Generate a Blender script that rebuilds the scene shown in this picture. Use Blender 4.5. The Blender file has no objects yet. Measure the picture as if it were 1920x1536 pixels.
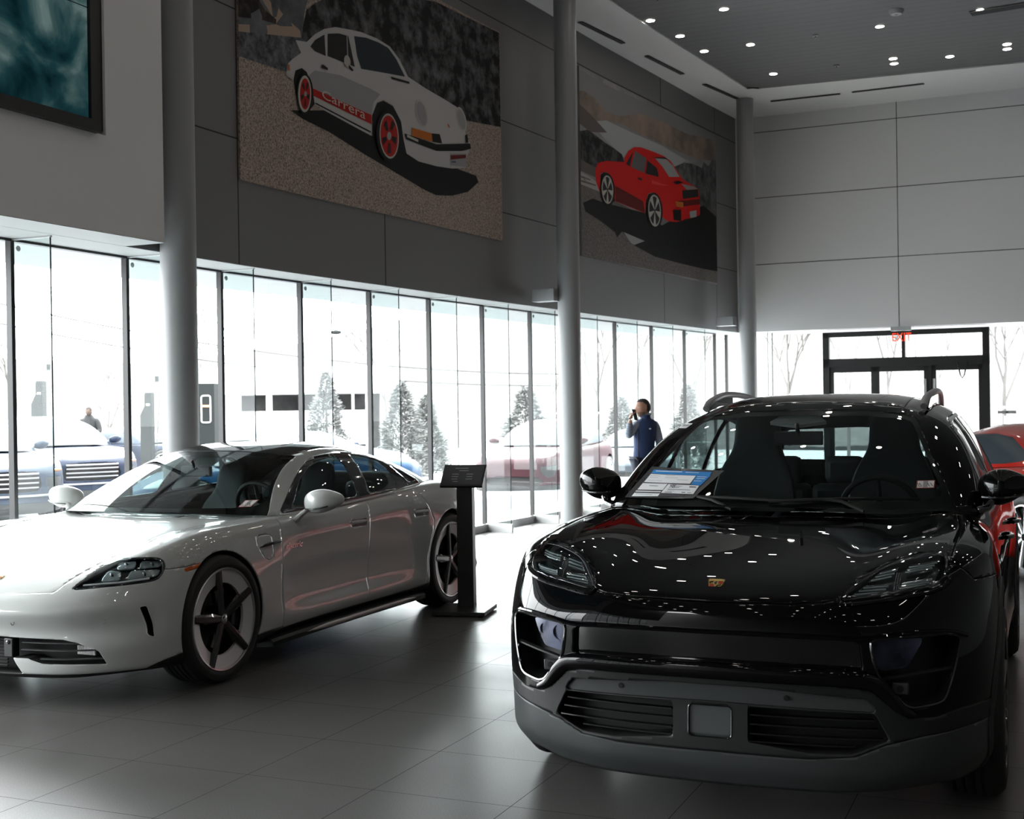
import bpy, bmesh, math, random
import numpy as np
from mathutils import Vector, Matrix
random.seed(7)
SC = bpy.context.scene
COL = SC.collection
PI = math.pi

# ------------------------------------------------------------------ materials
def _nt(name):
    m = bpy.data.materials.new(name); m.use_nodes = True
    nt = m.node_tree; nt.nodes.clear()
    out = nt.nodes.new('ShaderNodeOutputMaterial')
    return m, nt, out

def mat(name, col, rough=.5, metal=0., coat=0., spec=.5, emit=None, es=1., alpha=1., coat_rough=.02, noise=0., nscale=60., bump=0., bscale=200., trans=0., ior=1.45, sheen=0.):
    m, nt, out = _nt(name)
    b = nt.nodes.new('ShaderNodeBsdfPrincipled'); nt.links.new(b.outputs[0], out.inputs[0])
    I = b.inputs
    I['Base Color'].default_value = (*col, 1); I['Roughness'].default_value = rough; I['Metallic'].default_value = metal
    I['Coat Weight'].default_value = coat; I['Coat Roughness'].default_value = coat_rough
    I['Specular IOR Level'].default_value = spec; I['IOR'].default_value = ior
    I['Transmission Weight'].default_value = trans; I['Alpha'].default_value = alpha
    I['Sheen Weight'].default_value = sheen
    if emit is not None:
        I['Emission Color'].default_value = (*emit, 1); I['Emission Strength'].default_value = es
    if noise or bump:
        tc = nt.nodes.new('ShaderNodeTexCoord')
    if noise:
        n = nt.nodes.new('ShaderNodeTexNoise'); n.inputs['Scale'].default_value = nscale; n.inputs['Detail'].default_value = 4
        nt.links.new(tc.outputs['Object'], n.inputs['Vector'])
        r = nt.nodes.new('ShaderNodeValToRGB')
        r.color_ramp.elements[0].position = .3; r.color_ramp.elements[1].position = .7
        r.color_ramp.elements[0].color = (*[max(0, c*(1-noise)) for c in col], 1)
        r.color_ramp.elements[1].color = (*[min(1, c*(1+noise)) for c in col], 1)
        nt.links.new(n.outputs['Fac'], r.inputs[0]); nt.links.new(r.outputs[0], I['Base Color'])
    if bump:
        n = nt.nodes.new('ShaderNodeTexNoise'); n.inputs['Scale'].default_value = bscale
        nt.links.new(tc.outputs['Object'], n.inputs['Vector'])
        bp = nt.nodes.new('ShaderNodeBump'); bp.inputs['Strength'].default_value = bump; bp.inputs['Distance'].default_value = .002
        nt.links.new(n.outputs['Fac'], bp.inputs['Height']); nt.links.new(bp.outputs[0], I['Normal'])
    return m

def glass(name, tint=(1, 1, 1), refl=1., rough=0.):
    """thin pane: transparent body with a fresnel mirror coat"""
    m, nt, out = _nt(name)
    t = nt.nodes.new('ShaderNodeBsdfTransparent'); t.inputs[0].default_value = (*tint, 1)
    g = nt.nodes.new('ShaderNodeBsdfGlossy'); g.inputs['Roughness'].default_value = rough
    f = nt.nodes.new('ShaderNodeFresnel'); f.inputs['IOR'].default_value = 1.45
    geo = nt.nodes.new('ShaderNodeNewGeometry')
    # keep the outside index on both faces of the sheet
    mm = nt.nodes.new('ShaderNodeMath'); mm.operation = 'MULTIPLY_ADD'
    mm.inputs[1].default_value = (1/1.45-1.45); mm.inputs[2].default_value = 1.45
    nt.links.new(geo.outputs['Backfacing'], mm.inputs[0]); nt.links.new(mm.outputs[0], f.inputs['IOR'])
    k = nt.nodes.new('ShaderNodeMath'); k.operation = 'MULTIPLY'; k.inputs[1].default_value = refl; k.use_clamp = True
    nt.links.new(f.outputs[0], k.inputs[0])
    x = nt.nodes.new('ShaderNodeMixShader')
    nt.links.new(k.outputs[0], x.inputs[0]); nt.links.new(t.outputs[0], x.inputs[1]); nt.links.new(g.outputs[0], x.inputs[2])
    nt.links.new(x.outputs[0], out.inputs[0])
    return m

def emat(name, col, s):
    m, nt, out = _nt(name)
    e = nt.nodes.new('ShaderNodeEmission'); e.inputs[0].default_value = (*col, 1); e.inputs[1].default_value = s
    nt.links.new(e.outputs[0], out.inputs[0]); return m

# ------------------------------------------------------------------ objects
def tag(o, label=None, cat=None, group=None, kind=None):
    if label: o['label'] = label
    if cat: o['category'] = cat
    if group: o['group'] = group
    if kind: o['kind'] = kind
    return o

def empty(name, loc=(0, 0, 0), rz=0, label=None, cat=None, group=None):
    o = bpy.data.objects.new(name, None); COL.objects.link(o)
    o.location = loc; o.rotation_euler = (0, 0, rz); o.empty_display_size = .1
    return tag(o, label, cat, group)

def mk(name, V, F, m, parent=None, smooth=True, solid=0, bevel=0, sharp=None, subd=0, weld=True):
    me = bpy.data.meshes.new(name)
    V = np.asarray(V, float)
    me.from_pydata([tuple(v) for v in V], [], [tuple(f) for f in F]); me.update()
    if smooth:
        me.polygons.foreach_set('use_smooth', [True]*len(me.polygons))
    o = bpy.data.objects.new(name, me); COL.objects.link(o)
    if m is not None: me.materials.append(m)
    if parent is not None: o.parent = parent
    if subd:
        md = o.modifiers.new('s', 'SUBSURF'); md.levels = subd; md.render_levels = subd
    if bevel:
        md = o.modifiers.new('b', 'BEVEL'); md.width = bevel; md.segments = 2; md.limit_method = 'ANGLE'; md.angle_limit = .6
        md.harden_normals = False
    if solid:
        md = o.modifiers.new('t', 'SOLIDIFY'); md.thickness = abs(solid); md.offset = -1 if solid > 0 else 1
    if sharp is not None and smooth:
        me.set_sharp_from_angle(angle=sharp)
    return o

class MB:
    """collects simple solids into one mesh"""
    def __init__(s): s.V = []; s.F = []
    def add(s, V, F):
        n = len(s.V); s.V += [tuple(v) for v in V]; s.F += [tuple(i+n for i in f) for f in F]; return s
    def box(s, c, d, M=None, taper=1.):
        x, y, z = (k/2 for k in d)
        V = [(-x, -y, -z), (x, -y, -z), (x, y, -z), (-x, y, -z), (-x*taper, -y*taper, z), (x*taper, -y*taper, z), (x*taper, y*taper, z), (-x*taper, y*taper, z)]
        if M is not None: V = [tuple(M @ Vector(v)) for v in V]
        V = [(v[0]+c[0], v[1]+c[1], v[2]+c[2]) for v in V]
        return s.add(V, [(3, 2, 1, 0), (4, 5, 6, 7), (0, 1, 5, 4), (1, 2, 6, 5), (2, 3, 7, 6), (3, 0, 4, 7)])
    def tube(s, pts, r, n=8, closed=False, cap=True, up=None, sy=1.):
        P = [Vector(p) for p in pts]; m = len(P); R = r if hasattr(r, '__len__') else [r]*m
        V = []; prev = None
        for i, p in enumerate(P):
            a = P[(i-1) % m] if (closed or i > 0) else p
            b = P[(i+1) % m] if (closed or i < m-1) else p
            t = (b-a).normalized()
            if prev is None:
                u = Vector(up) if up else (Vector((0, 0, 1)) if abs(t.z) < .9 else Vector((1, 0, 0)))
            else: u = prev
            u = (u-t*u.dot(t)).normalized(); prev = u; w = t.cross(u)
            for k in range(n):
                a_ = 2*PI*k/n; V.append(p+(u*math.cos(a_)*sy+w*math.sin(a_))*R[i])
        F = []
        for i in range(m if closed else m-1):
            for k in range(n):
                a, b = i*n+k, i*n+(k+1) % n; c, d = ((i+1) % m)*n+(k+1) % n, ((i+1) % m)*n+k
                F.append((a, b, c, d))
        if cap and not closed:
            F.append(tuple(range(n))[::-1]); F.append(tuple((m-1)*n+k for k in range(n)))
        return s.add(V, F)
    def lathe(s, prof, n=24, M=None, close=False):
        """prof: (r, h) ; axis z"""
        V = []; F = []; m = len(prof)
        for k in range(n):
            a = 2*PI*k/n
            for r, h in prof: V.append(Vector((r*math.cos(a), r*math.sin(a), h)))
        if M is not None: V = [M @ v for v in V]
        for k in range(n):
            for i in range(m-1 if not close else m):
                j = (i+1) % m
                a, b = k*m+i, ((k+1) % n)*m+i; F.append((a, b, ((k+1) % n)*m+j, k*m+j))
        return s.add(V, F)
    def prism(s, poly, h, M=None):
        n = len(poly); V = [Vector((p[0], p[1], 0)) for p in poly]+[Vector((p[0], p[1], h)) for p in poly]
        if M is not None: V = [M @ v for v in V]
        F = [tuple(range(n))[::-1], tuple(range(n, 2*n))]+[(i, (i+1) % n, n+(i+1) % n, n+i) for i in range(n)]
        return s.add(V, F)
    def sphere(s, c, r, n=12, m=8, sc=(1, 1, 1), M=None):
        V = []; F = []
        for j in range(m+1):
            t = PI*j/m
            for k in range(n):
                a = 2*PI*k/n; V.append(Vector((r*sc[0]*math.sin(t)*math.cos(a), r*sc[1]*math.sin(t)*math.sin(a), r*sc[2]*math.cos(t))))
        if M is not None: V = [M @ v for v in V]
        V = [v+Vector(c) for v in V]
        for j in range(m):
            for k in range(n): F.append((j*n+k, j*n+(k+1) % n, (j+1)*n+(k+1) % n, (j+1)*n+k)[::-1])
        return s.add(V, F)
    def build(s, name, m, parent=None, **k):
        k.setdefault('sharp', .7)
        return mk(name, s.V, s.F, m, parent, **k)

def frame(o, x, y, z):
    M = Matrix.Identity(4)
    for i, a in enumerate((x, y, z)):
        for j in range(3): M[j][i] = a[j]
    for j in range(3): M[j][3] = o[j]
    return M

# ------------------------------------------------------------------ splines
def pchip(x, Y, q):
    x = np.asarray(x, float); Y = np.asarray(Y, float); q = np.asarray(q, float)
    h = np.diff(x); sh = (len(h),)+(1,)*(Y.ndim-1)
    d = np.diff(Y, axis=0)/h.reshape(sh)
    m = np.zeros_like(Y)
    if len(x) > 2:
        w1 = (2*h[1:]+h[:-1]).reshape((-1,)+(1,)*(Y.ndim-1)); w2 = (h[1:]+2*h[:-1]).reshape((-1,)+(1,)*(Y.ndim-1))
        a, b = d[:-1], d[1:]; ok = (a*b > 0)
        with np.errstate(all='ignore'):
            hm = (w1+w2)/(w1/np.where(ok, a, 1)+w2/np.where(ok, b, 1))
        m[1:-1] = np.where(ok, hm, 0)
    m[0] = d[0]; m[-1] = d[-1]
    i = np.clip(np.searchsorted(x, q, 'right')-1, 0, len(h)-1)
    t = ((q-x[i])/h[i]).reshape((-1,)+(1,)*(Y.ndim-1)); H = h[i].reshape(t.shape)
    t = np.clip(t, 0, 1)
    return (2*t**3-3*t*t+1)*Y[i]+(t**3-2*t*t+t)*H*m[i]+(-2*t**3+3*t*t)*Y[i+1]+(t**3-t*t)*H*m[i+1]

def cubic(x, Y, q):
    """natural C2 spline"""
    x = np.asarray(x, float); Y = np.asarray(Y, float); n = len(x); h = np.diff(x)
    Y2 = Y.reshape(n, -1); A = np.zeros((n, n)); B = np.zeros_like(Y2)
    A[0, 0] = A[-1, -1] = 1
    for i in range(1, n-1):
        A[i, i-1] = h[i-1]; A[i, i] = 2*(h[i-1]+h[i]); A[i, i+1] = h[i]
        B[i] = 6*((Y2[i+1]-Y2[i])/h[i]-(Y2[i]-Y2[i-1])/h[i-1])
    M = np.linalg.solve(A, B)
    q = np.asarray(q, float); i = np.clip(np.searchsorted(x, q, 'right')-1, 0, n-2); t = (q-x[i])[:, None]; H = h[i][:, None]
    R = M[i]*(H-t)**3/(6*H)+M[i+1]*t**3/(6*H)+(Y2[i]/H-M[i]*H/6)*(H-t)+(Y2[i+1]/H-M[i+1]*H/6)*t
    return R.reshape((len(q),)+Y.shape[1:])

def cr(pts, n=6, closed=True):
    """catmull-rom smooth outline"""
    P = np.asarray(pts, float); m = len(P); out = []
    for i in range(m if closed else m-1):
        g = lambda k: P[k % m] if closed else P[min(max(k, 0), m-1)]
        p0, p1, p2, p3 = g(i-1), g(i), g(i+1), g(i+2)
        for k in range(n):
            t = k/n
            out.append(.5*((2*p1)+(-p0+p2)*t+(2*p0-5*p1+4*p2-p3)*t*t+(-p0+3*p1-3*p2+p3)*t**3))
    if not closed: out.append(P[-1])
    return np.array(out)

def rnd(pts, r, n=5):
    """polygon with rounded corners"""
    P = [np.array(p, float) for p in pts]; P = [p for i, p in enumerate(P) if np.linalg.norm(p-P[i-1]) > 1e-6]; m = len(P); out = []
    for i in range(m):
        a, b, c = P[i-1], P[i], P[(i+1) % m]
        rr = r[i] if hasattr(r, '__len__') else r
        u, v = a-b, c-b; lu, lv = np.linalg.norm(u), np.linalg.norm(v); k = min(rr, lu*.45, lv*.45)
        s, e = b+u/lu*k, b+v/lv*k
        for j in range(n+1):
            t = j/n; out.append((1-t)**2*s+2*t*(1-t)*b+t*t*e)
    return np.array(out)

def psdf(P, poly):
    """signed distance, negative inside"""
    P = np.asarray(P, float); A = np.asarray(poly, float); B = np.roll(A, -1, 0)
    D = np.full(len(P), 1e9); ins = np.zeros(len(P), bool)
    for a, b in zip(A, B):
        ab = b-a; ap = P-a; L = ab@ab
        if L < 1e-14: continue
        t = np.clip(ap@ab/L, 0, 1); d = np.hypot(ap[:, 0]-t*ab[0], ap[:, 1]-t*ab[1]); D = np.minimum(D, d)
        c = ((a[1] > P[:, 1]) != (b[1] > P[:, 1]))
        with np.errstate(all='ignore'):
            xi = (b[0]-a[0])*(P[:, 1]-a[1])/(b[1]-a[1])+a[0]
        ins ^= c & (P[:, 0] < xi)
    return np.where(ins, -D, D)

# ------------------------------------------------------------------ cutting surfaces by a scalar field
def compact(V, F):
    use = sorted({i for f in F for i in f}); mp = {i: k for k, i in enumerate(use)}
    return np.array([V[i] for i in use]).reshape(-1, 3), [tuple(mp[i] for i in f) for f in F]

def clip(V, F, f):
    """keep f<0"""
    V = [tuple(v) for v in V]; f = list(map(float, f)); neg = [x < 0 for x in f]; out = []; E = {}
    for face in F:
        k = sum(neg[i] for i in face)
        if k == len(face): out.append(face); continue
        if k == 0: continue
        g = []
        for a, b in zip(face, face[1:]+face[:1]):
            if neg[a]: g.append(a)
            if neg[a] != neg[b]:
                key = (a, b) if a < b else (b, a)
                if key not in E:
                    t = f[a]/(f[a]-f[b]); t = min(max(t, .001), .999)
                    va, vb = V[a], V[b]; E[key] = len(V)
                    V.append(tuple(va[j]+(vb[j]-va[j])*t for j in range(3)))
                g.append(E[key])
        if len(g) > 2: out.append(tuple(g))
    if not out: return np.zeros((0, 3)), []
    return compact(V, out)

def split(S, fn, gap=0.):
    """returns (inside, outside); fn(V)->field"""
    V, F = S
    if len(V) == 0: return S, S
    f = fn(V); return clip(V, F, f+gap), clip(V, F, gap-f)

def joinm(*S):
    V = []; F = []; n = 0
    for v, f in S:
        if len(v) == 0: continue
        V.append(v); F += [tuple(i+n for i in q) for q in f]; n += len(v)
    return (np.vstack(V) if V else np.zeros((0, 3))), F

def weld(V, F, eps=1e-5):
    """merge vertices that coincide on the centre line"""
    key = {}; mp = list(range(len(V)))
    for i in np.where(np.abs(V[:, 1]) < 1e-4)[0]:
        k = (round(V[i, 0]/eps/4), round(V[i, 2]/eps/4))
        mp[i] = key.setdefault(k, i)
    out = []
    for f in F:
        g = []
        for i in f:
            j = mp[i]
            if not g or g[-1] != j: g.append(j)
        if len(g) > 1 and g[0] == g[-1]: g.pop()
        if len(g) > 2: out.append(tuple(g))
    return compact([tuple(v) for v in V], out)

def both(S):
    """a half surface and its mirror image as one welded surface"""
    V, F = joinm(S, mirror(S)); V = V.copy(); V[np.abs(V[:, 1]) < 1e-4, 1] = 0
    return weld(V, F)

def mirror(S): 
    V, F = S; V = np.array(V).copy(); V[:, 1] *= -1; return V, [q[::-1] for q in F]

def vnormals(V, F):
    N = np.zeros_like(V)
    for q in F:
        a = np.cross(V[q[1]]-V[q[0]], V[q[2]]-V[q[0]])
        if len(q) > 3: a = a+np.cross(V[q[2]]-V[q[0]], V[q[3]]-V[q[0]])
        for i in q: N[i] += a
    return N/np.maximum(np.linalg.norm(N, axis=1), 1e-12)[:, None]

def offset(S, d):
    V, F = S
    if len(V) == 0: return S
    return V+vnormals(V, F)*d, F

def islands(S):
    """split a surface into its connected pieces"""
    V, F = S; par = list(range(len(V)))
    def find(i):
        while par[i] != i: par[i] = par[par[i]]; i = par[i]
        return i
    for f in F:
        a = find(f[0])
        for i in f[1:]: par[find(i)] = a
    G = {}
    for f in F: G.setdefault(find(f[0]), []).append(f)
    return [compact([tuple(v) for v in V], g) for g in sorted(G.values(), key=len, reverse=True) if len(g) > 6]

def boundary(F):
    E = {}
    for q in F:
        for a, b in zip(q, q[1:]+q[:1]):
            if (b, a) in E: del E[(b, a)]
            else: E[(a, b)] = 1
    return list(E)

def loops(F):
    nx = {}
    for a, b in boundary(F): nx.setdefault(a, b)
    out = []
    while nx:
        s = next(iter(nx)); L = []
        while s in nx: L.append(s); s = nx.pop(s)
        out.append(L)
    return sorted(out, key=len, reverse=True)

def recess(S, vec, shrink=1.):
    """floor moved by vec plus the walls joining it to the cut edge"""
    V, F = S; c = V.mean(0); W = (V-c)*np.array([1, shrink, shrink])+c+np.array(vec)
    B = boundary(F); n = len(V)
    return np.vstack([V, W]), [tuple(i+n for i in q) for q in F]+[(b, a, a+n, b+n)[::-1] for a, b in B]

def grid(P):
    """P (m,n,3) -> V,F"""
    m, n = P.shape[:2]; idx = lambda i, j: i*n+j
    return P.reshape(-1, 3), [(idx(i, j), idx(i+1, j), idx(i+1, j+1), idx(i, j+1)) for i in range(m-1) for j in range(n-1)]

def text(name, body, size, m, parent, M, extrude=.001, shear=0., align='LEFT', space=1., sx=1., fit=None):
    """lettering as a real mesh; M places its x-y plane"""
    cu = bpy.data.curves.new(name, 'FONT'); cu.body = body; cu.size = size; cu.extrude = extrude; cu.shear = shear; cu.space_character = space
    cu.align_x = align; cu.align_y = 'BOTTOM_BASELINE'; cu.resolution_u = 3
    t = bpy.data.objects.new('tmp', cu); COL.objects.link(t); dg = bpy.context.evaluated_depsgraph_get(); dg.update()
    me = bpy.data.meshes.new_from_object(t.evaluated_get(dg)); COL.objects.unlink(t); bpy.data.objects.remove(t)
    V = [v.co.copy() for v in me.vertices]; F = [tuple(p.vertices) for p in me.polygons]; bpy.data.meshes.remove(me)
    k = sx
    if fit and V:
        w = max(v.x for v in V)-min(v.x for v in V); k = fit/w
    V = [M @ Vector((v.x*k, v.y, v.z)) for v in V]
    return mk(name, V, F, m, parent, smooth=False)
# ------------------------------------------------------------------ materials shared by the cars
def car_mats(paint, caliper=(.02, .02, .02)):
    m = dict(MATS); m['paint'] = paint; return m
MATS = {}
def init_mats():
    M = MATS
    M['black'] = mat('matte_black', (.006, .006, .006), .7)
    M['tire'] = mat('tyre_rubber', (.012, .012, .012), .62, bump=.15, bscale=400)
    M['plastic'] = mat('black_plastic', (.010, .011, .0115), .5, bump=.1, bscale=600)
    M['plastic_grey'] = mat('grey_plastic', (.045, .05, .05), .42)
    M['gloss'] = mat('gloss_black', (.004, .004, .0045), .06, spec=.5, coat=1.)
    M['frit'] = mat('glass_border', (.004, .004, .004), .25)
    M['skirt'] = mat('skirt_grey', (.045, .05, .051), .42, metal=.2)
    M['rail'] = mat('rail_satin', (.30, .30, .31), .32, metal=.6)
    M['roof_glass'] = mat('roof_glass', (.008, .009, .010), .08, coat=.6)
    M['glass'] = glass('windscreen_glass', (.50, .56, .55), 1.)
    M['glass_dark'] = glass('side_glass', (.30, .36, .36), 1.)
    M['lens'] = glass('lamp_cover', (.85, .88, .9), .9)
    M['lens_blue'] = mat('coated_lens', (.03, .037, .068), .16, metal=.4, coat=.4, noise=.8, nscale=9)
    M['lamp_dark'] = mat('lamp_housing', (.010, .012, .013), .25, coat=.5)
    M['lamp_bar'] = mat('lamp_bar', (.24, .28, .28), .22, metal=.3, coat=.6)
    M['chrome_dim'] = mat('dim_chrome', (.45, .46, .47), .16, metal=1.)
    M['radar'] = mat('radar_cover', (.07, .08, .08), .22, coat=.3)
    M['disc'] = mat('brake_disc', (.10, .10, .10), .4, metal=.8)
    M['caliper'] = mat('caliper', (.015, .02, .02), .25, coat=.6)
    M['spoke'] = mat('wheel_black', (.007, .007, .007), .14, coat=.8)
    M['alloy'] = mat('wheel_silver', (.5, .5, .51), .3, metal=.9)
    M['alloy_grey'] = mat('wheel_insert', (.62, .61, .61), .35, metal=.2)
    M['seat'] = mat('seat_leather', (.045, .052, .052), .5, bump=.1, bscale=90)
    M['inner'] = mat('cabin_lining', (.012, .014, .014), .75)
    M['dash'] = mat('dashboard', (.014, .017, .017), .55)
    M['console'] = mat('console', (.30, .31, .31), .5)
    M['gold'] = mat('badge_gold', (.75, .52, .20), .25, metal=1.)
    M['gold2'] = mat('badge_gold_light', (.80, .62, .30), .3, metal=.9)
    M['badge_red'] = mat('badge_red', (.30, .03, .02), .3)
    M['white'] = mat('paper_white', (.8, .8, .8), .7)
    M['red_lamp'] = mat('tail_lamp_red', (.25, .01, .01), .15, coat=.8)
    M['amber'] = mat('amber_lens', (.50, .10, .012), .2, coat=.8)
    M['cap'] = M['chrome_dim']; M['petal'] = M['alloy_grey']; M['lip'] = M['alloy']
# ------------------------------------------------------------------ car body surfaces
def _blur(Z, k):
    for _ in range(k):
        P = np.pad(Z, ((1, 1), (0, 0)), mode='reflect', reflect_type='odd'); Z = .25*P[:-2]+.5*P[1:-1]+.25*P[2:]
        P = np.pad(Z, ((0, 0), (1, 1)), mode='reflect', reflect_type='odd'); Z = .25*P[:, :-2]+.5*P[:, 1:-1]+.25*P[:, 2:]
    return Z

class HT:
    """smooth height field z(x, |y|) from a coarse table"""
    def __init__(s, xs, ys, Z, k=14, h=.02):
        xs = np.array(xs, float)[::-1]; Z = np.array(Z, float)[::-1]; ys = np.array(ys, float)
        s.h = h; s.x0 = xs[0]; gx = np.arange(xs[0], xs[-1]+h, h); s.y0 = -ys[-1]; gy = np.arange(-ys[-1], ys[-1]+h, h)
        R = cubic(xs, Z, np.clip(gx, xs[0], xs[-1]))
        yf = np.concatenate([-ys[:0:-1], ys]); Rf = np.concatenate([R[:, :0:-1], R], 1)
        G = pchip(yf, Rf.T, np.clip(gy, yf[0], yf[-1])).T
        G = (G+G[:, ::-1])/2 if abs(gy[0]+gy[-1]) < 1e-6 else G
        s.G = _blur(G, k); s.n, s.m = s.G.shape
    def __call__(s, x, y):
        x = np.asarray(x, float).ravel(); y = -np.abs(np.asarray(y, float)).ravel()
        u = np.clip((x-s.x0)/s.h, 1, s.n-2.001); v = np.clip((y-s.y0)/s.h, 1, s.m-2.001)
        i = u.astype(int); j = v.astype(int); a = u-i; b = v-j
        w = lambda t: [(1-t)**3/6, (3*t**3-6*t*t+4)/6, (-3*t**3+3*t*t+3*t+1)/6, t**3/6]
        wa, wb = w(a), w(b); out = 0
        for p in range(4):
            for q in range(4): out = out+wa[p]*wb[q]*s.G[np.clip(i+p-1, 0, s.n-1), np.clip(j+q-1, 0, s.m-1)]
        return out

def relax_c(G, k, fix=0):
    """fair a (columns, rows, 3) lattice along its columns; mirror symmetric ends"""
    m = np.array([1, -1, 1.])
    for _ in range(k):
        A = np.concatenate([G[1:2]*m, G, G[-2:-1]*m]); d1 = np.linalg.norm(A[1:-1]-A[:-2], axis=2, keepdims=True)+1e-9; d2 = np.linalg.norm(A[2:]-A[1:-1], axis=2, keepdims=True)+1e-9
        G = G+.5*((A[:-2]*d2+A[2:]*d1)/(d1+d2)-G)
        G[0, :, 1] = 0; G[-1, :, 1] = 0
    return G

def relax_t(G, k):
    for _ in range(k):
        a, b, c = G[:, :-2], G[:, 1:-1], G[:, 2:]; d1 = np.linalg.norm(b-a, axis=2, keepdims=True)+1e-9; d2 = np.linalg.norm(c-b, axis=2, keepdims=True)+1e-9
        H = G.copy(); H[:, 1:-1] = b+.5*((a*d2+c*d1)/(d1+d2)-b); G = H
    return G

def sample(L, dense):
    """positions along length with local density list [(pos, step)]"""
    out = [0.]; 
    while out[-1] < L:
        st = np.interp(out[-1], [a for a, b in dense], [b for a, b in dense]); out.append(out[-1]+st)
    out = np.array(out); return out*(L/out[-1])

def body_shell(keys, Hz, step=.02, nt=56, ntop=22, front=.008):
    """keys: (x, y, xs, [(inset, z)...]) from front centre to rear centre; last row lies on Hz"""
    P = np.array([[k[0], k[1]] for k in keys], float)
    R = np.array([k[3] for k in keys], float)          # (nk, nr, 2)
    XS = np.array([k[2] for k in keys], float)
    # mirrored neighbours keep the centre line square
    m = 3
    Pf = np.vstack([(P[1:m+1]*[1, -1])[::-1], P, (P[-m-1:-1]*[1, -1])[::-1]])
    u = np.concatenate([[0], np.cumsum(np.hypot(*np.diff(Pf, axis=0).T))]); u0 = u[m]; u = u-u0; L = u[m+len(P)-1]
    q = sample(L, [(0, front), (1.5, front), (1.9, step), (L-1, step), (L, step)])
    pl = cubic(u, Pf, q); e = 1e-3
    tg = cubic(u, Pf, q+e)-cubic(u, Pf, q-e); tg /= np.hypot(*tg.T)[:, None]
    nin = np.stack([-tg[:, 1], tg[:, 0]], 1)            # inward normal
    Rf = np.concatenate([R[1:m+1][::-1], R, R[-m-1:-1][::-1]])
    RR = pchip(u, Rf, q)                                # (nc, nr, 2)
    xs = pchip(u[m:m+len(P)], XS[:, None], q)[:, 0]
    rows = np.zeros((len(q), R.shape[1], 3))
    for r in range(R.shape[1]):
        rows[:, r, :2] = pl+nin*RR[:, r, 0:1]; rows[:, r, 2] = RR[:, r, 1]
    rows[0, :, 1] = 0; rows[-1, :, 1] = 0
    rows[:, -1, 2] = Hz(rows[:, -1, 0], rows[:, -1, 1])
    d = np.linalg.norm(np.diff(rows, axis=1), axis=2).mean(0); tt = np.concatenate([[0], np.cumsum(d)])
    tq = np.concatenate([np.linspace(tt[i], tt[i+1], max(3, int(round(nt*d[i]/tt[-1]+2))))[:-1] for i in range(len(d))]+[[tt[-1]]])
    G = np.transpose(pchip(tt, np.transpose(rows, (1, 0, 2)), tq), (1, 0, 2))
    last = tq > tt[-2]
    for j in np.where(last)[0]:
        s_ = (tq[j]-tt[-2])/(tt[-1]-tt[-2]); w = s_*s_*(3-2*s_)
        G[:, j, 2] = (1-w)*G[:, j, 2]+w*Hz(G[:, j, 0], G[:, j, 1])
    G = relax_c(G, 26); G = relax_t(G, 3); G[:, -1, 2] = Hz(G[:, -1, 0], G[:, -1, 1])
    top = []
    for j in range(1, ntop+1):
        s_ = j/ntop
        x = G[:, -1, 0]*(1-s_)+xs*s_; y = G[:, -1, 1]*(1-s_)
        top.append(np.stack([x, y, Hz(x, y)], 1))
    nb = G.shape[1]; G = np.concatenate([G, np.transpose(np.array(top), (1, 0, 2))], 1)
    H = relax_t(G, 6); w = np.zeros(G.shape[1]); w[nb-10:nb+6] = np.sin(np.linspace(0, PI, 16)); G = G+(H-G)*w[None, :, None]
    return grid(G)

def cabin_shell(keys, Rt, step=.03, nt=14, ntop=10):
    """keys: (base xyz, top xyz, bulge); closed over by roof table Rt"""
    B = np.array([k[0] for k in keys], float); T = np.array([k[1] for k in keys], float); bu = np.array([k[2] for k in keys], float)
    m = 2; fl = np.array([1, -1, 1])
    Bf = np.vstack([(B[1:m+1]*fl)[::-1], B, (B[-m-1:-1]*fl)[::-1]]); Tf = np.vstack([(T[1:m+1]*fl)[::-1], T, (T[-m-1:-1]*fl)[::-1]])
    bf = np.concatenate([bu[1:m+1][::-1], bu, bu[-m-1:-1][::-1]])
    M = (Bf+Tf)/2
    u = np.concatenate([[0], np.cumsum(np.linalg.norm(np.diff(M, axis=0), axis=1))]); u -= u[m]; L = u[m+len(B)-1]
    q = sample(L, [(0, step), (.6, step*.4), (1.2, step*.4), (1.6, step), (L, step)])
    b = cubic(u, Bf, q); t = cubic(u, Tf, q); k = pchip(u, bf[:, None], q)
    b[0, 1] = t[0, 1] = b[-1, 1] = t[-1, 1] = 0
    e = 1e-3; tg = cubic(u, (Bf+Tf)/2, q+e)-cubic(u, (Bf+Tf)/2, q-e); tg[:, 2] = 0; tg /= np.linalg.norm(tg, axis=1)[:, None]
    up = t-b; n = np.cross(tg, up); n /= np.linalg.norm(n, axis=1)[:, None]
    rows = []
    for j in range(nt+1):
        s_ = j/nt; rows.append(b+(t-b)*s_+n*k*4*s_*(1-s_))
    # roof: curve over to the spine
    x7, y7, z7 = rows[-1].T
    xf, xr = T[0, 0], T[-1, 0]
    for j in range(1, ntop+1):
        s_ = j/ntop; xt = np.interp(x7, [xr, xr+.3, xf-.3, xf], [xr+.25, xr+.35, xf-.35, xf-.25])
        x = x7*(1-s_)+xt*s_; y = y7*(1-s_)
        zr = Rt(x, y); w = min(1, s_*2.2); w = w*w*(3-2*w)
        rows.append(np.stack([x, y, (1-w)*(z7+(Rt(x, y)-Rt(x7, y7)))+w*zr], 1))
    G = np.transpose(np.array(rows), (1, 0, 2)); G = relax_c(G, 6)
    H = relax_t(G, 10); w = np.zeros(G.shape[1]); w[nt-5:nt+6] = np.sin(np.linspace(0, PI, 11)); G = G+(H-G)*w[None, :, None]
    return grid(G)

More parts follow.
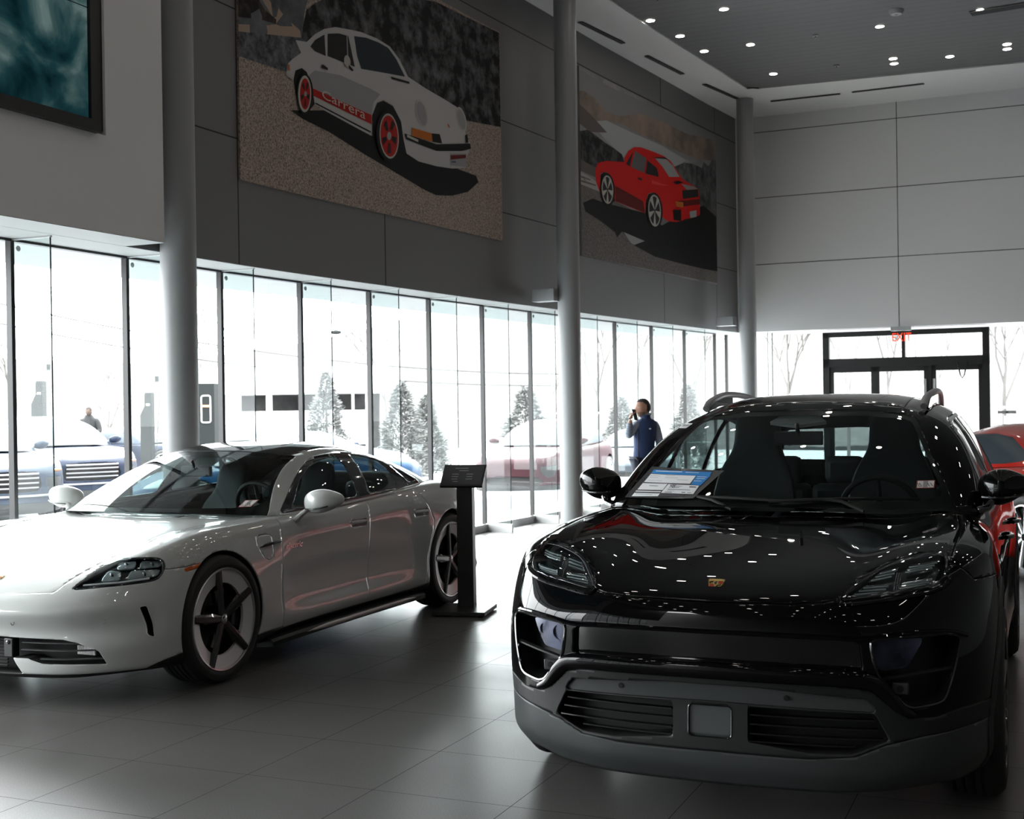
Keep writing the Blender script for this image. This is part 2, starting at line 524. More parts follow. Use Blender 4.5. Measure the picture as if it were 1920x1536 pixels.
# ------------------------------------------------------------------ wheel
def arc_spoke(mb, R0, R1, a, w0, w1, y0, y1, th=.03, twist=0.):
    """tapered spoke in the x-z plane, axis +y outward"""
    n = 6; V = []
    for i in range(n+1):
        s_ = i/n; r = R0+(R1-R0)*s_; w = w0+(w1-w0)*s_; y = y0+(y1-y0)*s_; aa = a+twist*s_
        ca, sa = math.cos(aa), math.sin(aa)
        for (dw, dy) in ((-w, 0), (-w*.45, .012), (w*.45, .012), (w, 0), (w*.8, -th), (-w*.8, -th)):
            V.append((r*ca-dw*sa, y+dy, r*sa+dw*ca))
    F = []
    for i in range(n):
        for k in range(6): F.append((i*6+k, i*6+(k+1) % 6, (i+1)*6+(k+1) % 6, (i+1)*6+k))
    F += [tuple(range(6))[::-1], tuple(n*6+k for k in range(6))]
    mb.add(V, F)

AX = Matrix(((1, 0, 0, 0), (0, 0, 1, 0), (0, 1, 0, 0), (0, 0, 0, 1)))   # lathe z -> +y

def wheel_meshes(R=.365, rim=.283, W=.245, style='five', n=48):
    """all pieces with the outer face at y=0, returns dict name -> (V,F)"""
    out = {}
    t = MB(); s = R-rim
    prof = [(rim-.006, -.008), (rim+.004, .001), (rim+s*.35, .006), (rim+s*.7, .0), (R-.016, -.014), (R-.004, -.03), (R, -.05)]
    for k in range(4):
        y = -.065-k*(W-.11)/4
        prof += [(R, y), (R-.007, y-.003), (R-.007, y-.011), (R, y-.014)]
    prof += [(R, -W+.05), (R-.01, -W+.02), (rim+s*.6, -W), (rim-.01, -W+.01)]
    t.lathe(prof, n, AX); out['tire'] = t
    r = MB(); r.lathe([(rim+.002, -.004), (rim-.004, .004), (rim-.012, .002), (rim-.016, -.012), (rim-.02, -.03)], n, AX); out['rim_lip'] = r
    b = MB(); b.lathe([(rim-.02, -.03), (rim-.03, -.06), (rim-.035, -.2), (0, -.2)], n, AX); out['rim_barrel'] = b
    d = MB(); d.lathe([(0, -.115), (rim*.72, -.115), (rim*.72, -.135), (0, -.135)], 32, AX); out['brake_disc'] = d
    c = MB()
    for k in range(7):
        a0 = 2.5+k*.13; c.box((0, 0, 0), (.001, .001, .001)) if False else None
    V = []; F = []
    for k in range(9):
        a0 = 2.55+k*.12
        for rr, y in ((rim*.5, -.06), (rim*.86, -.06), (rim*.86, -.15), (rim*.5, -.15)): V.append((rr*math.cos(a0), y, rr*math.sin(a0)))
    for k in range(8):
        for j in range(4): F.append((k*4+j, k*4+(j+1) % 4, (k+1)*4+(j+1) % 4, (k+1)*4+j))
    F += [(3, 2, 1, 0), (32, 33, 34, 35)]
    c.add(V, F); out['brake_caliper'] = c
    h = MB(); h.lathe([(0, -.004), (.028, -.006), (.034, -.012), (.036, -.035), (.07, -.045), (.075, -.1), (0, -.1)], 28, AX); out['hub'] = h
    cap = MB(); cap.lathe([(0, -.001), (.022, -.0025), (.026, -.006)], 24, AX); out['hub_cap'] = cap
    return out
# ------------------------------------------------------------------ shapes of the two cars in the hall
MX_W = dict(R=.375, rim=.272, wb=2.893, yo=.962, ra=.418, rb=.425)
def macan_body(step=.02, front=.008, nt=56, ntop=22):
    Hz = HT([.90, .80, .70, .60, .45, .2, -.1, -.35, -.6, -1.2, -2.0, -2.7, -3.2, -3.6, -3.9], [0, .25, .42, .54, .68, .80, .88, .96],
        [[.815, .813, .808, .80, .79, .77, .75, .72],
         [.862, .861, .856, .853, .86, .84, .82, .79],
         [.890, .889, .886, .895, .915, .90, .87, .84],
         [.910, .910, .912, .932, .955, .94, .91, .87],
         [.937, .937, .940, .966, .992, .985, .955, .91],
         [.972, .972, .972, .992, 1.020, 1.022, .995, .94],
         [1.012, 1.011, 1.006, 1.008, 1.035, 1.045, 1.02, .96],
         [1.042, 1.040, 1.030, 1.024, 1.045, 1.055, 1.03, .975],
         [1.060, 1.058, 1.045, 1.040, 1.050, 1.060, 1.04, .99],
         [1.06, 1.06, 1.055, 1.055, 1.06, 1.06, 1.045, 1.0],
         [1.08, 1.08, 1.08, 1.08, 1.08, 1.07, 1.055, 1.01],
         [1.12, 1.12, 1.12, 1.12, 1.11, 1.09, 1.065, 1.03],
         [1.13, 1.13, 1.125, 1.12, 1.10, 1.08, 1.05, 1.0],
         [1.10, 1.10, 1.09, 1.08, 1.06, 1.03, 1.0, .96],
         [1.02, 1.02, 1.01, 1.0, .98, .95, .92, .90]])
    F0 = [(.06, .175), (.022, .25), (.022, .32), (.03, .46), (.016, .58), (.0, .728), (.012, .795), (.045, .848), (.12, .87)]
    K = [(.89, 0, .42, F0), (.885, .2, .41, F0), (.865, .4, .38, F0),
         (.82, .58, .34, [(.07, .18), (.025, .25), (.018, .33), (.018, .46), (.01, .59), (.0, .728), (.022, .80), (.07, .852), (.15, .88)]),
         (.735, .755, .28, [(.09, .19), (.03, .26), (.012, .35), (.004, .48), (.0, .60), (.012, .74), (.045, .83), (.09, .90), (.17, .95)]),
         (.60, .87, .2, [(.06, .20), (.012, .27), (.010, .37), (.002, .49), (.0, .61), (.015, .75), (.045, .85), (.09, .935), (.17, .98)]),
         (.42, .94, .12, [(.05, .21), (.014, .28), (.010, .38), (.002, .49), (.0, .61), (.012, .76), (.035, .88), (.08, .965), (.16, 1.0)]),
         (.15, .968, .0, [(.04, .21), (.02, .28), (.010, .38), (.002, .49), (.0, .61), (.012, .80), (.028, .91), (.055, .98), (.14, 1.02)]),
         (-.12, .968, -.16, [(.04, .21), (.02, .28), (.010, .38), (.002, .49), (.0, .61), (.014, .81), (.032, .93), (.06, 1.005), (.14, 1.03)]),
         (-.42, .958, -.44, [(.06, .22), (.03, .28), (.012, .38), (.018, .50), (.02, .62), (.02, .80), (.045, .94), (.085, 1.01), (.16, 1.04)]),
         (-.85, .950, -.85, [(.07, .23), (.03, .29), (.005, .38), (.028, .52), (.026, .66), (.018, .82), (.035, .95), (.06, 1.01), (.12, 1.05)]),
         (-1.45, .948, -1.45, [(.07, .23), (.03, .29), (.004, .38), (.03, .52), (.026, .66), (.012, .82), (.03, .96), (.06, 1.02), (.12, 1.06)]),
         (-2.1, .955, -2.1, [(.07, .23), (.03, .29), (.005, .38), (.028, .52), (.02, .66), (.01, .83), (.03, .97), (.06, 1.03), (.12, 1.07)]),
         (-2.55, .968, -2.5, [(.05, .22), (.02, .29), (.008, .38), (.006, .50), (.004, .64), (.008, .83), (.03, .98), (.06, 1.04), (.13, 1.08)]),
         (-2.9, .975, -2.8, [(.04, .22), (.02, .29), (.010, .38), (.002, .50), (.0, .64), (.014, .83), (.04, .98), (.08, 1.05), (.15, 1.09)]),
         (-3.25, .955, -3.0, [(.04, .22), (.02, .29), (.010, .38), (.002, .50), (.0, .64), (.016, .83), (.05, .98), (.10, 1.05), (.17, 1.09)]),
         (-3.55, .87, -3.2, [(.07, .24), (.03, .31), (.010, .40), (.0, .52), (.0, .66), (.02, .84), (.06, .97), (.12, 1.05), (.2, 1.08)]),
         (-3.75, .68, -3.3, [(.09, .26), (.04, .33), (.010, .42), (.0, .54), (.0, .68), (.02, .85), (.06, .97), (.12, 1.05), (.2, 1.08)]),
         (-3.86, .35, -3.35, [(.09, .27), (.04, .34), (.010, .43), (.0, .55), (.0, .68), (.02, .85), (.06, .97), (.12, 1.05), (.2, 1.08)]),
         (-3.885, 0, -3.35, [(.09, .27), (.04, .34), (.010, .43), (.0, .55), (.0, .68), (.02, .85), (.06, .97), (.12, 1.05), (.2, 1.08)])]
    return body_shell(K, Hz, step, nt, ntop, front), Hz

def macan_cabin(step=.03):
    Rt = HT([-1.0, -1.25, -1.5, -1.8, -2.3, -2.8, -3.15, -3.4], [0, .25, .45, .58, .66],
            [[1.44, 1.435, 1.42, 1.39, 1.36], [1.515, 1.51, 1.495, 1.47, 1.44], [1.558, 1.553, 1.54, 1.515, 1.48], [1.58, 1.576, 1.562, 1.538, 1.50],
             [1.575, 1.572, 1.558, 1.533, 1.495], [1.53, 1.527, 1.513, 1.488, 1.45], [1.46, 1.457, 1.443, 1.42, 1.38], [1.35, 1.35, 1.34, 1.31, 1.27]])
    K = [((-.34, 0, 1.075), (-1.22, 0, 1.505), .03), ((-.36, .25, 1.072), (-1.23, .2, 1.503), .03), ((-.43, .54, 1.065), (-1.26, .44, 1.492), .027),
         ((-.53, .745, 1.055), (-1.31, .575, 1.475), .03), ((-.62, .845, 1.045), (-1.37, .63, 1.462), .034), ((-.74, .875, 1.045), (-1.45, .655, 1.465), .034),
         ((-1.1, .88, 1.045), (-1.65, .652, 1.49), .022), ((-1.6, .885, 1.055), (-1.95, .655, 1.51), .022), ((-2.1, .88, 1.065), (-2.3, .65, 1.505), .022),
         ((-2.65, .86, 1.085), (-2.7, .62, 1.47), .022), ((-3.05, .80, 1.10), (-2.98, .58, 1.425), .02), ((-3.35, .66, 1.11), (-3.13, .50, 1.40), .02),
         ((-3.5, .40, 1.115), (-3.2, .3, 1.40), .02), ((-3.54, 0, 1.115), (-3.22, 0, 1.405), .02)]
    return cabin_shell(K, Rt, step), Rt

TY_W = dict(R=.363, rim=.29, wb=2.90, yo=.962, ra=.385, rb=.392)
def taycan_body(step=.02, front=.01, nt=56, ntop=22):
    Hz = HT([.95, .82, .70, .55, .35, .1, -.2, -.5, -.75, -1.2, -1.8, -2.4, -2.9, -3.3, -3.6, -3.8], [0, .3, .5, .65, .78, .88, .96],
        [[.50, .497, .49, .48, .47, .46, .45],
         [.60, .598, .60, .595, .58, .56, .54],
         [.655, .655, .66, .672, .675, .66, .63],
         [.71, .71, .715, .742, .758, .745, .71],
         [.765, .762, .765, .798, .82, .805, .765],
         [.815, .812, .81, .838, .862, .85, .81],
         [.857, .854, .848, .858, .875, .865, .83],
         [.890, .887, .875, .870, .878, .872, .845],
         [.905, .90, .89, .885, .885, .88, .855],
         [.905, .905, .90, .895, .89, .885, .865],
         [.93, .93, .925, .92, .915, .91, .885],
         [.97, .97, .965, .955, .95, .94, .91],
         [1.0, .995, .985, .97, .965, .955, .925],
         [.97, .965, .955, .945, .935, .92, .89],
         [.93, .925, .915, .90, .885, .865, .84],
         [.87, .865, .855, .84, .82, .80, .78]])
    K = [(.93, 0, .5, [(.06, .16), (.02, .19), (.022, .24), (.035, .31), (.040, .39), (.0, .492), (.010, .525), (.045, .567), (.11, .60)]),
         (.922, .2, .49, [(.06, .16), (.02, .19), (.022, .24), (.032, .31), (.040, .39), (.0, .492), (.010, .525), (.045, .567), (.11, .60)]),
         (.895, .4, .46, [(.06, .16), (.015, .19), (.014, .24), (.022, .31), (.040, .39), (.0, .498), (.011, .535), (.048, .577), (.11, .61)]),
         (.84, .58, .42, [(.06, .16), (.012, .19), (.006, .245), (.006, .31), (.038, .40), (.001, .503), (.014, .545), (.052, .592), (.13, .63)]),
         (.745, .73, .37, [(.07, .165), (.012, .195), (.004, .25), (.0, .308), (.034, .41), (.004, .512), (.022, .565), (.06, .63), (.15, .69)]),
         (.61, .86, .28, [(.07, .17), (.012, .20), (.004, .25), (.0, .312), (.018, .41), (.008, .515), (.03, .59), (.07, .68), (.15, .745)]),
         (.44, .948, .18, [(.06, .17), (.02, .20), (.006, .29), (.0, .37), (.004, .45), (.010, .54), (.03, .64), (.07, .745), (.14, .79)]),
         (.15, .975, .02, [(.04, .17), (.02, .20), (.008, .30), (.0, .38), (.0, .48), (.010, .58), (.03, .70), (.075, .81), (.14, .85)]),
         (-.12, .975, -.14, [(.04, .17), (.02, .20), (.008, .30), (.0, .38), (.0, .48), (.012, .60), (.035, .73), (.08, .835), (.14, .86)]),
         (-.45, .960, -.45, [(.05, .17), (.03, .20), (.014, .30), (.012, .38), (.012, .48), (.016, .60), (.035, .73), (.065, .84), (.12, .87)]),
         (-.9, .950, -.9, [(.07, .18), (.03, .21), (.010, .27), (.035, .38), (.038, .48), (.026, .60), (.022, .74), (.045, .85), (.09, .885)]),
         (-1.5, .945, -1.5, [(.07, .18), (.03, .21), (.008, .27), (.038, .38), (.036, .48), (.018, .62), (.010, .76), (.035, .865), (.085, .90)]),
         (-2.1, .955, -2.1, [(.07, .18), (.03, .21), (.008, .27), (.030, .38), (.026, .48), (.010, .63), (.008, .79), (.04, .89), (.10, .925)]),
         (-2.5, .975, -2.5, [(.05, .18), (.03, .21), (.010, .28), (.010, .38), (.006, .48), (.004, .64), (.014, .80), (.055, .905), (.13, .95)]),
         (-2.9, .985, -2.85, [(.04, .18), (.02, .22), (.010, .30), (.0, .38), (.0, .50), (.006, .66), (.028, .80), (.08, .905), (.17, .96)]),
         (-3.2, .960, -3.05, [(.05, .19), (.02, .23), (.010, .30), (.0, .39), (.0, .51), (.006, .66), (.028, .79), (.08, .88), (.17, .94)]),
         (-3.45, .875, -3.2, [(.08, .20), (.03, .25), (.010, .32), (.0, .40), (.0, .52), (.006, .66), (.03, .77), (.07, .85), (.15, .92)]),
         (-3.63, .70, -3.3, [(.10, .22), (.04, .27), (.010, .34), (.0, .42), (.0, .54), (.01, .68), (.03, .78), (.06, .85), (.13, .91)]),
         (-3.73, .38, -3.4, [(.10, .23), (.04, .28), (.010, .35), (.0, .43), (.0, .55), (.01, .69), (.03, .80), (.06, .87), (.12, .92)]),
         (-3.75, 0, -3.4, [(.10, .23), (.04, .28), (.010, .35), (.0, .43), (.0, .55), (.01, .69), (.03, .80), (.06, .88), (.12, .93)])]
    return body_shell(K, Hz, step, nt, ntop, front), Hz

def taycan_cabin(step=.03):
    Rt = HT([-1.0, -1.3, -1.6, -1.9, -2.3, -2.7, -3.0, -3.3], [0, .25, .42, .55, .66],
            [[1.20, 1.196, 1.185, 1.165, 1.14], [1.284, 1.280, 1.270, 1.250, 1.22], [1.310, 1.307, 1.297, 1.276, 1.24], [1.308, 1.305, 1.295, 1.273, 1.235],
             [1.262, 1.259, 1.25, 1.23, 1.20], [1.185, 1.182, 1.172, 1.150, 1.11], [1.095, 1.092, 1.08, 1.055, 1.02], [.99, .988, .975, .95, .92]])
    K = [((-.40, 0, .915), (-1.25, 0, 1.268), .03), ((-.42, .25, .913), (-1.26, .2, 1.266), .03), ((-.49, .52, .905), (-1.29, .40, 1.256), .027),
         ((-.60, .74, .895), (-1.35, .515, 1.238), .02), ((-.70, .825, .885), (-1.42, .56, 1.226), .014), ((-.82, .855, .882), (-1.5, .58, 1.228), .014),
         ((-1.15, .875, .885), (-1.68, .595, 1.245), .025), ((-1.6, .88, .90), (-1.9, .60, 1.245), .03), ((-2.1, .875, .92), (-2.25, .59, 1.215), .028),
         ((-2.55, .84, .945), (-2.6, .57, 1.145), .02), ((-2.88, .76, .96), (-2.88, .54, 1.07), .012), ((-3.12, .62, .965), (-3.05, .46, 1.02), .005),
         ((-3.3, .35, .96), (-3.15, .27, 1.0), .003), ((-3.34, 0, .96), (-3.17, 0, 1.0), .003)]
    return cabin_shell(K, Rt, step), Rt
# ------------------------------------------------------------------ assembling a car
class Car:
    def __init__(s, root, S, C, M, sides=(1, -1)):
        s.root, s.M = root, M; s.full = S; s.C = C
        s.body = S; s.cab = C; s.C0 = C
        VV, FF = joinm(S, mirror(S)); s._bv = None; s._fv = (VV, FF)
    def bvh(s):
        if s._bv is None:
            from mathutils.bvhtree import BVHTree
            s._bv = BVHTree.FromPolygons([tuple(v) for v in s._fv[0]], [tuple(f) for f in s._fv[1]])
        return s._bv
    def fx(s, y, z, off=0.):
        """point on the front at (y,z)"""
        h = s.bvh().ray_cast(Vector((3, y, z)), Vector((-1, 0, 0)))
        p = h[0] if h[0] else Vector((.5, y, z)); n = h[1] if h[0] else Vector((1, 0, 0))
        return p+n*off
    def sy(s, x, z, sg=1, off=0.):
        h = s.bvh().ray_cast(Vector((x, 3*sg, z)), Vector((0, -sg, 0)))
        p = h[0] if h[0] else Vector((x, .93*sg, z)); n = h[1] if h[0] else Vector((0, sg, 0))
        return p+n*off
    def take(s, fn, gap=0., src='body'):
        a, b = split(getattr(s, src), fn, gap); setattr(s, src, b); return a
    def part(s, name, S, m, both=True, one=0, parent=None, **k):
        """link a piece: both mirrored halves as one mesh, or two separate parts when both='pair'"""
        V, F = S
        if len(F) == 0: return []
        p = parent or s.root
        if both == 'pair': return [mk(name, V, F, m, p, **k), mk(name, *mirror(S), m, p, **k)]
        return [mk(name, *both(S), m, p, **k)]

front = lambda poly, x0=.2: (lambda V: np.maximum(psdf(V[:, 1:3], poly), x0-V[:, 0]))
top = lambda poly, z0=.5: (lambda V: np.maximum(psdf(V[:, :2], poly), z0-V[:, 2]))
side = lambda poly, y0=.3: (lambda V: np.maximum(psdf(V[:, [0, 2]], poly), y0-V[:, 1]))
def sym(L):
    """close a half outline (y>=0, listed along one side) through its mirror image about axis 1 of pairs (second coordinate of (x,y))"""
    return np.array(list(L)+[(x, -y) for x, y in reversed(L)])
def symy(L): return np.array(list(L)+[(-y, z) for y, z in reversed(L)])

def add_wheels(car, P, mats, style='taycan', detail=True, n=56, names=('front_wheel', 'rear_wheel')):
    W = wheel_meshes(P['R'], P['rim'], .25, n=n)
    R = P['rim']
    sp = MB(); inner = MB(); petals = MB()
    if style == 'taycan':
        for k in range(5):
            a = PI/2-.17+k*2*PI/5
            arc_spoke(sp, .02, R-.012, a, .030, .024, -.02, -.004, .035)
            arc_spoke(sp, .05, R*.62, a+.13, .014, .018, -.028, -.02, .03)
            arc_spoke(sp, .05, R*.62, a-.13, .014, .018, -.028, -.02, .03)
        # bright ring sectors between the spokes
        for k in range(5):
            a0 = PI/2-.17+k*2*PI/5+.095; a1 = a0+2*PI/5-.19
            V = []; F = []; m = 14
            for i in range(m+1):
                a = a0+(a1-a0)*i/m
                for r, y in ((R-.014, -.006), (R*.70, -.022), (R*.70, -.04), (R-.014, -.03)): V.append((r*math.cos(a), y, r*math.sin(a)))
            for i in range(m):
                for j in range(4): F.append((i*4+j, (i+1)*4+j, (i+1)*4+(j+1) % 4, i*4+(j+1) % 4))
            F += [(0, 1, 2, 3), (m*4+3, m*4+2, m*4+1, m*4)]
            petals.add(V, F)
    elif style == 'ten':
        for k in range(10):
            arc_spoke(sp, .05, R-.012, k*2*PI/10+.1, .016, .014, -.02, -.008, .035)
    elif style == 'five':
        for k in range(5):
            a = PI/2+k*2*PI/5; arc_spoke(sp, .03, R-.012, a, .03, .045, -.02, -.01, .04)
    out = []
    for sg in (1, -1):
        for ix, nm in ((0, names[0]), (1, names[1])):
            if out and not detail is None:
                pass
            e = bpy.data.objects.new('wheel', None); COL.objects.link(e); e.parent = car.root
            e.location = (-P['wb']*ix, P['yo']*sg, P['R']); e.empty_display_size = .1
            e.rotation_euler = (0, 0, 0 if sg > 0 else PI)
            out.append(e)
            if sg == 1 and ix == 0:
                pieces = []
                for k, m in (('tire', mats['tire']), ('rim_lip', mats['lip']), ('rim_barrel', mats['black']), ('brake_disc', mats['disc']), ('brake_caliper', mats['caliper']), ('hub', mats['spoke']), ('hub_cap', mats['cap'])):
                    if not detail and k in ('brake_caliper', 'hub_cap'): continue
                    pieces.append(W[k].build(k, m, e, sharp=.9))
                pieces.append(sp.build('spokes', mats['spoke'], e, sharp=.5))
                if petals.V: pieces.append(petals.build('rim_insert', mats['petal'], e, sharp=.5))
            else:
                for o in pieces:
                    c = o.copy(); COL.objects.link(c); c.parent = e
    return out

def seat_meshes(h=.62):
    """front seat, origin at the cushion rear on the floor line, facing +x"""
    b = MB(); n = 9; V = []; rows = 14
    prof = [(0, .25, .10), (.12, .26, .12), (.28, .25, .12), (.42, .235, .11), (.54, .20, .10), (.60, .15, .085), (.66, .13, .08), (.74, .135, .08), (.80, .12, .07), (.84, .07, .045)]
    for z, w, t in prof:
        for k in range(16):
            a = 2*PI*k/16; cx, sy_ = math.cos(a), math.sin(a)
            V.append((-.02-z*.28+math.copysign(abs(cx)**.6, cx)*t*.5+(.035*abs(sy_)**3 if z < .55 else 0), math.copysign(abs(sy_)**.6, sy_)*w, .12+z))
    F = []
    for i in range(len(prof)-1):
        for k in range(16): F.append((i*16+k, i*16+(k+1) % 16, (i+1)*16+(k+1) % 16, (i+1)*16+k))
    F.append(tuple((len(prof)-1)*16+k for k in range(16))); F.append(tuple(range(16))[::-1])
    b.add(V, F)
    c = MB(); V = []
    for x, w, t in [(-.06, .22, .10), (.05, .26, .14), (.25, .27, .15), (.42, .26, .14), (.50, .22, .08)]:
        for k in range(16):
            a = 2*PI*k/16; V.append((x, math.copysign(abs(math.sin(a))**.6, math.sin(a))*w, .12+math.copysign(abs(math.cos(a))**.6, math.cos(a))*t*.5))
    F = [(i*16+k, (i+1)*16+k, (i+1)*16+(k+1) % 16, i*16+(k+1) % 16) for i in range(4) for k in range(16)]
    F.append(tuple(range(16))); F.append(tuple(64+k for k in range(16))[::-1])
    c.add(V, F)
    return b, c

def interior(car, mats, cowl, top, seatx, floor=.30, zb=.80, yw=.80, xr=-3.1, rear=True, wheel_z=None, seat_s=1.):
    r = car.root
    tub = MB(); x0, x1 = cowl[0]-.12, xr
    tub.add([(x0, yw, zb), (x0, -yw, zb), (x1, -yw, zb), (x1, yw, zb), (x0, yw, floor), (x0, -yw, floor), (x1, -yw, floor), (x1, yw, floor)],
            [(4, 7, 6, 5), (0, 4, 5, 1), (1, 5, 6, 2), (2, 6, 7, 3), (3, 7, 4, 0)])
    tub.build('cabin_floor', mats['inner'], r, smooth=False, solid=.01)
    # dashboard: extruded profile with a driver binnacle
    z = cowl[1]; x = cowl[0]; m = 24; V = []; F = []
    pr = [(x+.03, z-.055), (x-.15, z-.035), (x-.38, z-.045), (x-.50, z-.075), (x-.53, z-.16), (x-.45, z-.22), (x-.42, z-.42)]
    for i in range(m+1):
        y = -yw+.01+2*(yw-.01)*i/m; hump = .045*math.exp(-((y-.37)/.2)**4); c = .16*(abs(y)/yw)**2.2
        for j, (a, b_) in enumerate(pr): V.append((a-c*(1 if j < 2 else .5), y, b_+(hump if 1 < j < 4 else 0)))
    k = len(pr)
    for i in range(m):
        for j in range(k-1): F.append((i*k+j, (i+1)*k+j, (i+1)*k+j+1, i*k+j+1))
    mk('dashboard', V, F, mats['dash'], r, solid=.02)
    st = MB(); wc = Vector((x-.72, .37, (wheel_z or z-.10))); ax = Vector((-.92, 0, .38)).normalized(); u = Vector((0, 1, 0)); w = ax.cross(u)
    pts = [wc+(u*math.cos(a)+w*math.sin(a))*.182 for a in [2*PI*k/28 for k in range(28)]]
    st.tube(pts, .016, 8, closed=True)
    for a in (0, PI, -PI/2, PI/2*.0):
        pass
    for a in (0, PI, PI/2*3):
        d = u*math.cos(a)+w*math.sin(a); st.tube([wc+d*.04, wc+d*.175], [.02, .011], 6)
    st.sphere(wc, .055, 12, 8, (.5, 1, 1)); st.tube([wc-ax*0, wc-ax*.28], .03, 8)
    st.build('steering_wheel', mats['dash'], r)
    b, c = seat_meshes()
    for y in (.37, -.37):
        e = bpy.data.objects.new('front_seat', None); COL.objects.link(e); e.parent = r; e.location = (seatx, y, floor+.02); e.scale = (1, 1, seat_s)
        b.build('backrest', mats['seat'], e, subd=1); c.build('cushion', mats['seat'], e, subd=1)
    if rear:
        q = MB()
        for y in (-.38, 0, .38):
            q.box((xr+.55, y, floor+.36), (.16, .37, .52)); q.box((xr+.48, y, floor+.70), (.10, .24, .17))
        q.box((xr+.8, 0, floor+.10), (.5, 1.2, .16))
        q.build('rear_bench', mats['seat'], r, bevel=.04)
    mr = MB(); mr.box(top, (.035, .235, .068)); mr.tube([(top[0], 0, top[2]), (top[0]+.05, 0, top[2]+.075)], .012, 6)
    mr.build('rear_view_mirror', mats['dash'], r, bevel=.012)

def mirror_mesh(c, w, h, d, foot, sg):
    """door mirror housing; c centre"""
    V = []; F = []; n = 20; m = 12
    for j in range(m+1):
        t = PI*j/m
        for k in range(n):
            a = 2*PI*k/n; ca, sa = math.cos(a), math.sin(a)
            yy = -math.cos(t); rr = math.sin(t)**.62
            taper = 1-.34*max(0, yy+.1)**1.4
            z = math.copysign(abs(sa)**.8, sa)*h*.5*rr*taper; x = math.copysign(abs(ca)**.8, ca)*d*.5*rr*taper
            V.append((c[0]+x-.04*yy*yy, c[1]+sg*yy*w*.5, c[2]+z+.012*yy))
    for j in range(m):
        for k in range(n):
            q = (j*n+k, j*n+(k+1) % n, (j+1)*n+(k+1) % n, (j+1)*n+k)
            F.append(q if sg > 0 else q[::-1])
    return V, F

def wells(car, P, m, y0=.5, y1=.93, depth_top=None):
    """dark wheel housings"""
    for ix, R in ((0, P['ra']), (1, P['rb'])):
        for sg in (1, -1):
            b = MB(); V = []; F = []; n = 20; cx = -P['wb']*ix
            for i in range(n+1):
                a = -.35+(PI+.7)*i/n
                V += [(cx+(R-.002)*math.cos(a), sg*y1, P['R']+(R-.002)*math.sin(a)), (cx+(R-.002)*math.cos(a), sg*y0, P['R']+(R-.002)*math.sin(a))]
            for i in range(n): F.append((2*i, 2*i+1, 2*i+3, 2*i+2))
            F.append(tuple(2*i+1 for i in range(n+1)))
            b.add(V, F); b.build('wheel_housing', m, car.root, solid=.006)
# ------------------------------------------------------------------ black SUV
def crest(parent, p, n, up, s, mats):
    """small enamel crest badge: gold shield, red and black quarters, horse shield in the middle"""
    n = Vector(n).normalized(); up = (Vector(up)-n*Vector(up).dot(n)).normalized(); rt = up.cross(n)
    def pl(poly, h, d=.0012):
        b = MB(); b.prism([(x*s, y*s) for x, y in poly], d, frame(Vector(p)+n*h, rt, up, n)); return b
    sh = [(-.5, .42), (-.3, .5), (0, .46), (.3, .5), (.5, .42), (.46, .1), (.36, -.25), (0, -.62), (-.36, -.25), (-.46, .1)]
    o = pl(sh, 0, .003).build('badge', mats['gold'], parent, smooth=False)
    q = lambda x0, y0, x1, y1: [(x0, y0), (x1, y0), (x1, y1), (x0, y1)]
    for k in range(3):
        pl(q(.04, .02+k*.085, .42, .055+k*.085), .003).build('badge_stripe', mats['badge_red'], o, smooth=False)
        pl(q(-.34, -.10-k*.085, -.04, -.065-k*.085), .003).build('badge_stripe', mats['badge_red'], o, smooth=False)
    pl(q(-.42, .30, .42, .42), .003).build('badge_band', mats['gold2'], o, smooth=False)
    for x, y, a in ((-.25, .14, .5), (.22, -.17, .5)):
        b = MB(); b.tube([Vector(p)+n*.0035+rt*(x+dx)*s+up*(y+dy)*s for dx, dy in ((-.12, -.08), (-.04, .05), (.05, .02), (.12, .1))], .035*s, 5); b.build('antler', mats['black'], o)
    pl([(-.16, .2), (.16, .2), (.15, -.02), (0, -.22), (-.15, -.02)], .0035).build('badge_shield', mats['gold2'], o, smooth=False)
    hp = [(-.05, -.12), (-.02, 0), (-.08, .03), (-.07, .08), (-.01, .06), (0, .15), (.05, .16), (.08, .1), (.04, .1), (.06, 0), (.05, -.12), (.02, -.05), (-.01, -.05)]
    pl(hp, .005).build('horse', mats['black'], o, smooth=False)
    return o

def strip(car, pts, r, m, name, parent=None, off=0., sy=1., both=True, n=8, mode='front'):
    """moulding following the body through (y,z) points"""
    P = cr(pts, 6, False) if len(pts) > 2 else np.array(pts)
    out = []
    b = MB()
    P3 = [car.fx(y, z, off) for y, z in P] if mode == 'front' else [car.sy(x, z, 1, off) for x, z in P]
    Q = [Vector((p.x, -p.y, p.z)) for p in P3]
    if abs(P3[0].y) < .01:
        b.tube(Q[::-1]+P3[1:], r, n, sy=sy, up=(0, 0, 1)); return b.build(name, m, parent or car.root)
    b.tube(P3, r, n, sy=sy, up=(0, 0, 1)); b.build(name, m, parent or car.root)
    b = MB(); b.tube(Q, r, n, sy=sy, up=(0, 0, 1)); return b.build(name, m, parent or car.root)

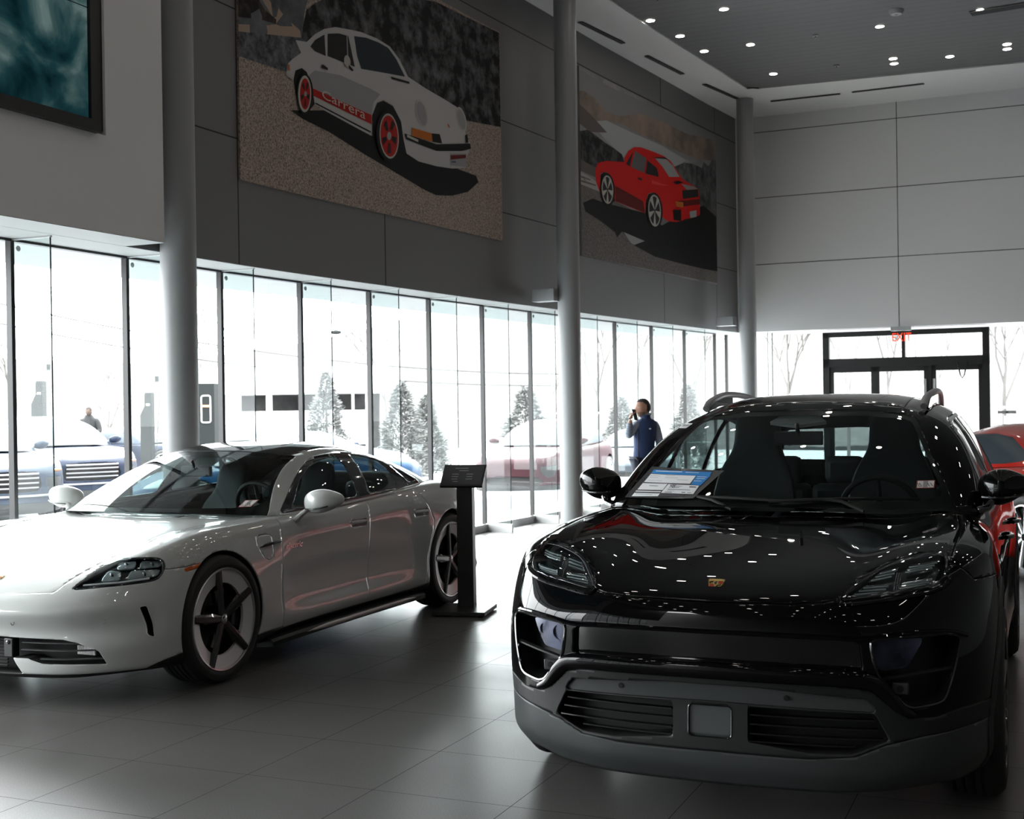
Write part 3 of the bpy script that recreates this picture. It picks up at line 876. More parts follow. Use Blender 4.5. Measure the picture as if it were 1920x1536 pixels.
def macan(pose, mats, label):
    root = empty('suv', label=label, cat='car'); place(root, pose)
    S, Hz = macan_body(); C, Rt = macan_cabin()
    car = Car(root, S, C, mats); P = MX_W; G = .0022
    # wheel arches
    arch = lambda cx, R: (lambda V: np.maximum(np.hypot(V[:, 0]-cx, V[:, 2]-P['R'])-R, .55-V[:, 1]))
    for cx, R in ((0, P['ra']), (-P['wb'], P['rb'])): car.take(arch(cx, R))
    for cx, R in ((0, P['ra']+.05), (-P['wb'], P['rb']+.05)):
        a = car.take(arch(cx, R)); a = clip(*a, .2-a[0][:, 2])
        car.part('wheel_arch_trim', offset(a, .004), mats['plastic'], 'pair', solid=.02)
    # cabin opening
    car.take(top(sym([(-.42, 0), (-.45, .3), (-.56, .62), (-.68, .79), (-1.1, .845), (-2.1, .845), (-2.9, .81), (-3.3, .62), (-3.45, 0)]), .9))
    # headlights
    HL = cr([(.785, .976), (.757, .986), (.691, .981), (.613, .962), (.557, .938), (.496, .895), (.462, .868), (.468, .850), (.58, .862), (.70, .879), (.77, .897), (.792, .93)], 4)
    h = car.take(front(HL, .3))
    for sg in (1, -1):
        hs = h if sg > 0 else mirror(h)
        V, F = recess(hs, (-.05, -.01*sg, -.012), .97)
        e = mk('headlight', V, F, mats['lamp_dark'], root, sharp=.6)
        bars = [[(.757, .968), (.664, .956), (.650, .934), (.738, .947)], [(.625, .949), (.568, .934), (.533, .905), (.603, .920)],
                [(.752, .917), (.649, .905), (.640, .884), (.722, .894)], [(.606, .901), (.525, .894), (.486, .866), (.585, .871)]]
        for q in bars:
            a, b, cc, d = [np.array(p) for p in q]
            for k in range(3):
                t = (k+.5)/3; l_, r_ = a+(d-a)*t, b+(cc-b)*t; mb = MB()
                pts = [car.fx(*(l_+(r_-l_)*u), -.012) for u in np.linspace(0, 1, 5)]
                mb.tube([Vector((p.x, sg*p.y, p.z)) for p in pts], .0046, 6, sy=.8); mb.build('light_bar', mats['lamp_bar'], e)
            mb = MB(); mb.tube([(lambda p: Vector((p.x, sg*p.y, p.z)))(car.fx(*x, -.010)) for x in (a, b, cc, d)], .0014, 5, closed=True); mb.build('bar_outline', mats['chrome_dim'], e)
        for y_ in (.632, .640, .648):
            mb = MB(); mb.tube([(lambda p: Vector((p.x, sg*p.y, p.z)))(car.fx(y_-.01+z_*0, z_, -.016)) for z_ in (.885, .91, .94)], .0016, 5); mb.build('light_rib', mats['chrome_dim'], e)
        fr, _ = split(offset(hs, -.001), lambda V: -psdf(V[:, 1:3]*[sg, 1], HL)-.009)
        mk('lamp_bezel', *fr, mats['gloss'], e, solid=.004)
        mk('lamp_lens', *offset(hs, .0006), mats['lens'], e)
    ledge = [(.80, .905), (.775, .882), (.70, .862), (.58, .845), (.47, .835), (.445, .85)]
    strip(car, ledge, .011, mats['paint'], 'headlight_ledge', off=-.001, sy=.7)
    # bonnet
    HD = sym([(.86, 0), (.857, .1), (.846, .288), (.822, .40), (.800, .44), (.785, .455), (.69, .490), (.60, .550), (.56, .610), (.52, .690), (.480, .760), (.455, .80), (.258, .803), (-.09, .80), (-.42, .775), (-.45, .70), (-.37, .5), (-.31, .25), (-.29, 0)])
    hood = car.take(top(HD, .78), G)
    ho = mk('bonnet', *both(hood), mats['paint'], root, solid=.012)
    # front fascia openings
    IN = rnd([(.552, .722), (.575, .592), (.672, .482), (.785, .500), (.815, .60), (.838, .716), (.80, .733), (.70, .732)], .03)
    q = car.take(front(IN, .3))
    for sg in (1, -1):
        hs = q if sg > 0 else mirror(q)
        e = mk('air_intake', *recess(hs, (-.10, -.03*sg, 0), .93), mats['plastic'], root, sharp=.6)
        L = loops(hs[1])[0]; b = MB(); b.tube([hs[0][i] for i in L[::2]], .0065, 6, closed=True); b.build('intake_rim', mats['gloss'], e)
        LN = rnd([(.735, .722), (.562, .716), (.570, .627), (.595, .606), (.676, .620), (.722, .695)], .012)
        l, _ = split(hs, lambda V: psdf(V[:, 1:3]*[sg, 1], LN))
        lm = mk('main_headlamp', *recess(offset(l, -.03), (-.045, 0, 0), .95), mats['lamp_dark'], e, sharp=.6)
        mk('headlamp_lens', *offset(l, -.022), mats['lens_blue'], lm)
        for (yy, zz, r) in ((.61, .675, .03), (.69, .685, .022)):
            b = MB(); c = car.fx(yy, zz, -.052); c.y *= sg
            b.lathe([(0, .0), (r*.5, .004), (r*.8, .014), (r, .03)], 20, frame(c, (0, 1, 0), (0, 0, 1), (1, 0, 0))); b.build('reflector', mats['chrome_dim'], lm)
        b = MB(); b.tube([Vector((car.fx(y, z, -.035).x, sg*y, z)) for y, z in ((.82, .612), (.70, .600), (.585, .578))], .013, 6, sy=.5); b.build('intake_blade', mats['plastic'], e)
        b = MB(); c = car.fx(.645, .545, -.045); b.box((c.x, sg*.645, .545), (.03, .055, .04)); so = b.build('parking_sensor', mats['plastic_grey'], e, bevel=.004)
        b = MB(); b.lathe([(0, .002), (.011, .002), (.012, 0)], 16, frame((c.x+.015, sg*.645, .545), (0, 1, 0), (0, 0, 1), (1, 0, 0))); b.build('sensor_eye', mats['black'], so)
    BD = symy([(0, .722), (.155, .722), (.50, .716), (.522, .70), (.530, .612), (.157, .620), (0, .621)])
    q = car.take(front(BD, .3)); V, F = both(q); mk('closed_grille_panel', *recess((V, F), (-.022, 0, 0)), mats['gloss'], root, sharp=.5)
    strip(car, [(0, .730), (.155, .730), (.40, .727), (.52, .722), (.62, .735), (.72, .742), (.80, .738), (.855, .715)], .009, mats['paint'], 'bumper_ridge', off=-.001)
    # lower matte section
    LOW = symy([(0, .560), (.157, .560), (.46, .556), (.56, .540), (.62, .485), (.68, .448), (.76, .450), (.84, .47), (1.1, .47), (1.1, .05), (0, .05)])
    arc = lambda V: np.maximum(psdf(V[:, 1:3], LOW), .36-V[:, 0])
    low = car.take(arc, .001); keep = car.body
    car.body = low
    SK = symy([(0, .300), (.345, .298), (.50, .312), (.60, .355), (.72, .385), (.86, .40), (1.1, .41), (1.1, 0), (0, 0)])
    sk = car.take(front(SK, .2), .001)
    V, F = both(sk); mk('front_skirt', V, F, mats['skirt'], root, solid=.012)
    GB = symy([(0, .538), (.163, .538), (.50, .514), (.535, .512), (.572, .470), (.57, .466), (.167, .474), (0, .476)])
    q = car.take(front(GB, .3)); V, F = both(q); gb = mk('sensor_band', *recess((V, F), (-.014, 0, 0)), mats['plastic_grey'], root, sharp=.5)
    for y in (-.34, .27):
        b = MB(); c = car.fx(y, .502, -.012); b.lathe([(0, .004), (.009, .004), (.010, 0)], 16, frame(c, (0, 1, 0), (0, 0, 1), (1, 0, 0))); b.build('parking_sensor', mats['gloss'], gb)
    GR = rnd([(.135, .466), (.566, .462), (.612, .370), (.50, .322), (.35, .318), (.135, .343)], .012)
    q = car.take(front(GR, .3))
    for sg in (1, -1):
        hs = q if sg > 0 else mirror(q)
        e = mk('lower_grille', *recess(hs, (-.09, 0, 0), .96), mats['black'], root, sharp=.6)
        for z0 in (.437, .405, .372, .345):
            b = MB(); y1 = float(np.interp(z0, [.318, .37, .462], [.40, .60, .56]))-.012
            ys = np.linspace(.142, y1, 9); b.tube([Vector((car.fx(y, z0, -.02).x, sg*y, z0-.0*y)) for y in ys], .016, 6, sy=.28); b.build('grille_slat', mats['gloss'], e)
    RD = rnd([(.078, .462), (-.078, .462), (-.078, .350), (.078, .350)], .016)
    q = car.take(front(RD, .3)); V, F = both(q); rd = mk('radar_cover', *offset((V, F), -.006), mats['radar'], root, solid=.01)
    b = MB(); b.tube([tuple(car.fx(y, z, .001)) for y, z in RD], .0024, 6, closed=True); b.build('cover_rim', mats['gloss'], rd)
    low = car.body; V, F = both(low); mk('lower_bumper', V, F, mats['plastic'], root, solid=.012)
    car.body = keep
    # gloss bar with legs
    bar = [(0, .590), (.16, .589), (.36, .587), (.50, .583), (.555, .572), (.60, .535), (.645, .485), (.69, .462)]
    Pb = cr(bar, 5, False); b = MB()
    P3 = [car.fx(y, z, .004) for y, z in Pb]; full = [Vector((p.x, -p.y, p.z)) for p in P3[::-1]]+P3[1:]
    rr = [float(np.interp(abs(p.y), [0, .5, .6, .70], [.031, .031, .027, .010])) for p in full]
    V = []; n = 12
    for i, p in enumerate(full):
        a, c = full[max(i-1, 0)], full[min(i+1, len(full)-1)]; t = (c-a).normalized(); nn = Vector((1, 0, 0)); nn = (nn-t*nn.dot(t)).normalized(); w = t.cross(nn)
        for k in range(n): an = 2*PI*k/n; V.append(p+nn*math.cos(an)*.016+w*math.sin(an)*rr[i])
    F = [(i*n+k, i*n+(k+1) % n, (i+1)*n+(k+1) % n, (i+1)*n+k) for i in range(len(full)-1) for k in range(n)]+[tuple(range(n))[::-1], tuple((len(full)-1)*n+k for k in range(n))]
    mk('bumper_bar', V, F, mats['paint'], root)
    # remaining painted panels
    bp = car.take(lambda V: np.maximum(psdf(V[:, [0, 2]], [(1.2, 0), (1.2, .95), (.50, .95), (.47, .897), (.2, .884), (.14, .80), (.2, .3), (.2, 0)]), -9+0*V[:, 0]), G)
    V, F = both(bp); mk('front_bumper', V, F, mats['paint'], root, solid=.01)
    fd = car.take(lambda V: np.maximum(-.515-V[:, 0], -9+0*V[:, 0]), G); car.part('front_wing', fd, mats['paint'], 'pair', solid=.01)
    door = lambda x0, x1: (lambda V: np.maximum(np.maximum(x0-V[:, 0], V[:, 0]-x1), .33-V[:, 2]))
    for nm, x0, x1 in (('front_door', -1.58, -.4), ('rear_door', -2.42, -1.58)):
        d = car.take(door(x0, x1), G); hs = car.part(nm, d, mats['paint'], 'pair', solid=.01)
        for o, sg in zip(hs, (1, -1)):
            b = MB(); xc = x0+.14; p = car.sy(xc, .86, sg, .012)
            b.tube([car.sy(xc-.10, .862, sg, .008), car.sy(xc-.07, .862, sg, .03), car.sy(xc+.07, .862, sg, .03), car.sy(xc+.10, .862, sg, .008)], .014, 8, sy=.8); b.build('door_handle', mats['gloss'], o)
    sl = car.take(lambda V: np.maximum(V[:, 2]-.335, np.abs(V[:, 0]+1.45)-1.2), .001); car.part('sill', sl, mats['plastic'], 'pair', solid=.01)
    [mk('rear_body', *q_, mats['paint'], root, solid=.01) for q_ in islands(both(car.body))]
    # cabin: windscreen, side glass, roof
    WS = symy([(0, 1.0), (.765, 1.0), (.765, 1.05), (.70, 1.17), (.615, 1.32), (.545, 1.445), (.515, 1.468), (.30, 1.490), (0, 1.498)])
    ws = car.take(lambda V: np.maximum(psdf(V[:, 1:3], WS), -1.6-V[:, 0]), src='cab')
    V, F = both(ws); w = mk('windscreen', V, F, mats['glass'], root)
    fr, _ = split((V, F), lambda V: -psdf(V[:, 1:3], symy([(0, 1.098), (.60, 1.098), (.69, 1.115), (.70, 1.13), (.63, 1.26), (.53, 1.43), (.50, 1.45), (.28, 1.470), (0, 1.476)])))
    mk('windscreen_border', *offset(fr, -.003), mats['frit'], w)
    DL = rnd([(-.72, 1.045), (-1.0, 1.24), (-1.27, 1.395), (-1.50, 1.442), (-2.1, 1.468), (-2.6, 1.43), (-2.98, 1.34), (-3.12, 1.18), (-3.05, 1.10), (-2.6, 1.07), (-1.6, 1.045)], .04)
    dl = car.take(side(DL), src='cab')
    GL = [('front_side_window', [(-.82, 1.075), (-1.03, 1.225), (-1.29, 1.372), (-1.52, 1.422), (-1.66, 1.438), (-1.60, 1.075)]),
          ('rear_side_window', [(-1.70, 1.08), (-1.75, 1.44), (-2.1, 1.45), (-2.38, 1.435), (-2.46, 1.09)]), ('quarter_window', [(-2.54, 1.10), (-2.46, 1.43), (-2.62, 1.41), (-2.94, 1.32), (-3.05, 1.17), (-2.98, 1.12)])]
    rest = dl
    for nm, pg in GL:
        g_, rest = split(rest, side(rnd(pg, .03))); car.part(nm, g_, mats['glass_dark'], 'pair')
    car.part('window_trim', offset(rest, .002), mats['gloss'], 'pair', solid=.006)
    RW = symy([(0, 1.14), (.55, 1.15), (.45, 1.37), (0, 1.385)])
    rw = car.take(lambda V: np.maximum(psdf(V[:, 1:3], RW), V[:, 0]+2.9), src='cab'); V, F = both(rw); mk('rear_window', V, F, mats['glass_dark'], root)
    ro = car.take(lambda V: np.maximum(psdf(V[:, :2], sym([(-1.33, 0), (-1.33, .40), (-1.36, .47), (-2.6, .47), (-2.65, 0)])), 1.45-V[:, 2]), .002, src='cab')
    V, F = both(ro); mk('glass_roof', V, F, mats['roof_glass'], root, solid=.004)
    V, F = both(car.cab); mk('roof', V, F, mats['paint'], root, solid=.02)
    # roof rails
    for sg in (1, -1):
        b = MB(); pts = [(-1.41, .560, 1.508), (-1.47, .560, 1.535), (-1.60, .562, 1.557), (-1.9, .575, 1.583), (-2.3, .57, 1.583), (-2.65, .555, 1.555), (-2.82, .545, 1.52), (-2.90, .54, 1.475)]
        b.tube([Vector((x, sg*y, z)) for x, y, z in cr(pts, 4, False)], .018, 10, sy=1.0); b.build('roof_rail', mats['rail'], root)
    # mirrors
    for sg in (1, -1):
        V, F = mirror_mesh((-.72, sg*.945, 1.150), .215, .165, .15, None, sg)
        e = mk('door_mirror', V, F, mats['paint'], root, subd=1)
        b = MB(); b.tube([(-.66, sg*.84, 1.045), (-.67, sg*.88, 1.06), (-.70, sg*.90, 1.10)], [.035, .026, .03], 10, sy=.6); b.build('mirror_foot', mats['gloss'], e)
        b = MB(); b.tube([(-.66, sg*.86, 1.108), (-.637, sg*.91, 1.106), (-.645, sg*.96, 1.108), (-.675, sg*1.01, 1.115)], .006, 6); b.build('mirror_trim', mats['gloss'], e)
        b = MB(); b.sphere((-.795, sg*.965, 1.15), 1, 16, 8, (.006, .095, .06)); b.build('mirror_glass', mats['chrome_dim'], e)
    # wipers
    for y0, y1 in ((-.60, .02), (-.02, .60)):
        b = MB(); 
        def wsz(y): return -.375-.22*(abs(y)/.6)**2, 1.085
        pts = [(wsz(y0+(y1-y0)*t)[0]+.02-.02*t, y0+(y1-y0)*t, wsz(0)[1]+.012+.012*math.sin(t*3)) for t in np.linspace(0, 1, 9)]
        b.tube(pts, .007, 6); b.tube([pts[3], (pts[4][0]+.02, pts[4][1], pts[4][2]-.01), (-.36, pts[4][1]+.1, 1.06)], .008, 6); b.build('wiper', mats['black'], root)
    b = MB(); b.box((-.33, 0, 1.000), (.12, 1.1, .02)); b.build('cowl', mats['black'], root)
    # stickers behind the glass
    crest(root, car.bvh().ray_cast(Vector((.745, 0, 2)), Vector((0, 0, -1)))[0]+Vector((0, 0, .001)), (.5, 0, .87), (-.87, 0, .5), .062, mats)
    wells(car, P, mats['black'])
    b = MB(); b.box((-1.45, 0, .27), (2.0, 1.72, .16)); b.box((.42, 0, .38), (.5, 1.0, .28)); b.box((0, 0, .5), (.5, .96, .4)); b.box((-2.9, 0, .5), (.6, .96, .4)); b.box((-3.5, 0, .4), (.4, 1.2, .2)); b.build('underbody', mats['black'], root)
    add_wheels(car, P, dict(mats, lip=mats['spoke'], spoke=mats['spoke'], cap=mats['chrome_dim'], petal=mats['chrome_dim']), 'five')
    interior(car, mats, (-.42, 1.06), (-1.02, 0, 1.36), -1.62, floor=.42, zb=.98, yw=.84, xr=-3.1, wheel_z=1.0, seat_s=1.12)
    b = MB(); b.prism([(0, .17), (-.075, .0), (.0, -.16), (.02, -.16), (.06, 0), (.02, .17)][:0] or [(.0, -.14), (.045, 0), (0, .14), (-.06, .10), (-.075, 0), (-.06, -.10)], .02, frame((-1.13, -.02, 1.425), (.82, 0, -.42), (0, 1, 0), (.42, 0, .82))); b.build('overhead_console', mats['console'], root, smooth=False)

    # roof rail infill: the closed web under the front foot of each rail
    for sg in (1, -1):
        V = []; pts = [(-1.43, 1.505), (-1.56, 1.545), (-1.78, 1.572), (-2.1, 1.582), (-2.1, 1.53), (-1.75, 1.52), (-1.5, 1.49)]
        b = MB(); b.prism([(x, z) for x, z in pts], .012, frame((0, sg*.575+.006, 0), (1, 0, 0), (0, 0, 1), (0, -1, 0))); b.build('rail_web', mats['gloss'], root, smooth=False)
    return root, car
# ------------------------------------------------------------------ white saloon
def taycan(pose, mats, label):
    root = empty('sedan', label=label, cat='car'); place(root, pose)
    S, Hz = taycan_body(); C, Rt = taycan_cabin()
    car = Car(root, S, C, mats); P = TY_W; G = .0016
    arch = lambda cx, R: (lambda V: np.maximum(np.hypot(V[:, 0]-cx, V[:, 2]-P['R'])-R, .55-V[:, 1]))
    for cx, R in ((0, P['ra']), (-P['wb'], P['rb'])): car.take(arch(cx, R))
    car.take(top(sym([(-.50, 0), (-.53, .3), (-.62, .60), (-.76, .78), (-1.15, .84), (-2.1, .84), (-2.6, .79), (-3.0, .66), (-3.2, .3), (-3.22, 0)]), .75))
    # headlights
    HL = cr([(.563, .617), (.580, .665), (.600, .722), (.625, .748), (.70, .758), (.80, .763), (.865, .752), (.893, .715), (.897, .672), (.885, .643), (.83, .632), (.70, .624)], 4)
    h = car.take(front(HL, .25))
    for sg in (1, -1):
        hs = h if sg > 0 else mirror(h)
        e = mk('headlight', *recess(hs, (-.05, -.02*sg, -.01), .94), mats['lamp_dark'], root, sharp=.6)
        for q in ([(.655, .700), (.730, .695), (.745, .652), (.66, .650)], [(.655, .735), (.765, .742), (.78, .706), (.70, .706)], [(.785, .742), (.862, .738), (.872, .708), (.795, .706)], [(.765, .696), (.872, .696), (.872, .660), (.77, .652)]):
            l, _ = split(offset(h, -.020), front(rnd(q, .012), .2))
            if len(l[1]):
                lo = mk('lamp_module', *(l if sg > 0 else mirror(l)), mats['lamp_bar'], e, solid=.014)
                c = l[0].mean(0); b = MB(); b.lathe([(0, .003), (.009, .0022), (.014, -.001), (.015, -.003)], 20, frame((c[0]+.003, sg*c[1], c[2]), (0, 1, 0), (0, 0, 1), (1, 0, 0))); b.build('projector', mats['lamp_dark'], lo)
        st = MB(); st.tube([Vector((car.fx(y, z, -.012).x, sg*y, z)) for y, z in ((.60, .634), (.68, .640), (.76, .643), (.86, .655))], .006, 6); st.build('light_guide', mats['alloy_grey'], e)
        fr, _ = split(offset(hs, -.001), lambda V: -psdf(V[:, 1:3]*[sg, 1], HL)-.008)
        mk('lamp_bezel', *fr, mats['gloss'], e, solid=.004)
        mk('lamp_lens', *offset(hs, .0006), mats['lens'], e)
    # bonnet
    HD = sym([(.838, 0), (.835, .13), (.824, .308), (.804, .462), (.79, .478), (.661, .512), (.53, .555), (.3, .62), (0, .665), (-.4, .705), (-.64, .725), (-.66, .70), (-.52, .5), (-.43, .25), (-.41, 0)])
    hood = car.take(top(HD, .55), G); mk('bonnet', *both(hood), mats['paint'], root, solid=.012)
    # front openings
    SL = rnd([(.856, .520), (.880, .522), (.906, .345), (.880, .366)], .012)
    q = car.take(front(SL, .3))
    for sg in (1, -1):
        hs = q if sg > 0 else mirror(q)
        e = mk('side_intake', *recess(hs, (-.07, -.03*sg, 0), .9), mats['black'], root, sharp=.6)
        L = loops(hs[1])[0]; b = MB(); b.tube([hs[0][i] for i in L[::2]], .004, 6, closed=True); b.build('intake_rim', mats['paint'], e)
    GR = symy([(0, .375), (.198, .373), (.383, .369), (.545, .366), (.62, .350), (.70, .318), (.722, .300), (.748, .233), (.456, .243), (.385, .262), (.372, .268), (.276, .268), (.30, .235), (.340, .187), (.30, .183), (0, .183)])
    q = car.take(front(GR, .3)); V, F = both(q); e = mk('lower_grille', *recess((V, F), (-.12, 0, 0), .98), mats['black'], root, sharp=.6)
    for z0, y0, y1 in ((.343, .30, .64), (.306, .30, .70), (.262, .42, .73)):
        for sg in (1, -1):
            b = MB(); ys = np.linspace(y0, y1, 8); b.tube([Vector((car.fx(y, z0, -.035).x, sg*y, z0)) for y in ys], .014, 6, sy=.35); b.build('grille_slat', mats['plastic_grey'], e)
    for k in range(9):
        z0 = .35-k*.017; b = MB(); b.tube([Vector((car.fx(y, z0, -.05).x, y, z0)) for y in np.linspace(-.20, .20, 7)], .006, 5); b.build('grille_slat', mats['plastic'], e)
    for sg in (1, -1):
        b = MB(); c = car.fx(.235, .315, -.03); b.box((c.x, sg*.235, .315), (.05, .06, .10)); p_ = b.build('grille_pillar', mats['plastic'], e, bevel=.006)
        b = MB(); b.lathe([(0, .008), (.010, .006), (.012, 0)], 16, frame((c.x+.026, sg*.235, .345), (0, 1, 0), (0, 0, 1), (1, 0, 0))); b.build('camera_eye', mats['gloss'], p_)
        b = MB(); c = car.fx(.62, .30, -.09)
        for k in range(14): b.box((c.x, sg*(.57+k*.0085), .300), (.012, .004, .045))
        b.build('radiator_fins', mats['alloy_grey'], e)
    # signal lamps, sensors
    SG = [(.322, .688), (.130, .707), (.150, .682), (.320, .668)]
    q = car.take(side(rnd(SG, .006), .8)); hs = car.part('side_marker', offset(q, .002), mats['amber'], 'pair', solid=.01)
    for y, z in ((.726, .451), (.28, .45)):
        for sg in (1, -1):
            b = MB(); p = car.fx(y, z, .0006); nn = (car.fx(y, z, 1)-car.fx(y, z)).normalized(); M_ = frame((p.x, sg*p.y, p.z), (0, 1, 0), (0, 0, 1), (nn.x, sg*nn.y, nn.z))
            b.lathe([(.0095, 0), (.0095, .0012), (.0125, .0012), (.0125, 0)], 20, M_); b.build('parking_sensor', mats['lamp_dark'], root)
    # lower splitter
    sp = car.take(lambda V: np.maximum(V[:, 2]-(.186+.06*np.clip((V[:, 1]-.86)/.1, 0, 1)), .32-V[:, 0])); mk('splitter', *both(sp), mats['black'], root, solid=.01)
    # front bumper and wings
    bp = car.take(lambda V: psdf(V[:, [0, 2]], [(1.2, 0), (1.2, .70), (.46, .70), (.43, .694), (.32, .694), (.20, .70), (.12, .5), (.2, 0)]), G)
    mk('front_bumper', *both(bp), mats['paint'], root, solid=.01)
    sill = car.take(lambda V: np.maximum(V[:, 2]-(.212+.02*np.clip((-V[:, 0]-1.9)/.7, 0, 1)), np.abs(V[:, 0]+1.45)-1.12), .001); car.part('sill', sill, mats['plastic'], 'pair', solid=.01)
    for sg in (1, -1):
        b = MB(); pts = [(-.50, .925, .135), (-.62, .945, .145), (-1.2, .945, .150), (-1.9, .95, .152), (-2.3, .955, .152), (-2.46, .94, .145)]
        V = []; Pp = cr(pts, 4, False)
        for x, y, z in Pp: V += [(x, sg*y, z+.022), (x, sg*(y+.018), z+.008), (x, sg*(y+.012), z-.02), (x, sg*(y-.10), z-.03), (x, sg*(y-.10), z+.03)]
        F = [(i*5+j, i*5+(j+1) % 5, (i+1)*5+(j+1) % 5, (i+1)*5+j) for i in range(len(Pp)-1) for j in range(5)]+[tuple(range(5)), tuple((len(Pp)-1)*5+j for j in range(5))[::-1]]
        so = mk('side_skirt', V, F, mats['plastic'], root, smooth=False)
        V = []; Pp = cr([(-.84, .965, .150), (-1.2, .966, .153), (-1.9, .971, .156), (-2.28, .976, .156)], 4, False)
        for i, (x, y, z) in enumerate(Pp):
            t = .015*min(1, i/3, (len(Pp)-1-i)/2+.1); V += [(x, sg*y, z+t), (x, sg*(y-.003), z-t)]
        mk('skirt_blade', V, [(2*i, 2*i+1, 2*i+3, 2*i+2) for i in range(len(Pp)-1)], mats['alloy_grey'], so, solid=.004)
    # charge flap
    FL = cr([(-.375, .745), (-.385, .782), (-.43, .793), (-.50, .790), (-.535, .775), (-.540, .72), (-.530, .665), (-.500, .643), (-.465, .643), (-.41, .680)], 4)
    ins, car.body = split(car.body, side(FL, .6), .0012); ch = car.part('charge_flap', ins, mats['paint'], 'pair', solid=.004)
    for o, sg in zip(ch, (1, -1)):
        V = []; n = 10
        b = MB(); pts = [car.sy(x, z, sg, .004) for x, z in ((-.395, .722), (-.45, .728), (-.52, .733), (-.58, .735), (-.628, .734))]
        b.tube(pts, [.004, .011, .013, .010, .003], 8, sy=.9); b.build('wing_blade', mats['gloss'], root)
    wg = car.take(lambda V: np.maximum(psdf(V[:, [0, 2]], [(1, 1.2), (-.62, 1.2), (-.655, .88), (-.626, .65), (-.618, .2), (-.618, 0), (1, 0)]), .3-V[:, 1]), G); car.part('front_wing', wg, mats['paint'], 'pair', solid=.01)
    D1 = [(-.60, 1.2), (-.655, .88), (-.626, .65), (-.618, .0), (-1.62, .0), (-1.685, .387), (-1.693, .57), (-1.70, .83), (-1.73, .90), (-1.75, 1.2)]
    D2 = [(-1.75, 1.2), (-1.73, .90), (-1.70, .83), (-1.693, .57), (-1.685, .387), (-1.62, 0), (-2.45, 0), (-2.50, .45), (-2.575, .62), (-2.585, .70), (-2.53, .80), (-2.44, .905), (-2.35, 1.2)]
    dd = []
    for nm, pg, hx in (('front_door', D1, -1.545), ('rear_door', D2, -2.41)):
        d = car.take(lambda V, pg=pg: np.maximum(psdf(V[:, [0, 2]], pg), .6-V[:, 1]), G)
        hp = rnd([(hx-.105, .79), (hx+.105, .79), (hx+.105, .745), (hx-.105, .738)], .02)
        pocket, d = split(d, side(hp, .6))
        hs = car.part(nm, d, mats['paint'], 'pair', solid=.01)
        for o, sg in zip(hs, (1, -1)):
            ps = pocket if sg > 0 else mirror(pocket)
            hh = mk('door_handle', *recess(ps, (0, -.018*sg, 0), 1), mats['paint'], o, sharp=.7)
            b = MB(); b.tube([car.sy(x, .772, sg, -.002) for x in np.linspace(hx-.095, hx+.098, 7)], [.010, .014, .015, .015, .015, .014, .010], 8, sy=1.0); b.build('grip', mats['paint'], hh)
            b = MB(); p = car.sy(hx+.02, .73, sg, .001)
        dd.append(hs)
    # script lettering on the front doors
    for o, sg in zip(dd[0], (1, -1)):
        p0 = car.sy(-.66 if sg > 0 else -.86, .682, sg, .003); p1 = car.sy(-.86 if sg > 0 else -.66, .682, sg, .003); pu = car.sy(-.66 if sg > 0 else -.86, .72, sg, .003)
        rt = (p1-p0).normalized(); up = (pu-p0); up = (up-rt*up.dot(rt)).normalized()
        text('script_badge', 'electric', .05, mats['chrome_dim'], o, frame(p0, rt, up, rt.cross(up)), shear=.35, fit=.19)
    [mk('rear_body', *q_, mats['paint'], root, solid=.01) for q_ in islands(both(car.body))]
    # tail lamp strip
    b = MB(); pts = []
    for y in np.linspace(-.84, .84, 25):
        h_ = car.bvh().ray_cast(Vector((-6, y, .75)), Vector((1, 0, 0)))[0]; pts.append((h_.x-.002, y, .75))
    b.tube(pts, .016, 6); b.build('tail_lamp', mats['red_lamp'], root)
    for sg in (1, -1):
        b = MB(); b.tube([(-3.70, sg*.62, .30), (-3.60, sg*.76, .29), (-3.42, sg*.885, .27), (-3.3, sg*.925, .25)], [.05, .05, .045, .03], 8, sy=1.5); b.build('rear_diffuser', mats['plastic'], root)
    # cabin
    WS = symy([(0, .82), (.80, .82), (.80, .895), (.775, .925), (.665, 1.06), (.555, 1.205), (.525, 1.228), (.42, 1.243), (.2, 1.257), (0, 1.260)])
    ws = car.take(lambda V: np.maximum(psdf(V[:, 1:3], WS), -1.62-V[:, 0]), src='cab')
    V, F = both(ws); w = mk('windscreen', V, F, mats['glass'], root)
    fr, _ = split((V, F), lambda V: -psdf(V[:, 1:3], symy([(0, .938), (.60, .938), (.70, .945), (.735, .962), (.64, 1.075), (.53, 1.203), (.50, 1.213), (.40, 1.228), (.16, 1.24), (.14, 1.225), (0, 1.225)])))
    mk('windscreen_border', *offset(fr, -.003), mats['frit'], w)
    DL = cr([(-.76, .90), (-.90, .975), (-1.12, 1.082), (-1.33, 1.165), (-1.52, 1.212), (-1.75, 1.233), (-1.95, 1.230), (-2.2, 1.200), (-2.4, 1.145), (-2.56, 1.075), (-2.665, 1.01), (-2.70, .975), (-2.64, .962), (-2.45, .955), (-2.0, .935), (-1.6, .917), (-1.2, .903), (-.9, .895), (-.78, .892)], 3)
    dl = car.take(side(DL), src='cab'); rest = dl
    GL = [('front_side_window', [(-.90, .925), (-1.13, 1.062), (-1.34, 1.145), (-1.53, 1.19), (-1.70, 1.208), (-1.74, 1.208), (-1.66, .94)]),
          ('rear_side_window', [(-1.82, .948), (-1.92, 1.205), (-2.05, 1.200), (-2.2, 1.175), (-2.34, 1.137), (-2.37, 1.12), (-2.46, .975), (-2.40, .970)]), ('quarter_window', [(-2.49, .98), (-2.41, 1.11), (-2.53, 1.055), (-2.625, .995), (-2.61, .985)])]
    for nm, pg in GL:
        g_, rest = split(rest, side(rnd(pg, .022))); car.part(nm, g_, mats['glass_dark'], 'pair')
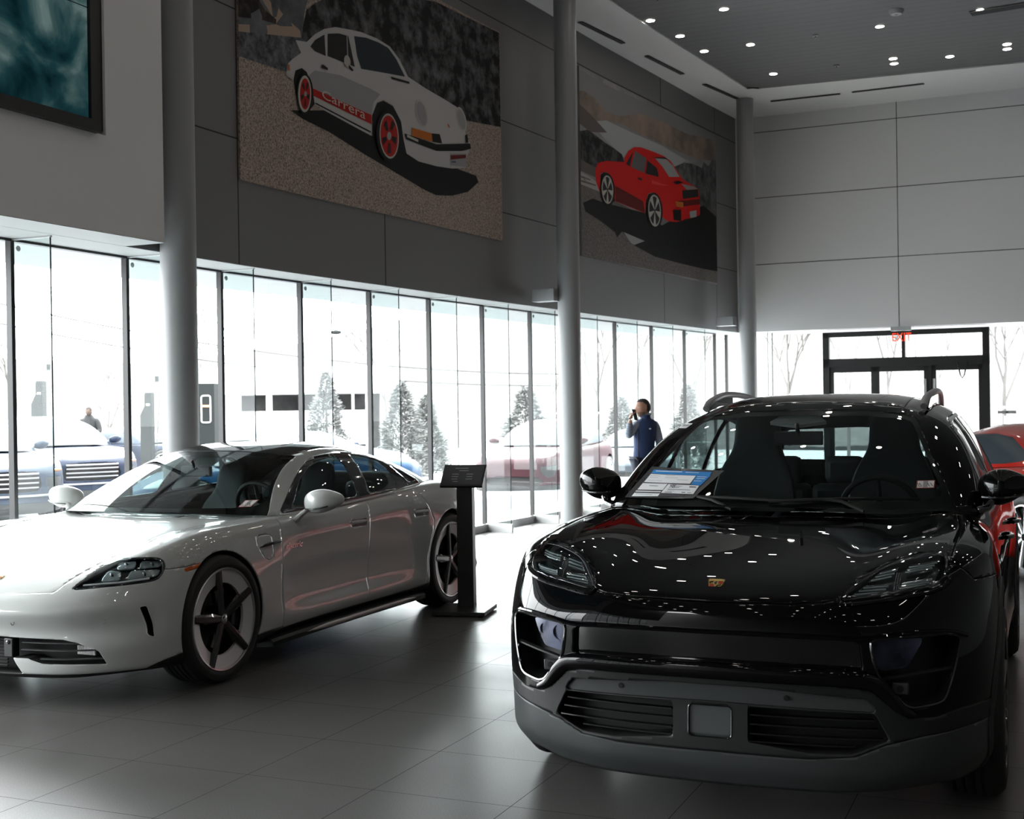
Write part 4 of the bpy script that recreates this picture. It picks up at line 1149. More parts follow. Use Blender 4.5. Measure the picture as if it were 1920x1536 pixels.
    car.part('window_trim', offset(rest, .0015), mats['gloss'], 'pair', solid=.006)
    RW = sym([(-2.35, 0), (-2.4, .40), (-2.9, .36), (-3.1, .33), (-3.14, 0)])
    ro = car.take(lambda V: np.maximum(psdf(V[:, :2], sym([(-1.10, 0), (-1.2, .50), (-1.43, .512), (-1.9, .512), (-2.3, .495), (-2.36, .44), (-2.34, 0)])), 1.0-V[:, 2]), .002, src='cab')
    mk('glass_roof', *both(ro), mats['roof_glass'], root, solid=.004)
    rw = car.take(lambda V: np.maximum(psdf(V[:, :2], RW), .9-V[:, 2]), .002, src='cab'); mk('rear_window', *both(rw), mats['glass_dark'], root)
    mk('roof', *both(car.cab), mats['paint'], root, solid=.02)
    for sg in (1, -1):
        V, F = mirror_mesh((-.90, sg*1.045, .962), .275, .155, .15, None, sg)
        e = mk('door_mirror', V, F, mats['paint'], root, subd=1)
        b = MB(); b.tube([(-.83, sg*.895, .845), (-.84, sg*.925, .875), (-.87, sg*.965, .915), (-.88, sg*1.02, .925)], [.034, .025, .022, .02], 10, sy=.7); b.build('mirror_foot', mats['paint'], e)
        b = MB(); b.tube([(-.84, sg*.96, .915), (-.822, sg*1.02, .918), (-.828, sg*1.08, .924), (-.85, sg*1.12, .935)], .004, 6); b.build('mirror_trim', mats['lamp_dark'], e)
        b = MB(); b.sphere((-.967, sg*1.05, .965), 1, 16, 8, (.005, .095, .045)); b.build('mirror_glass', mats['chrome_dim'], e)
    for y0, y1 in ((-.62, .0), (-.02, .62)):
        b = MB(); pts = [(-.47-.19*(y/.62)**2+.01, y, .918-.008*abs(y)) for y in np.linspace(y0, y1, 9)]
        b.tube(pts, .007, 6); b.build('wiper', mats['black'], root)
    b = MB(); b.box((-.45, 0, .835), (.12, 1.1, .02)); b.build('cowl', mats['black'], root)
    crest(root, car.bvh().ray_cast(Vector((.72, 0, 2)), Vector((0, 0, -1)))[0]+Vector((0, 0, .001)), (.45, 0, .9), (-.9, 0, .45), .062, mats)
    wells(car, P, mats['black'])
    b = MB(); b.box((-1.45, 0, .20), (2.0, 1.74, .12)); b.box((.42, 0, .30), (.5, 1.1, .22)); b.box((0, 0, .4), (.5, .96, .3)); b.box((-2.9, 0, .45), (.6, .96, .35)); b.box((-3.35, 0, .33), (.5, 1.3, .2)); b.build('underbody', mats['black'], root)
    add_wheels(car, P, mats, 'taycan', n=72)
    interior(car, mats, (-.50, .905), (-1.02, 0, 1.135), -1.72, floor=.20, zb=.84, yw=.82, xr=-3.0, wheel_z=.885, seat_s=.98)
    return root, car
# ------------------------------------------------------------------ camera
CF, CP, CR, CH = 2380., -.0028, -.0148, 1.54
def add_camera():
    c, s, cp, sp = math.cos(CR), math.sin(CR), math.cos(CP), math.sin(CP)
    cd = bpy.data.cameras.new('camera'); o = bpy.data.objects.new('camera', cd); COL.objects.link(o)
    o.matrix_world = frame((0, 0, CH), (c, -sp*s, cp*s), (-s, -sp*c, cp*c), (0, -cp, -sp))
    cd.sensor_width = 36; cd.lens = CF/1920*36; cd.clip_end = 400; cd.clip_start = .05
    cd.dof.use_dof = True; cd.dof.focus_distance = 5.6; cd.dof.aperture_fstop = 8
    SC.camera = o
    return o
POSE_MX = ((1.02, 5.32), 22.6)
POSE_TY = ((-2.516, 7.533), 23.4)
def place(o, pose):
    """car frame: +x forward, +y the car's left"""
    (x, y), a = pose; a = math.radians(a)
    o.location = (x, y, 0); o.rotation_euler = (0, 0, math.atan2(-math.cos(a), -math.sin(a)))
# ------------------------------------------------------------------ plan of the glazed facade
TD = math.radians(23.3)                      # heading of the floor tiles
TU = np.array([math.sin(TD), math.cos(TD)]); TV = np.array([math.cos(TD), -math.sin(TD)])
GP = [(-3.57, 9.07), (-3.09, 10.20), (-2.59, 11.33), (-2.055, 12.40), (-1.50, 13.45), (-.94, 14.54), (-.355, 15.64), (.25, 16.75), (.885, 17.93), (1.56, 19.12), (2.245, 20.33), (2.94, 21.56), (3.65, 22.77)]
_back = []
_p = np.array(GP[0]); _h = math.radians(22.6)
for _k in range(11):
    _p = _p-1.22*np.array([math.sin(_h), math.cos(_h)]); _h -= math.radians(.35); _back.append(tuple(_p))
MULL = _back[::-1]+GP                        # mullion feet, from behind the camera to the far corner
NB = len(_back)
CORNER = (3.95, 23.30)
_A = np.array(MULL+[CORNER]); _S = np.concatenate([[0], np.cumsum(np.hypot(*np.diff(_A, axis=0).T))])
SM = _S                                      # arc length at every mullion
def gpos(s, off=0.):
    """point on the facade curve at arc length s, moved off metres into the hall"""
    s = np.atleast_1d(np.asarray(s, float)); p = cubic(_S, _A, s); t = cubic(_S, _A, s+.3)-cubic(_S, _A, s-.3); t /= np.hypot(*t.T)[:, None]
    n = np.stack([t[:, 1], -t[:, 0]], 1); return p+n*off
FD = np.array([.9085, -.418]); FN = np.array([-.418, -.9085])      # far wall direction and its inward normal
FA = np.array([4.20, 22.62])                 # start of the far wall face
ZH, ZC = 2.79, 6.60
# flat outlines of the two printed pictures, metres from the lower left corner
PIC_A = [
  ('forest', 'forest', [(0.956,1.506),(1.037,1.734),(1.167,1.829),(1.323,1.914),(3.058,2.395),(3.396,2.458),(4.868,2.488),(4.873,1.362),(4.005,1.279),(3.363,1.351),(2.713,1.45),(1.843,1.415),(0.952,1.358)]),
  ('field', 'field', [(0.0,1.547),(1.066,1.843),(1.012,1.728),(0.955,1.447),(0.001,1.27)]),
  ('road', 'sandroad', [(0.002,1.333),(0.391,1.42),(0.574,1.481),(0.514,1.523),(0.35,1.646),(0.543,1.699),(0.566,1.651),(0.71,1.574),(0.931,1.515),(0.945,1.452),(0.389,1.342),(0.001,1.27)]),
  ('dark_trees', 'darktree', [(0.0,1.547),(0.302,1.632),(0.395,1.562),(0.562,1.521),(0.561,1.478),(0.321,1.458),(0.0,1.393)]),
  ('grass', 'grass', [(0.001,1.27),(0.39,1.346),(0.955,1.454),(1.054,1.382),(0.946,1.105),(0.685,1.084),(0.311,1.069),(0.0,1.058)]),
  ('ground_shadow', 'shadow', [(0.762,0.745),(0.935,0.705),(1.395,0.656),(1.986,0.542),(2.623,0.433),(3.098,0.353),(3.333,0.331),(3.686,0.375),(4.055,0.472),(4.304,0.619),(4.25,0.684),(3.804,0.697),(2.975,0.641),(2.738,0.685),(2.104,0.754),(1.296,0.85),(1.039,0.799)]),
  ('car_body', 'pwhite', [(0.854,1.407),(1.03,1.433),(1.159,1.535),(1.316,1.627),(1.501,1.692),(1.715,1.725),(1.934,1.753),(2.216,1.759),(2.448,1.735),(2.626,1.646),(2.792,1.501),(3.129,1.457),(3.539,1.422),(3.825,1.391),(3.967,1.221),(4.037,1.107),(4.128,1.032),(4.107,0.955),(4.03,0.869),(4.008,0.738),(3.695,0.68),(3.342,0.65),(2.975,0.641),(2.738,0.685),(2.68,0.826),(2.639,1.001),(2.491,1.137),(2.315,1.158),(2.199,1.11),(2.109,0.963),(2.09,0.751),(1.296,0.85),(1.142,0.88),(1.096,1.064),(1.022,1.152),(0.947,1.172),(0.847,1.127),(0.807,1.031),(0.696,1.05),(0.724,1.158),(0.799,1.219),(0.939,1.31)]),
  ('car_shading', 'pgrey', [(1.15,1.196),(1.569,1.244),(2.116,1.221),(2.259,1.203),(2.141,1.098),(2.095,0.964),(1.095,1.027),(1.06,1.131)]),
  ('wheel_arch', 'shadow', [(0.814,1.032),(0.847,1.127),(0.947,1.172),(1.022,1.152),(1.091,1.063),(1.142,0.88),(1.038,0.784),(0.864,0.838)]),
  ('wheel_arch', 'shadow', [(2.109,0.755),(2.109,0.963),(2.198,1.102),(2.315,1.15),(2.491,1.129),(2.639,1.001),(2.68,0.826),(2.738,0.677),(2.537,0.602),(2.274,0.704)]),
  ('windscreen', 'pglass', [(1.809,1.682),(2.017,1.718),(2.244,1.726),(2.418,1.712),(2.565,1.632),(2.729,1.487),(2.411,1.448),(1.925,1.386),(1.859,1.497)]),
  ('door_window', 'pdark', [(1.367,1.594),(1.552,1.644),(1.713,1.658),(1.815,1.38),(1.362,1.38)]),
  ('quarter_window', 'pdark', [(1.085,1.404),(1.158,1.482),(1.315,1.574),(1.33,1.373),(1.155,1.377)]),
  ('window_bar', 'pgrey', [(1.681,1.654),(1.697,1.659),(1.707,1.396),(1.688,1.395)]),
  ('stripe', 'pred', [(1.095,1.022),(2.095,0.961),(2.093,0.867),(1.114,0.952)]),
  ('sill_line', 'shadow', [(1.148,0.896),(2.077,0.794),(2.076,0.778),(1.153,0.882)]),
  ('headlamp', 'pchrome', [(3.166,1.202),(3.177,1.165),(3.179,1.127),(3.173,1.093),(3.157,1.063),(3.135,1.04),(3.106,1.026),(3.074,1.022),(3.04,1.028),(3.007,1.042),(2.977,1.066),(2.952,1.096),(2.933,1.13),(2.922,1.167),(2.92,1.204),(2.927,1.238),(2.942,1.268),(2.964,1.29),(2.991,1.304),(3.023,1.309),(3.057,1.304),(3.09,1.29),(3.121,1.267),(3.147,1.237)]),
  ('headlamp_glass', 'pgrey', [(3.14,1.191),(3.15,1.158),(3.153,1.126),(3.148,1.097),(3.137,1.072),(3.12,1.053),(3.098,1.042),(3.073,1.039),(3.046,1.044),(3.02,1.058),(2.995,1.078),(2.974,1.105),(2.958,1.135),(2.949,1.167),(2.946,1.198),(2.95,1.227),(2.961,1.252),(2.977,1.271),(2.999,1.283),(3.024,1.286),(3.051,1.281),(3.077,1.268),(3.102,1.247),(3.124,1.221)]),
  ('headlamp', 'pchrome', [(4.018,1.306),(4.032,1.273),(4.037,1.239),(4.035,1.209),(4.024,1.182),(4.007,1.162),(3.983,1.15),(3.954,1.146),(3.923,1.151),(3.892,1.165),(3.862,1.185),(3.837,1.212),(3.816,1.243),(3.803,1.276),(3.797,1.309),(3.8,1.339),(3.81,1.365),(3.828,1.385),(3.851,1.398),(3.88,1.402),(3.91,1.398),(3.942,1.385),(3.971,1.364),(3.997,1.337)]),
  ('headlamp_glass', 'pgrey', [(3.993,1.296),(4.004,1.268),(4.01,1.24),(4.01,1.215),(4.003,1.193),(3.99,1.177),(3.972,1.167),(3.951,1.165),(3.927,1.17),(3.902,1.182),(3.879,1.2),(3.858,1.223),(3.841,1.249),(3.83,1.277),(3.824,1.304),(3.824,1.33),(3.831,1.351),(3.844,1.367),(3.861,1.377),(3.883,1.38),(3.906,1.375),(3.931,1.364),(3.954,1.346),(3.975,1.323)]),
  ('indicator', 'porange', [(2.84,0.976),(3.25,0.99),(3.264,0.9),(2.838,0.888)]),
  ('grille_corner', 'shadow', [(3.25,0.99),(3.422,1.013),(3.472,0.92),(3.264,0.9)]),
  ('grille_corner', 'shadow', [(3.993,1.108),(4.045,1.123),(4.072,1.035),(4.005,1.023)]),
  ('bumper_strip', 'shadow', [(2.697,0.887),(3.349,0.889),(4.11,1.032),(4.123,0.972),(3.92,0.914),(3.347,0.816),(2.726,0.831)]),
  ('bumper_chrome', 'pchrome', [(2.743,0.884),(2.965,0.869),(2.964,0.843),(2.743,0.857)]),
  ('number_plate', 'pgrey', [(3.646,0.837),(4.012,0.899),(4.008,0.742),(3.649,0.706)]),
  ('plate_band', 'pdarkred', [(3.653,0.82),(4.005,0.886),(4.003,0.846),(3.651,0.77)]),
  ('plate_mark', 'pblue', [(3.669,0.759),(3.77,0.776),(3.77,0.754),(3.668,0.741)]),
  ('vent', 'shadow', [(2.446,1.426),(2.8,1.449),(2.806,1.43),(2.469,1.404)]),
  ('mirror', 'pchrome', [(1.734,1.417),(1.735,1.402),(1.733,1.386),(1.727,1.371),(1.718,1.358),(1.707,1.348),(1.693,1.342),(1.679,1.34),(1.665,1.342),(1.651,1.348),(1.64,1.357),(1.631,1.369),(1.626,1.384),(1.624,1.4),(1.627,1.415),(1.632,1.43),(1.641,1.443),(1.653,1.453),(1.666,1.459),(1.681,1.461),(1.695,1.46),(1.708,1.454),(1.72,1.445),(1.728,1.432)]),
  ('mirror_foot', 'shadow', [(1.706,1.376),(1.786,1.339),(1.759,1.324),(1.7,1.351)]),
  ('door_handle', 'pdark', [(1.25,1.271),(1.281,1.278),(1.353,1.264),(1.353,1.241),(1.254,1.242)]),
  ('rear_lamp', 'porange', [(0.719,1.153),(0.743,1.155),(0.752,1.099),(0.722,1.102)]),
  ('rear_bumper', 'pchrome', [(0.692,1.075),(0.795,1.057),(0.794,1.028),(0.696,1.043)]),
  ('badge', 'porange', [(3.584,1.157),(3.62,1.155),(3.647,1.121),(3.608,1.126)]),
  ('tyre', 'shadow', [(1.109,0.963),(1.103,0.912),(1.088,0.863),(1.066,0.819),(1.038,0.783),(1.006,0.758),(0.972,0.745),(0.938,0.745),(0.907,0.757),(0.88,0.782),(0.861,0.817),(0.849,0.86),(0.846,0.908),(0.851,0.957),(0.866,1.006),(0.887,1.049),(0.915,1.085),(0.947,1.111),(0.981,1.125),(1.015,1.126),(1.047,1.114),(1.073,1.09),(1.093,1.055),(1.105,1.011)]),
  ('rim', 'pchrome', [(1.076,0.959),(1.071,0.913),(1.059,0.87),(1.042,0.831),(1.02,0.799),(0.994,0.777),(0.967,0.766),(0.94,0.767),(0.916,0.779),(0.895,0.801),(0.88,0.833),(0.871,0.872),(0.868,0.915),(0.873,0.96),(0.884,1.003),(0.902,1.042),(0.924,1.073),(0.949,1.096),(0.976,1.108),(1.003,1.108),(1.027,1.096),(1.048,1.074),(1.064,1.042),(1.073,1.002)]),
  ('rim_red', 'pred', [(1.058,0.955),(1.054,0.916),(1.045,0.879),(1.031,0.847),(1.014,0.82),(0.994,0.801),(0.973,0.792),(0.952,0.793),(0.933,0.804),(0.917,0.823),(0.905,0.851),(0.898,0.884),(0.896,0.921),(0.9,0.959),(0.909,0.996),(0.922,1.029),(0.939,1.055),(0.959,1.074),(0.98,1.084),(1.001,1.083),(1.02,1.073),(1.037,1.053),(1.049,1.026),(1.056,0.992)]),
  ('hub', 'pgrey', [(1.007,0.944),(1.006,0.938),(1.004,0.932),(1.0,0.926),(0.995,0.921),(0.989,0.918),(0.984,0.916),(0.978,0.915),(0.972,0.917),(0.968,0.919),(0.964,0.923),(0.962,0.929),(0.961,0.935),(0.962,0.941),(0.965,0.947),(0.968,0.953),(0.973,0.958),(0.979,0.961),(0.985,0.963),(0.991,0.964),(0.996,0.963),(1.001,0.96),(1.004,0.956),(1.006,0.95)]),
  ('tyre', 'shadow', [(2.622,0.849),(2.62,0.78),(2.603,0.712),(2.571,0.65),(2.526,0.599),(2.472,0.562),(2.413,0.541),(2.353,0.537),(2.295,0.552),(2.244,0.582),(2.203,0.627),(2.175,0.684),(2.161,0.747),(2.162,0.814),(2.178,0.88),(2.209,0.941),(2.251,0.992),(2.303,1.03),(2.362,1.053),(2.422,1.058),(2.481,1.046),(2.533,1.017),(2.576,0.972),(2.607,0.914)]),
  ('rim', 'pchrome', [(2.573,0.843),(2.573,0.782),(2.56,0.723),(2.536,0.669),(2.503,0.625),(2.462,0.593),(2.416,0.575),(2.37,0.574),(2.325,0.588),(2.285,0.616),(2.253,0.657),(2.23,0.708),(2.218,0.765),(2.219,0.824),(2.23,0.882),(2.253,0.935),(2.286,0.979),(2.326,1.012),(2.371,1.03),(2.417,1.033),(2.462,1.021),(2.503,0.993),(2.537,0.952),(2.561,0.901)]),
  ('rim_red', 'pred', [(2.555,0.839),(2.555,0.783),(2.544,0.729),(2.522,0.68),(2.492,0.639),(2.455,0.61),(2.415,0.595),(2.373,0.593),(2.332,0.606),(2.296,0.632),(2.267,0.67),(2.246,0.716),(2.236,0.768),(2.236,0.823),(2.246,0.876),(2.267,0.925),(2.296,0.965),(2.332,0.994),(2.372,1.011),(2.414,1.014),(2.455,1.002),(2.492,0.977),(2.522,0.939),(2.544,0.892)]),
  ('hub', 'pgrey', [(2.432,0.81),(2.43,0.799),(2.426,0.788),(2.42,0.778),(2.412,0.77),(2.402,0.764),(2.392,0.761),(2.382,0.76),(2.373,0.763),(2.366,0.768),(2.36,0.776),(2.356,0.785),(2.355,0.796),(2.357,0.808),(2.361,0.819),(2.367,0.828),(2.375,0.837),(2.385,0.843),(2.395,0.846),(2.405,0.846),(2.414,0.844),(2.422,0.839),(2.427,0.831),(2.431,0.821)]),
  ('rim_slot', 'pdark', [(1.005,0.942),(1.045,0.942),(1.035,0.889),(1.0,0.916)]),
  ('rim_slot', 'pdark', [(0.983,0.89),(0.989,0.821),(0.959,0.814),(0.968,0.887)]),
  ('rim_slot', 'pdark', [(0.952,0.905),(0.916,0.861),(0.908,0.91),(0.948,0.929)]),
  ('rim_slot', 'pdark', [(0.955,0.965),(0.927,1.007),(0.951,1.045),(0.967,0.983)]),
  ('rim_slot', 'pdark', [(0.988,0.988),(1.006,1.058),(1.03,1.032),(0.999,0.975)]),
  ('rim_slot', 'pdark', [(2.449,0.811),(2.53,0.814),(2.51,0.734),(2.44,0.772)]),
  ('rim_slot', 'pdark', [(2.407,0.734),(2.42,0.632),(2.361,0.621),(2.378,0.728)]),
  ('rim_slot', 'pdark', [(2.346,0.753),(2.276,0.688),(2.259,0.76),(2.338,0.788)]),
  ('rim_slot', 'pdark', [(2.351,0.841),(2.294,0.902),(2.343,0.958),(2.375,0.869)]),
  ('rim_slot', 'pdark', [(2.415,0.877),(2.45,0.981),(2.498,0.945),(2.438,0.859)]),
]
PIC_B = [
  ('light_cloud', 'psky2', [(0.0,2.509),(1.248,2.495),(5.25,2.57),(5.248,2.113),(3.897,1.927),(2.881,1.977),(1.836,1.977),(0.877,1.99),(0.0,2.014)]),
  ('brown_cloud', 'pcloud', [(0.0,2.226),(0.138,2.259),(0.479,2.239),(0.881,2.101),(1.415,2.153),(2.035,2.31),(2.895,2.356),(3.914,2.351),(5.25,2.472),(5.248,2.113),(4.367,2.017),(3.162,1.998),(2.151,2.008),(1.412,2.039),(0.877,1.99),(0.409,1.89),(0.0,2.014)]),
  ('lake', 'plake', [(0.409,1.89),(0.877,1.99),(1.836,1.977),(2.881,1.977),(3.896,1.913),(3.44,1.737),(2.464,1.668),(1.485,1.562),(0.867,1.706),(0.522,1.815)]),
  ('brown_hill', 'pbrownhill', [(0.0,2.049),(0.355,1.975),(0.9,1.823),(0.346,1.73),(0.0,1.778)]),
  ('wooded_hill', 'pforest2', [(0.0,1.68),(0.233,1.743),(0.432,1.727),(0.807,1.672),(1.159,1.633),(1.396,1.597),(1.483,1.486),(0.499,1.162),(0.0,1.246)]),
  ('far_hill', 'phill', [(3.367,1.726),(3.818,1.864),(4.205,1.906),(4.599,1.895),(4.684,2.01),(4.922,1.974),(5.047,2.096),(5.25,2.122),(5.25,1.255),(4.495,1.26),(3.509,1.616)]),
  ('asphalt', 'pasphalt', [(0.0,1.081),(0.607,0.936),(2.835,0.736),(5.25,1.257),(5.247,0.03),(0.0,0.0)]),
  ('crossing', 'pcross', [(0.0,1.133),(0.211,1.118),(0.611,1.058),(0.607,0.948),(0.0,0.964)]),
  ('crossing_gap', 'pasphalt', [(0.0,1.082),(0.323,1.076),(0.323,1.059),(0.0,1.054)]),
  ('crossing_gap', 'pasphalt', [(0.0,1.025),(0.494,1.029),(0.493,1.007),(0.0,0.997)]),
  ('parapet', 'pbrownhill', [(0.0,1.304),(0.514,1.26),(0.509,1.127),(0.0,1.147)]),
  ('parapet', 'pbrownhill', [(4.479,1.267),(5.247,1.253),(5.25,1.15),(4.651,1.179)]),
  ('ground_shadow', 'shadow', [(0.056,0.718),(0.371,0.82),(0.777,0.814),(2.238,0.849),(2.835,0.736),(3.864,1.08),(4.655,1.281),(5.227,1.161),(5.239,0.228),(4.613,0.219),(3.455,0.216),(2.544,0.225),(1.778,0.318),(1.357,0.476),(1.174,0.369),(1.117,0.437),(0.593,0.548),(0.136,0.611)]),
  ('light_patch', 'pgrey', [(1.405,0.474),(2.159,0.423),(1.778,0.326),(1.655,0.344)]),
  ('car_body', 'pred2', [(1.486,1.574),(1.611,1.683),(1.829,1.776),(2.081,1.814),(2.536,1.825),(2.944,1.826),(3.225,1.791),(3.511,1.671),(3.732,1.58),(4.191,1.548),(4.41,1.522),(4.461,1.414),(4.473,1.099),(4.17,1.019),(3.782,0.944),(3.63,0.898),(3.407,0.858),(3.047,0.828),(2.84,0.87),(2.744,1.072),(2.513,1.2),(2.314,1.159),(2.213,1.028),(2.187,0.842),(1.133,0.885),(1.053,1.146),(0.852,1.264),(0.645,1.208),(0.636,0.928),(0.495,1.065),(0.472,1.23),(0.563,1.34),(0.857,1.416),(1.453,1.493)]),
  ('car_shade', 'pdarkred', [(1.141,1.109),(2.116,1.015),(2.187,0.848),(1.145,0.891)]),
  ('car_light', 'pred3', [(2.454,1.382),(2.859,1.383),(3.139,1.396),(2.858,1.356),(2.452,1.323)]),
  ('wheel_arch', 'shadow', [(0.636,0.928),(0.645,1.184),(0.763,1.238),(0.88,1.243),(1.052,1.121),(1.121,0.883),(0.894,0.799)]),
  ('wheel_arch', 'shadow', [(2.206,0.845),(2.232,1.031),(2.327,1.148),(2.5,1.193),(2.71,1.068),(2.811,0.853),(2.697,0.72),(2.365,0.76)]),
  ('door_window', 'pglass2', [(1.858,1.725),(2.268,1.676),(2.163,1.443),(1.695,1.463)]),
  ('front_quarter', 'pdark', [(1.789,1.713),(1.646,1.461),(1.525,1.48)]),
  ('rear_quarter', 'pdark', [(2.3,1.655),(2.662,1.593),(2.725,1.47),(2.221,1.441)]),
  ('rear_window', 'pgrey', [(2.566,1.738),(3.013,1.797),(3.295,1.734),(3.583,1.599),(3.144,1.533),(2.869,1.653)]),
  ('rear_window_rim', 'shadow', [(2.546,1.74),(2.979,1.813),(3.154,1.79),(2.978,1.786),(2.579,1.732)]),
  ('intake', 'shadow', [(3.299,1.474),(3.506,1.527),(3.768,1.537),(3.429,1.452)]),
  ('spoiler_panel', 'pgrey2', [(3.653,1.498),(4.191,1.534),(4.386,1.519),(3.878,1.433)]),
  ('spoiler_panel', 'pdark', [(3.687,1.398),(4.386,1.513),(4.405,1.392),(3.704,1.261)]),
  ('rear_lamps', 'pdarkred', [(3.419,1.189),(4.467,1.363),(4.464,1.276),(3.416,1.09)]),
  ('amber_lamp', 'porange', [(3.39,1.185),(3.717,1.207),(3.714,1.128),(3.416,1.101)]),
  ('side_vent', 'shadow', [(3.283,1.034),(3.622,1.078),(3.615,0.896),(3.313,0.879)]),
  ('number_plate', 'pgrey', [(3.987,1.096),(4.301,1.158),(4.297,1.049),(4.014,0.992)]),
  ('door_handle', 'pdark', [(1.926,1.345),(2.077,1.347),(2.076,1.316),(1.937,1.316)]),
  ('tyre', 'shadow', [(1.115,1.049),(1.112,0.987),(1.092,0.926),(1.057,0.872),(1.009,0.827),(0.951,0.794),(0.888,0.777),(0.823,0.775),(0.761,0.789),(0.707,0.818),(0.663,0.86),(0.634,0.911),(0.62,0.969),(0.623,1.03),(0.642,1.089),(0.677,1.143),(0.724,1.188),(0.782,1.221),(0.845,1.24),(0.91,1.243),(0.971,1.23),(1.026,1.202),(1.07,1.161),(1.1,1.108)]),
  ('tyre', 'shadow', [(2.85,0.972),(2.846,0.899),(2.821,0.828),(2.776,0.764),(2.715,0.712),(2.642,0.674),(2.563,0.654),(2.483,0.652),(2.406,0.669),(2.34,0.704),(2.286,0.753),(2.25,0.813),(2.233,0.881),(2.237,0.952),(2.261,1.021),(2.303,1.084),(2.361,1.136),(2.432,1.175),(2.51,1.197),(2.591,1.2),(2.669,1.185),(2.738,1.152),(2.794,1.103),(2.832,1.042)]),
  ('rim_ring', 'pchrome', [(1.055,1.042),(1.053,0.989),(1.038,0.938),(1.011,0.892),(0.974,0.854),(0.928,0.827),(0.879,0.812),(0.828,0.811),(0.779,0.824),(0.736,0.849),(0.702,0.885),(0.678,0.929),(0.667,0.979),(0.669,1.031),(0.684,1.081),(0.71,1.127),(0.748,1.165),(0.793,1.193),(0.842,1.208),(0.893,1.21),(0.942,1.198),(0.985,1.173),(1.02,1.137),(1.044,1.093)]),
  ('rim_dark', 'pdark', [(1.026,1.037),(1.024,0.99),(1.012,0.944),(0.989,0.902),(0.957,0.868),(0.919,0.844),(0.877,0.832),(0.834,0.831),(0.792,0.843),(0.756,0.866),(0.726,0.899),(0.706,0.939),(0.696,0.984),(0.697,1.031),(0.71,1.076),(0.732,1.117),(0.764,1.151),(0.802,1.175),(0.844,1.189),(0.887,1.19),(0.929,1.179),(0.965,1.156),(0.995,1.123),(1.016,1.083)]),
  ('rim_ring', 'pchrome', [(2.774,0.961),(2.772,0.897),(2.753,0.835),(2.719,0.779),(2.672,0.734),(2.615,0.701),(2.553,0.685),(2.49,0.684),(2.43,0.7),(2.377,0.731),(2.335,0.775),(2.306,0.829),(2.292,0.89),(2.294,0.952),(2.312,1.013),(2.345,1.068),(2.39,1.114),(2.445,1.147),(2.507,1.165),(2.57,1.166),(2.631,1.152),(2.685,1.121),(2.729,1.077),(2.759,1.022)]),
  ('rim_dark', 'pdark', [(2.74,0.956),(2.738,0.898),(2.722,0.842),(2.693,0.792),(2.653,0.752),(2.604,0.723),(2.551,0.708),(2.497,0.708),(2.445,0.723),(2.399,0.751),(2.362,0.791),(2.337,0.84),(2.325,0.895),(2.326,0.951),(2.342,1.006),(2.37,1.055),(2.409,1.096),(2.456,1.125),(2.509,1.141),(2.563,1.142),(2.616,1.129),(2.663,1.101),(2.701,1.061),(2.727,1.011)]),
  ('rim_spoke', 'pchrome', [(0.865,0.992),(0.895,0.824),(0.812,0.813),(0.855,0.991)]),
  ('rim_spoke', 'pchrome', [(0.845,0.997),(0.701,0.887),(0.678,0.968),(0.842,1.007)]),
  ('rim_spoke', 'pchrome', [(0.846,1.021),(0.727,1.119),(0.796,1.181),(0.855,1.028)]),
  ('rim_spoke', 'pchrome', [(0.867,1.03),(0.937,1.202),(1.003,1.159),(0.875,1.025)]),
  ('rim_spoke', 'pchrome', [(0.879,1.012),(1.042,1.019),(1.014,0.93),(0.875,1.002)]),
  ('rim_spoke', 'pchrome', [(2.535,0.903),(2.574,0.698),(2.47,0.686),(2.523,0.901)]),
  ('rim_spoke', 'pchrome', [(2.511,0.909),(2.333,0.778),(2.305,0.876),(2.507,0.921)]),
  ('rim_spoke', 'pchrome', [(2.513,0.937),(2.365,1.058),(2.45,1.133),(2.523,0.946)]),
  ('rim_spoke', 'pchrome', [(2.539,0.948),(2.627,1.158),(2.71,1.105),(2.548,0.942)]),
  ('rim_spoke', 'pchrome', [(2.553,0.927),(2.759,0.934),(2.722,0.825),(2.548,0.914)]),
]
PTEXT_A = ((1.242, 0.957), (1.962, 0.890), 0.079, 0.093)
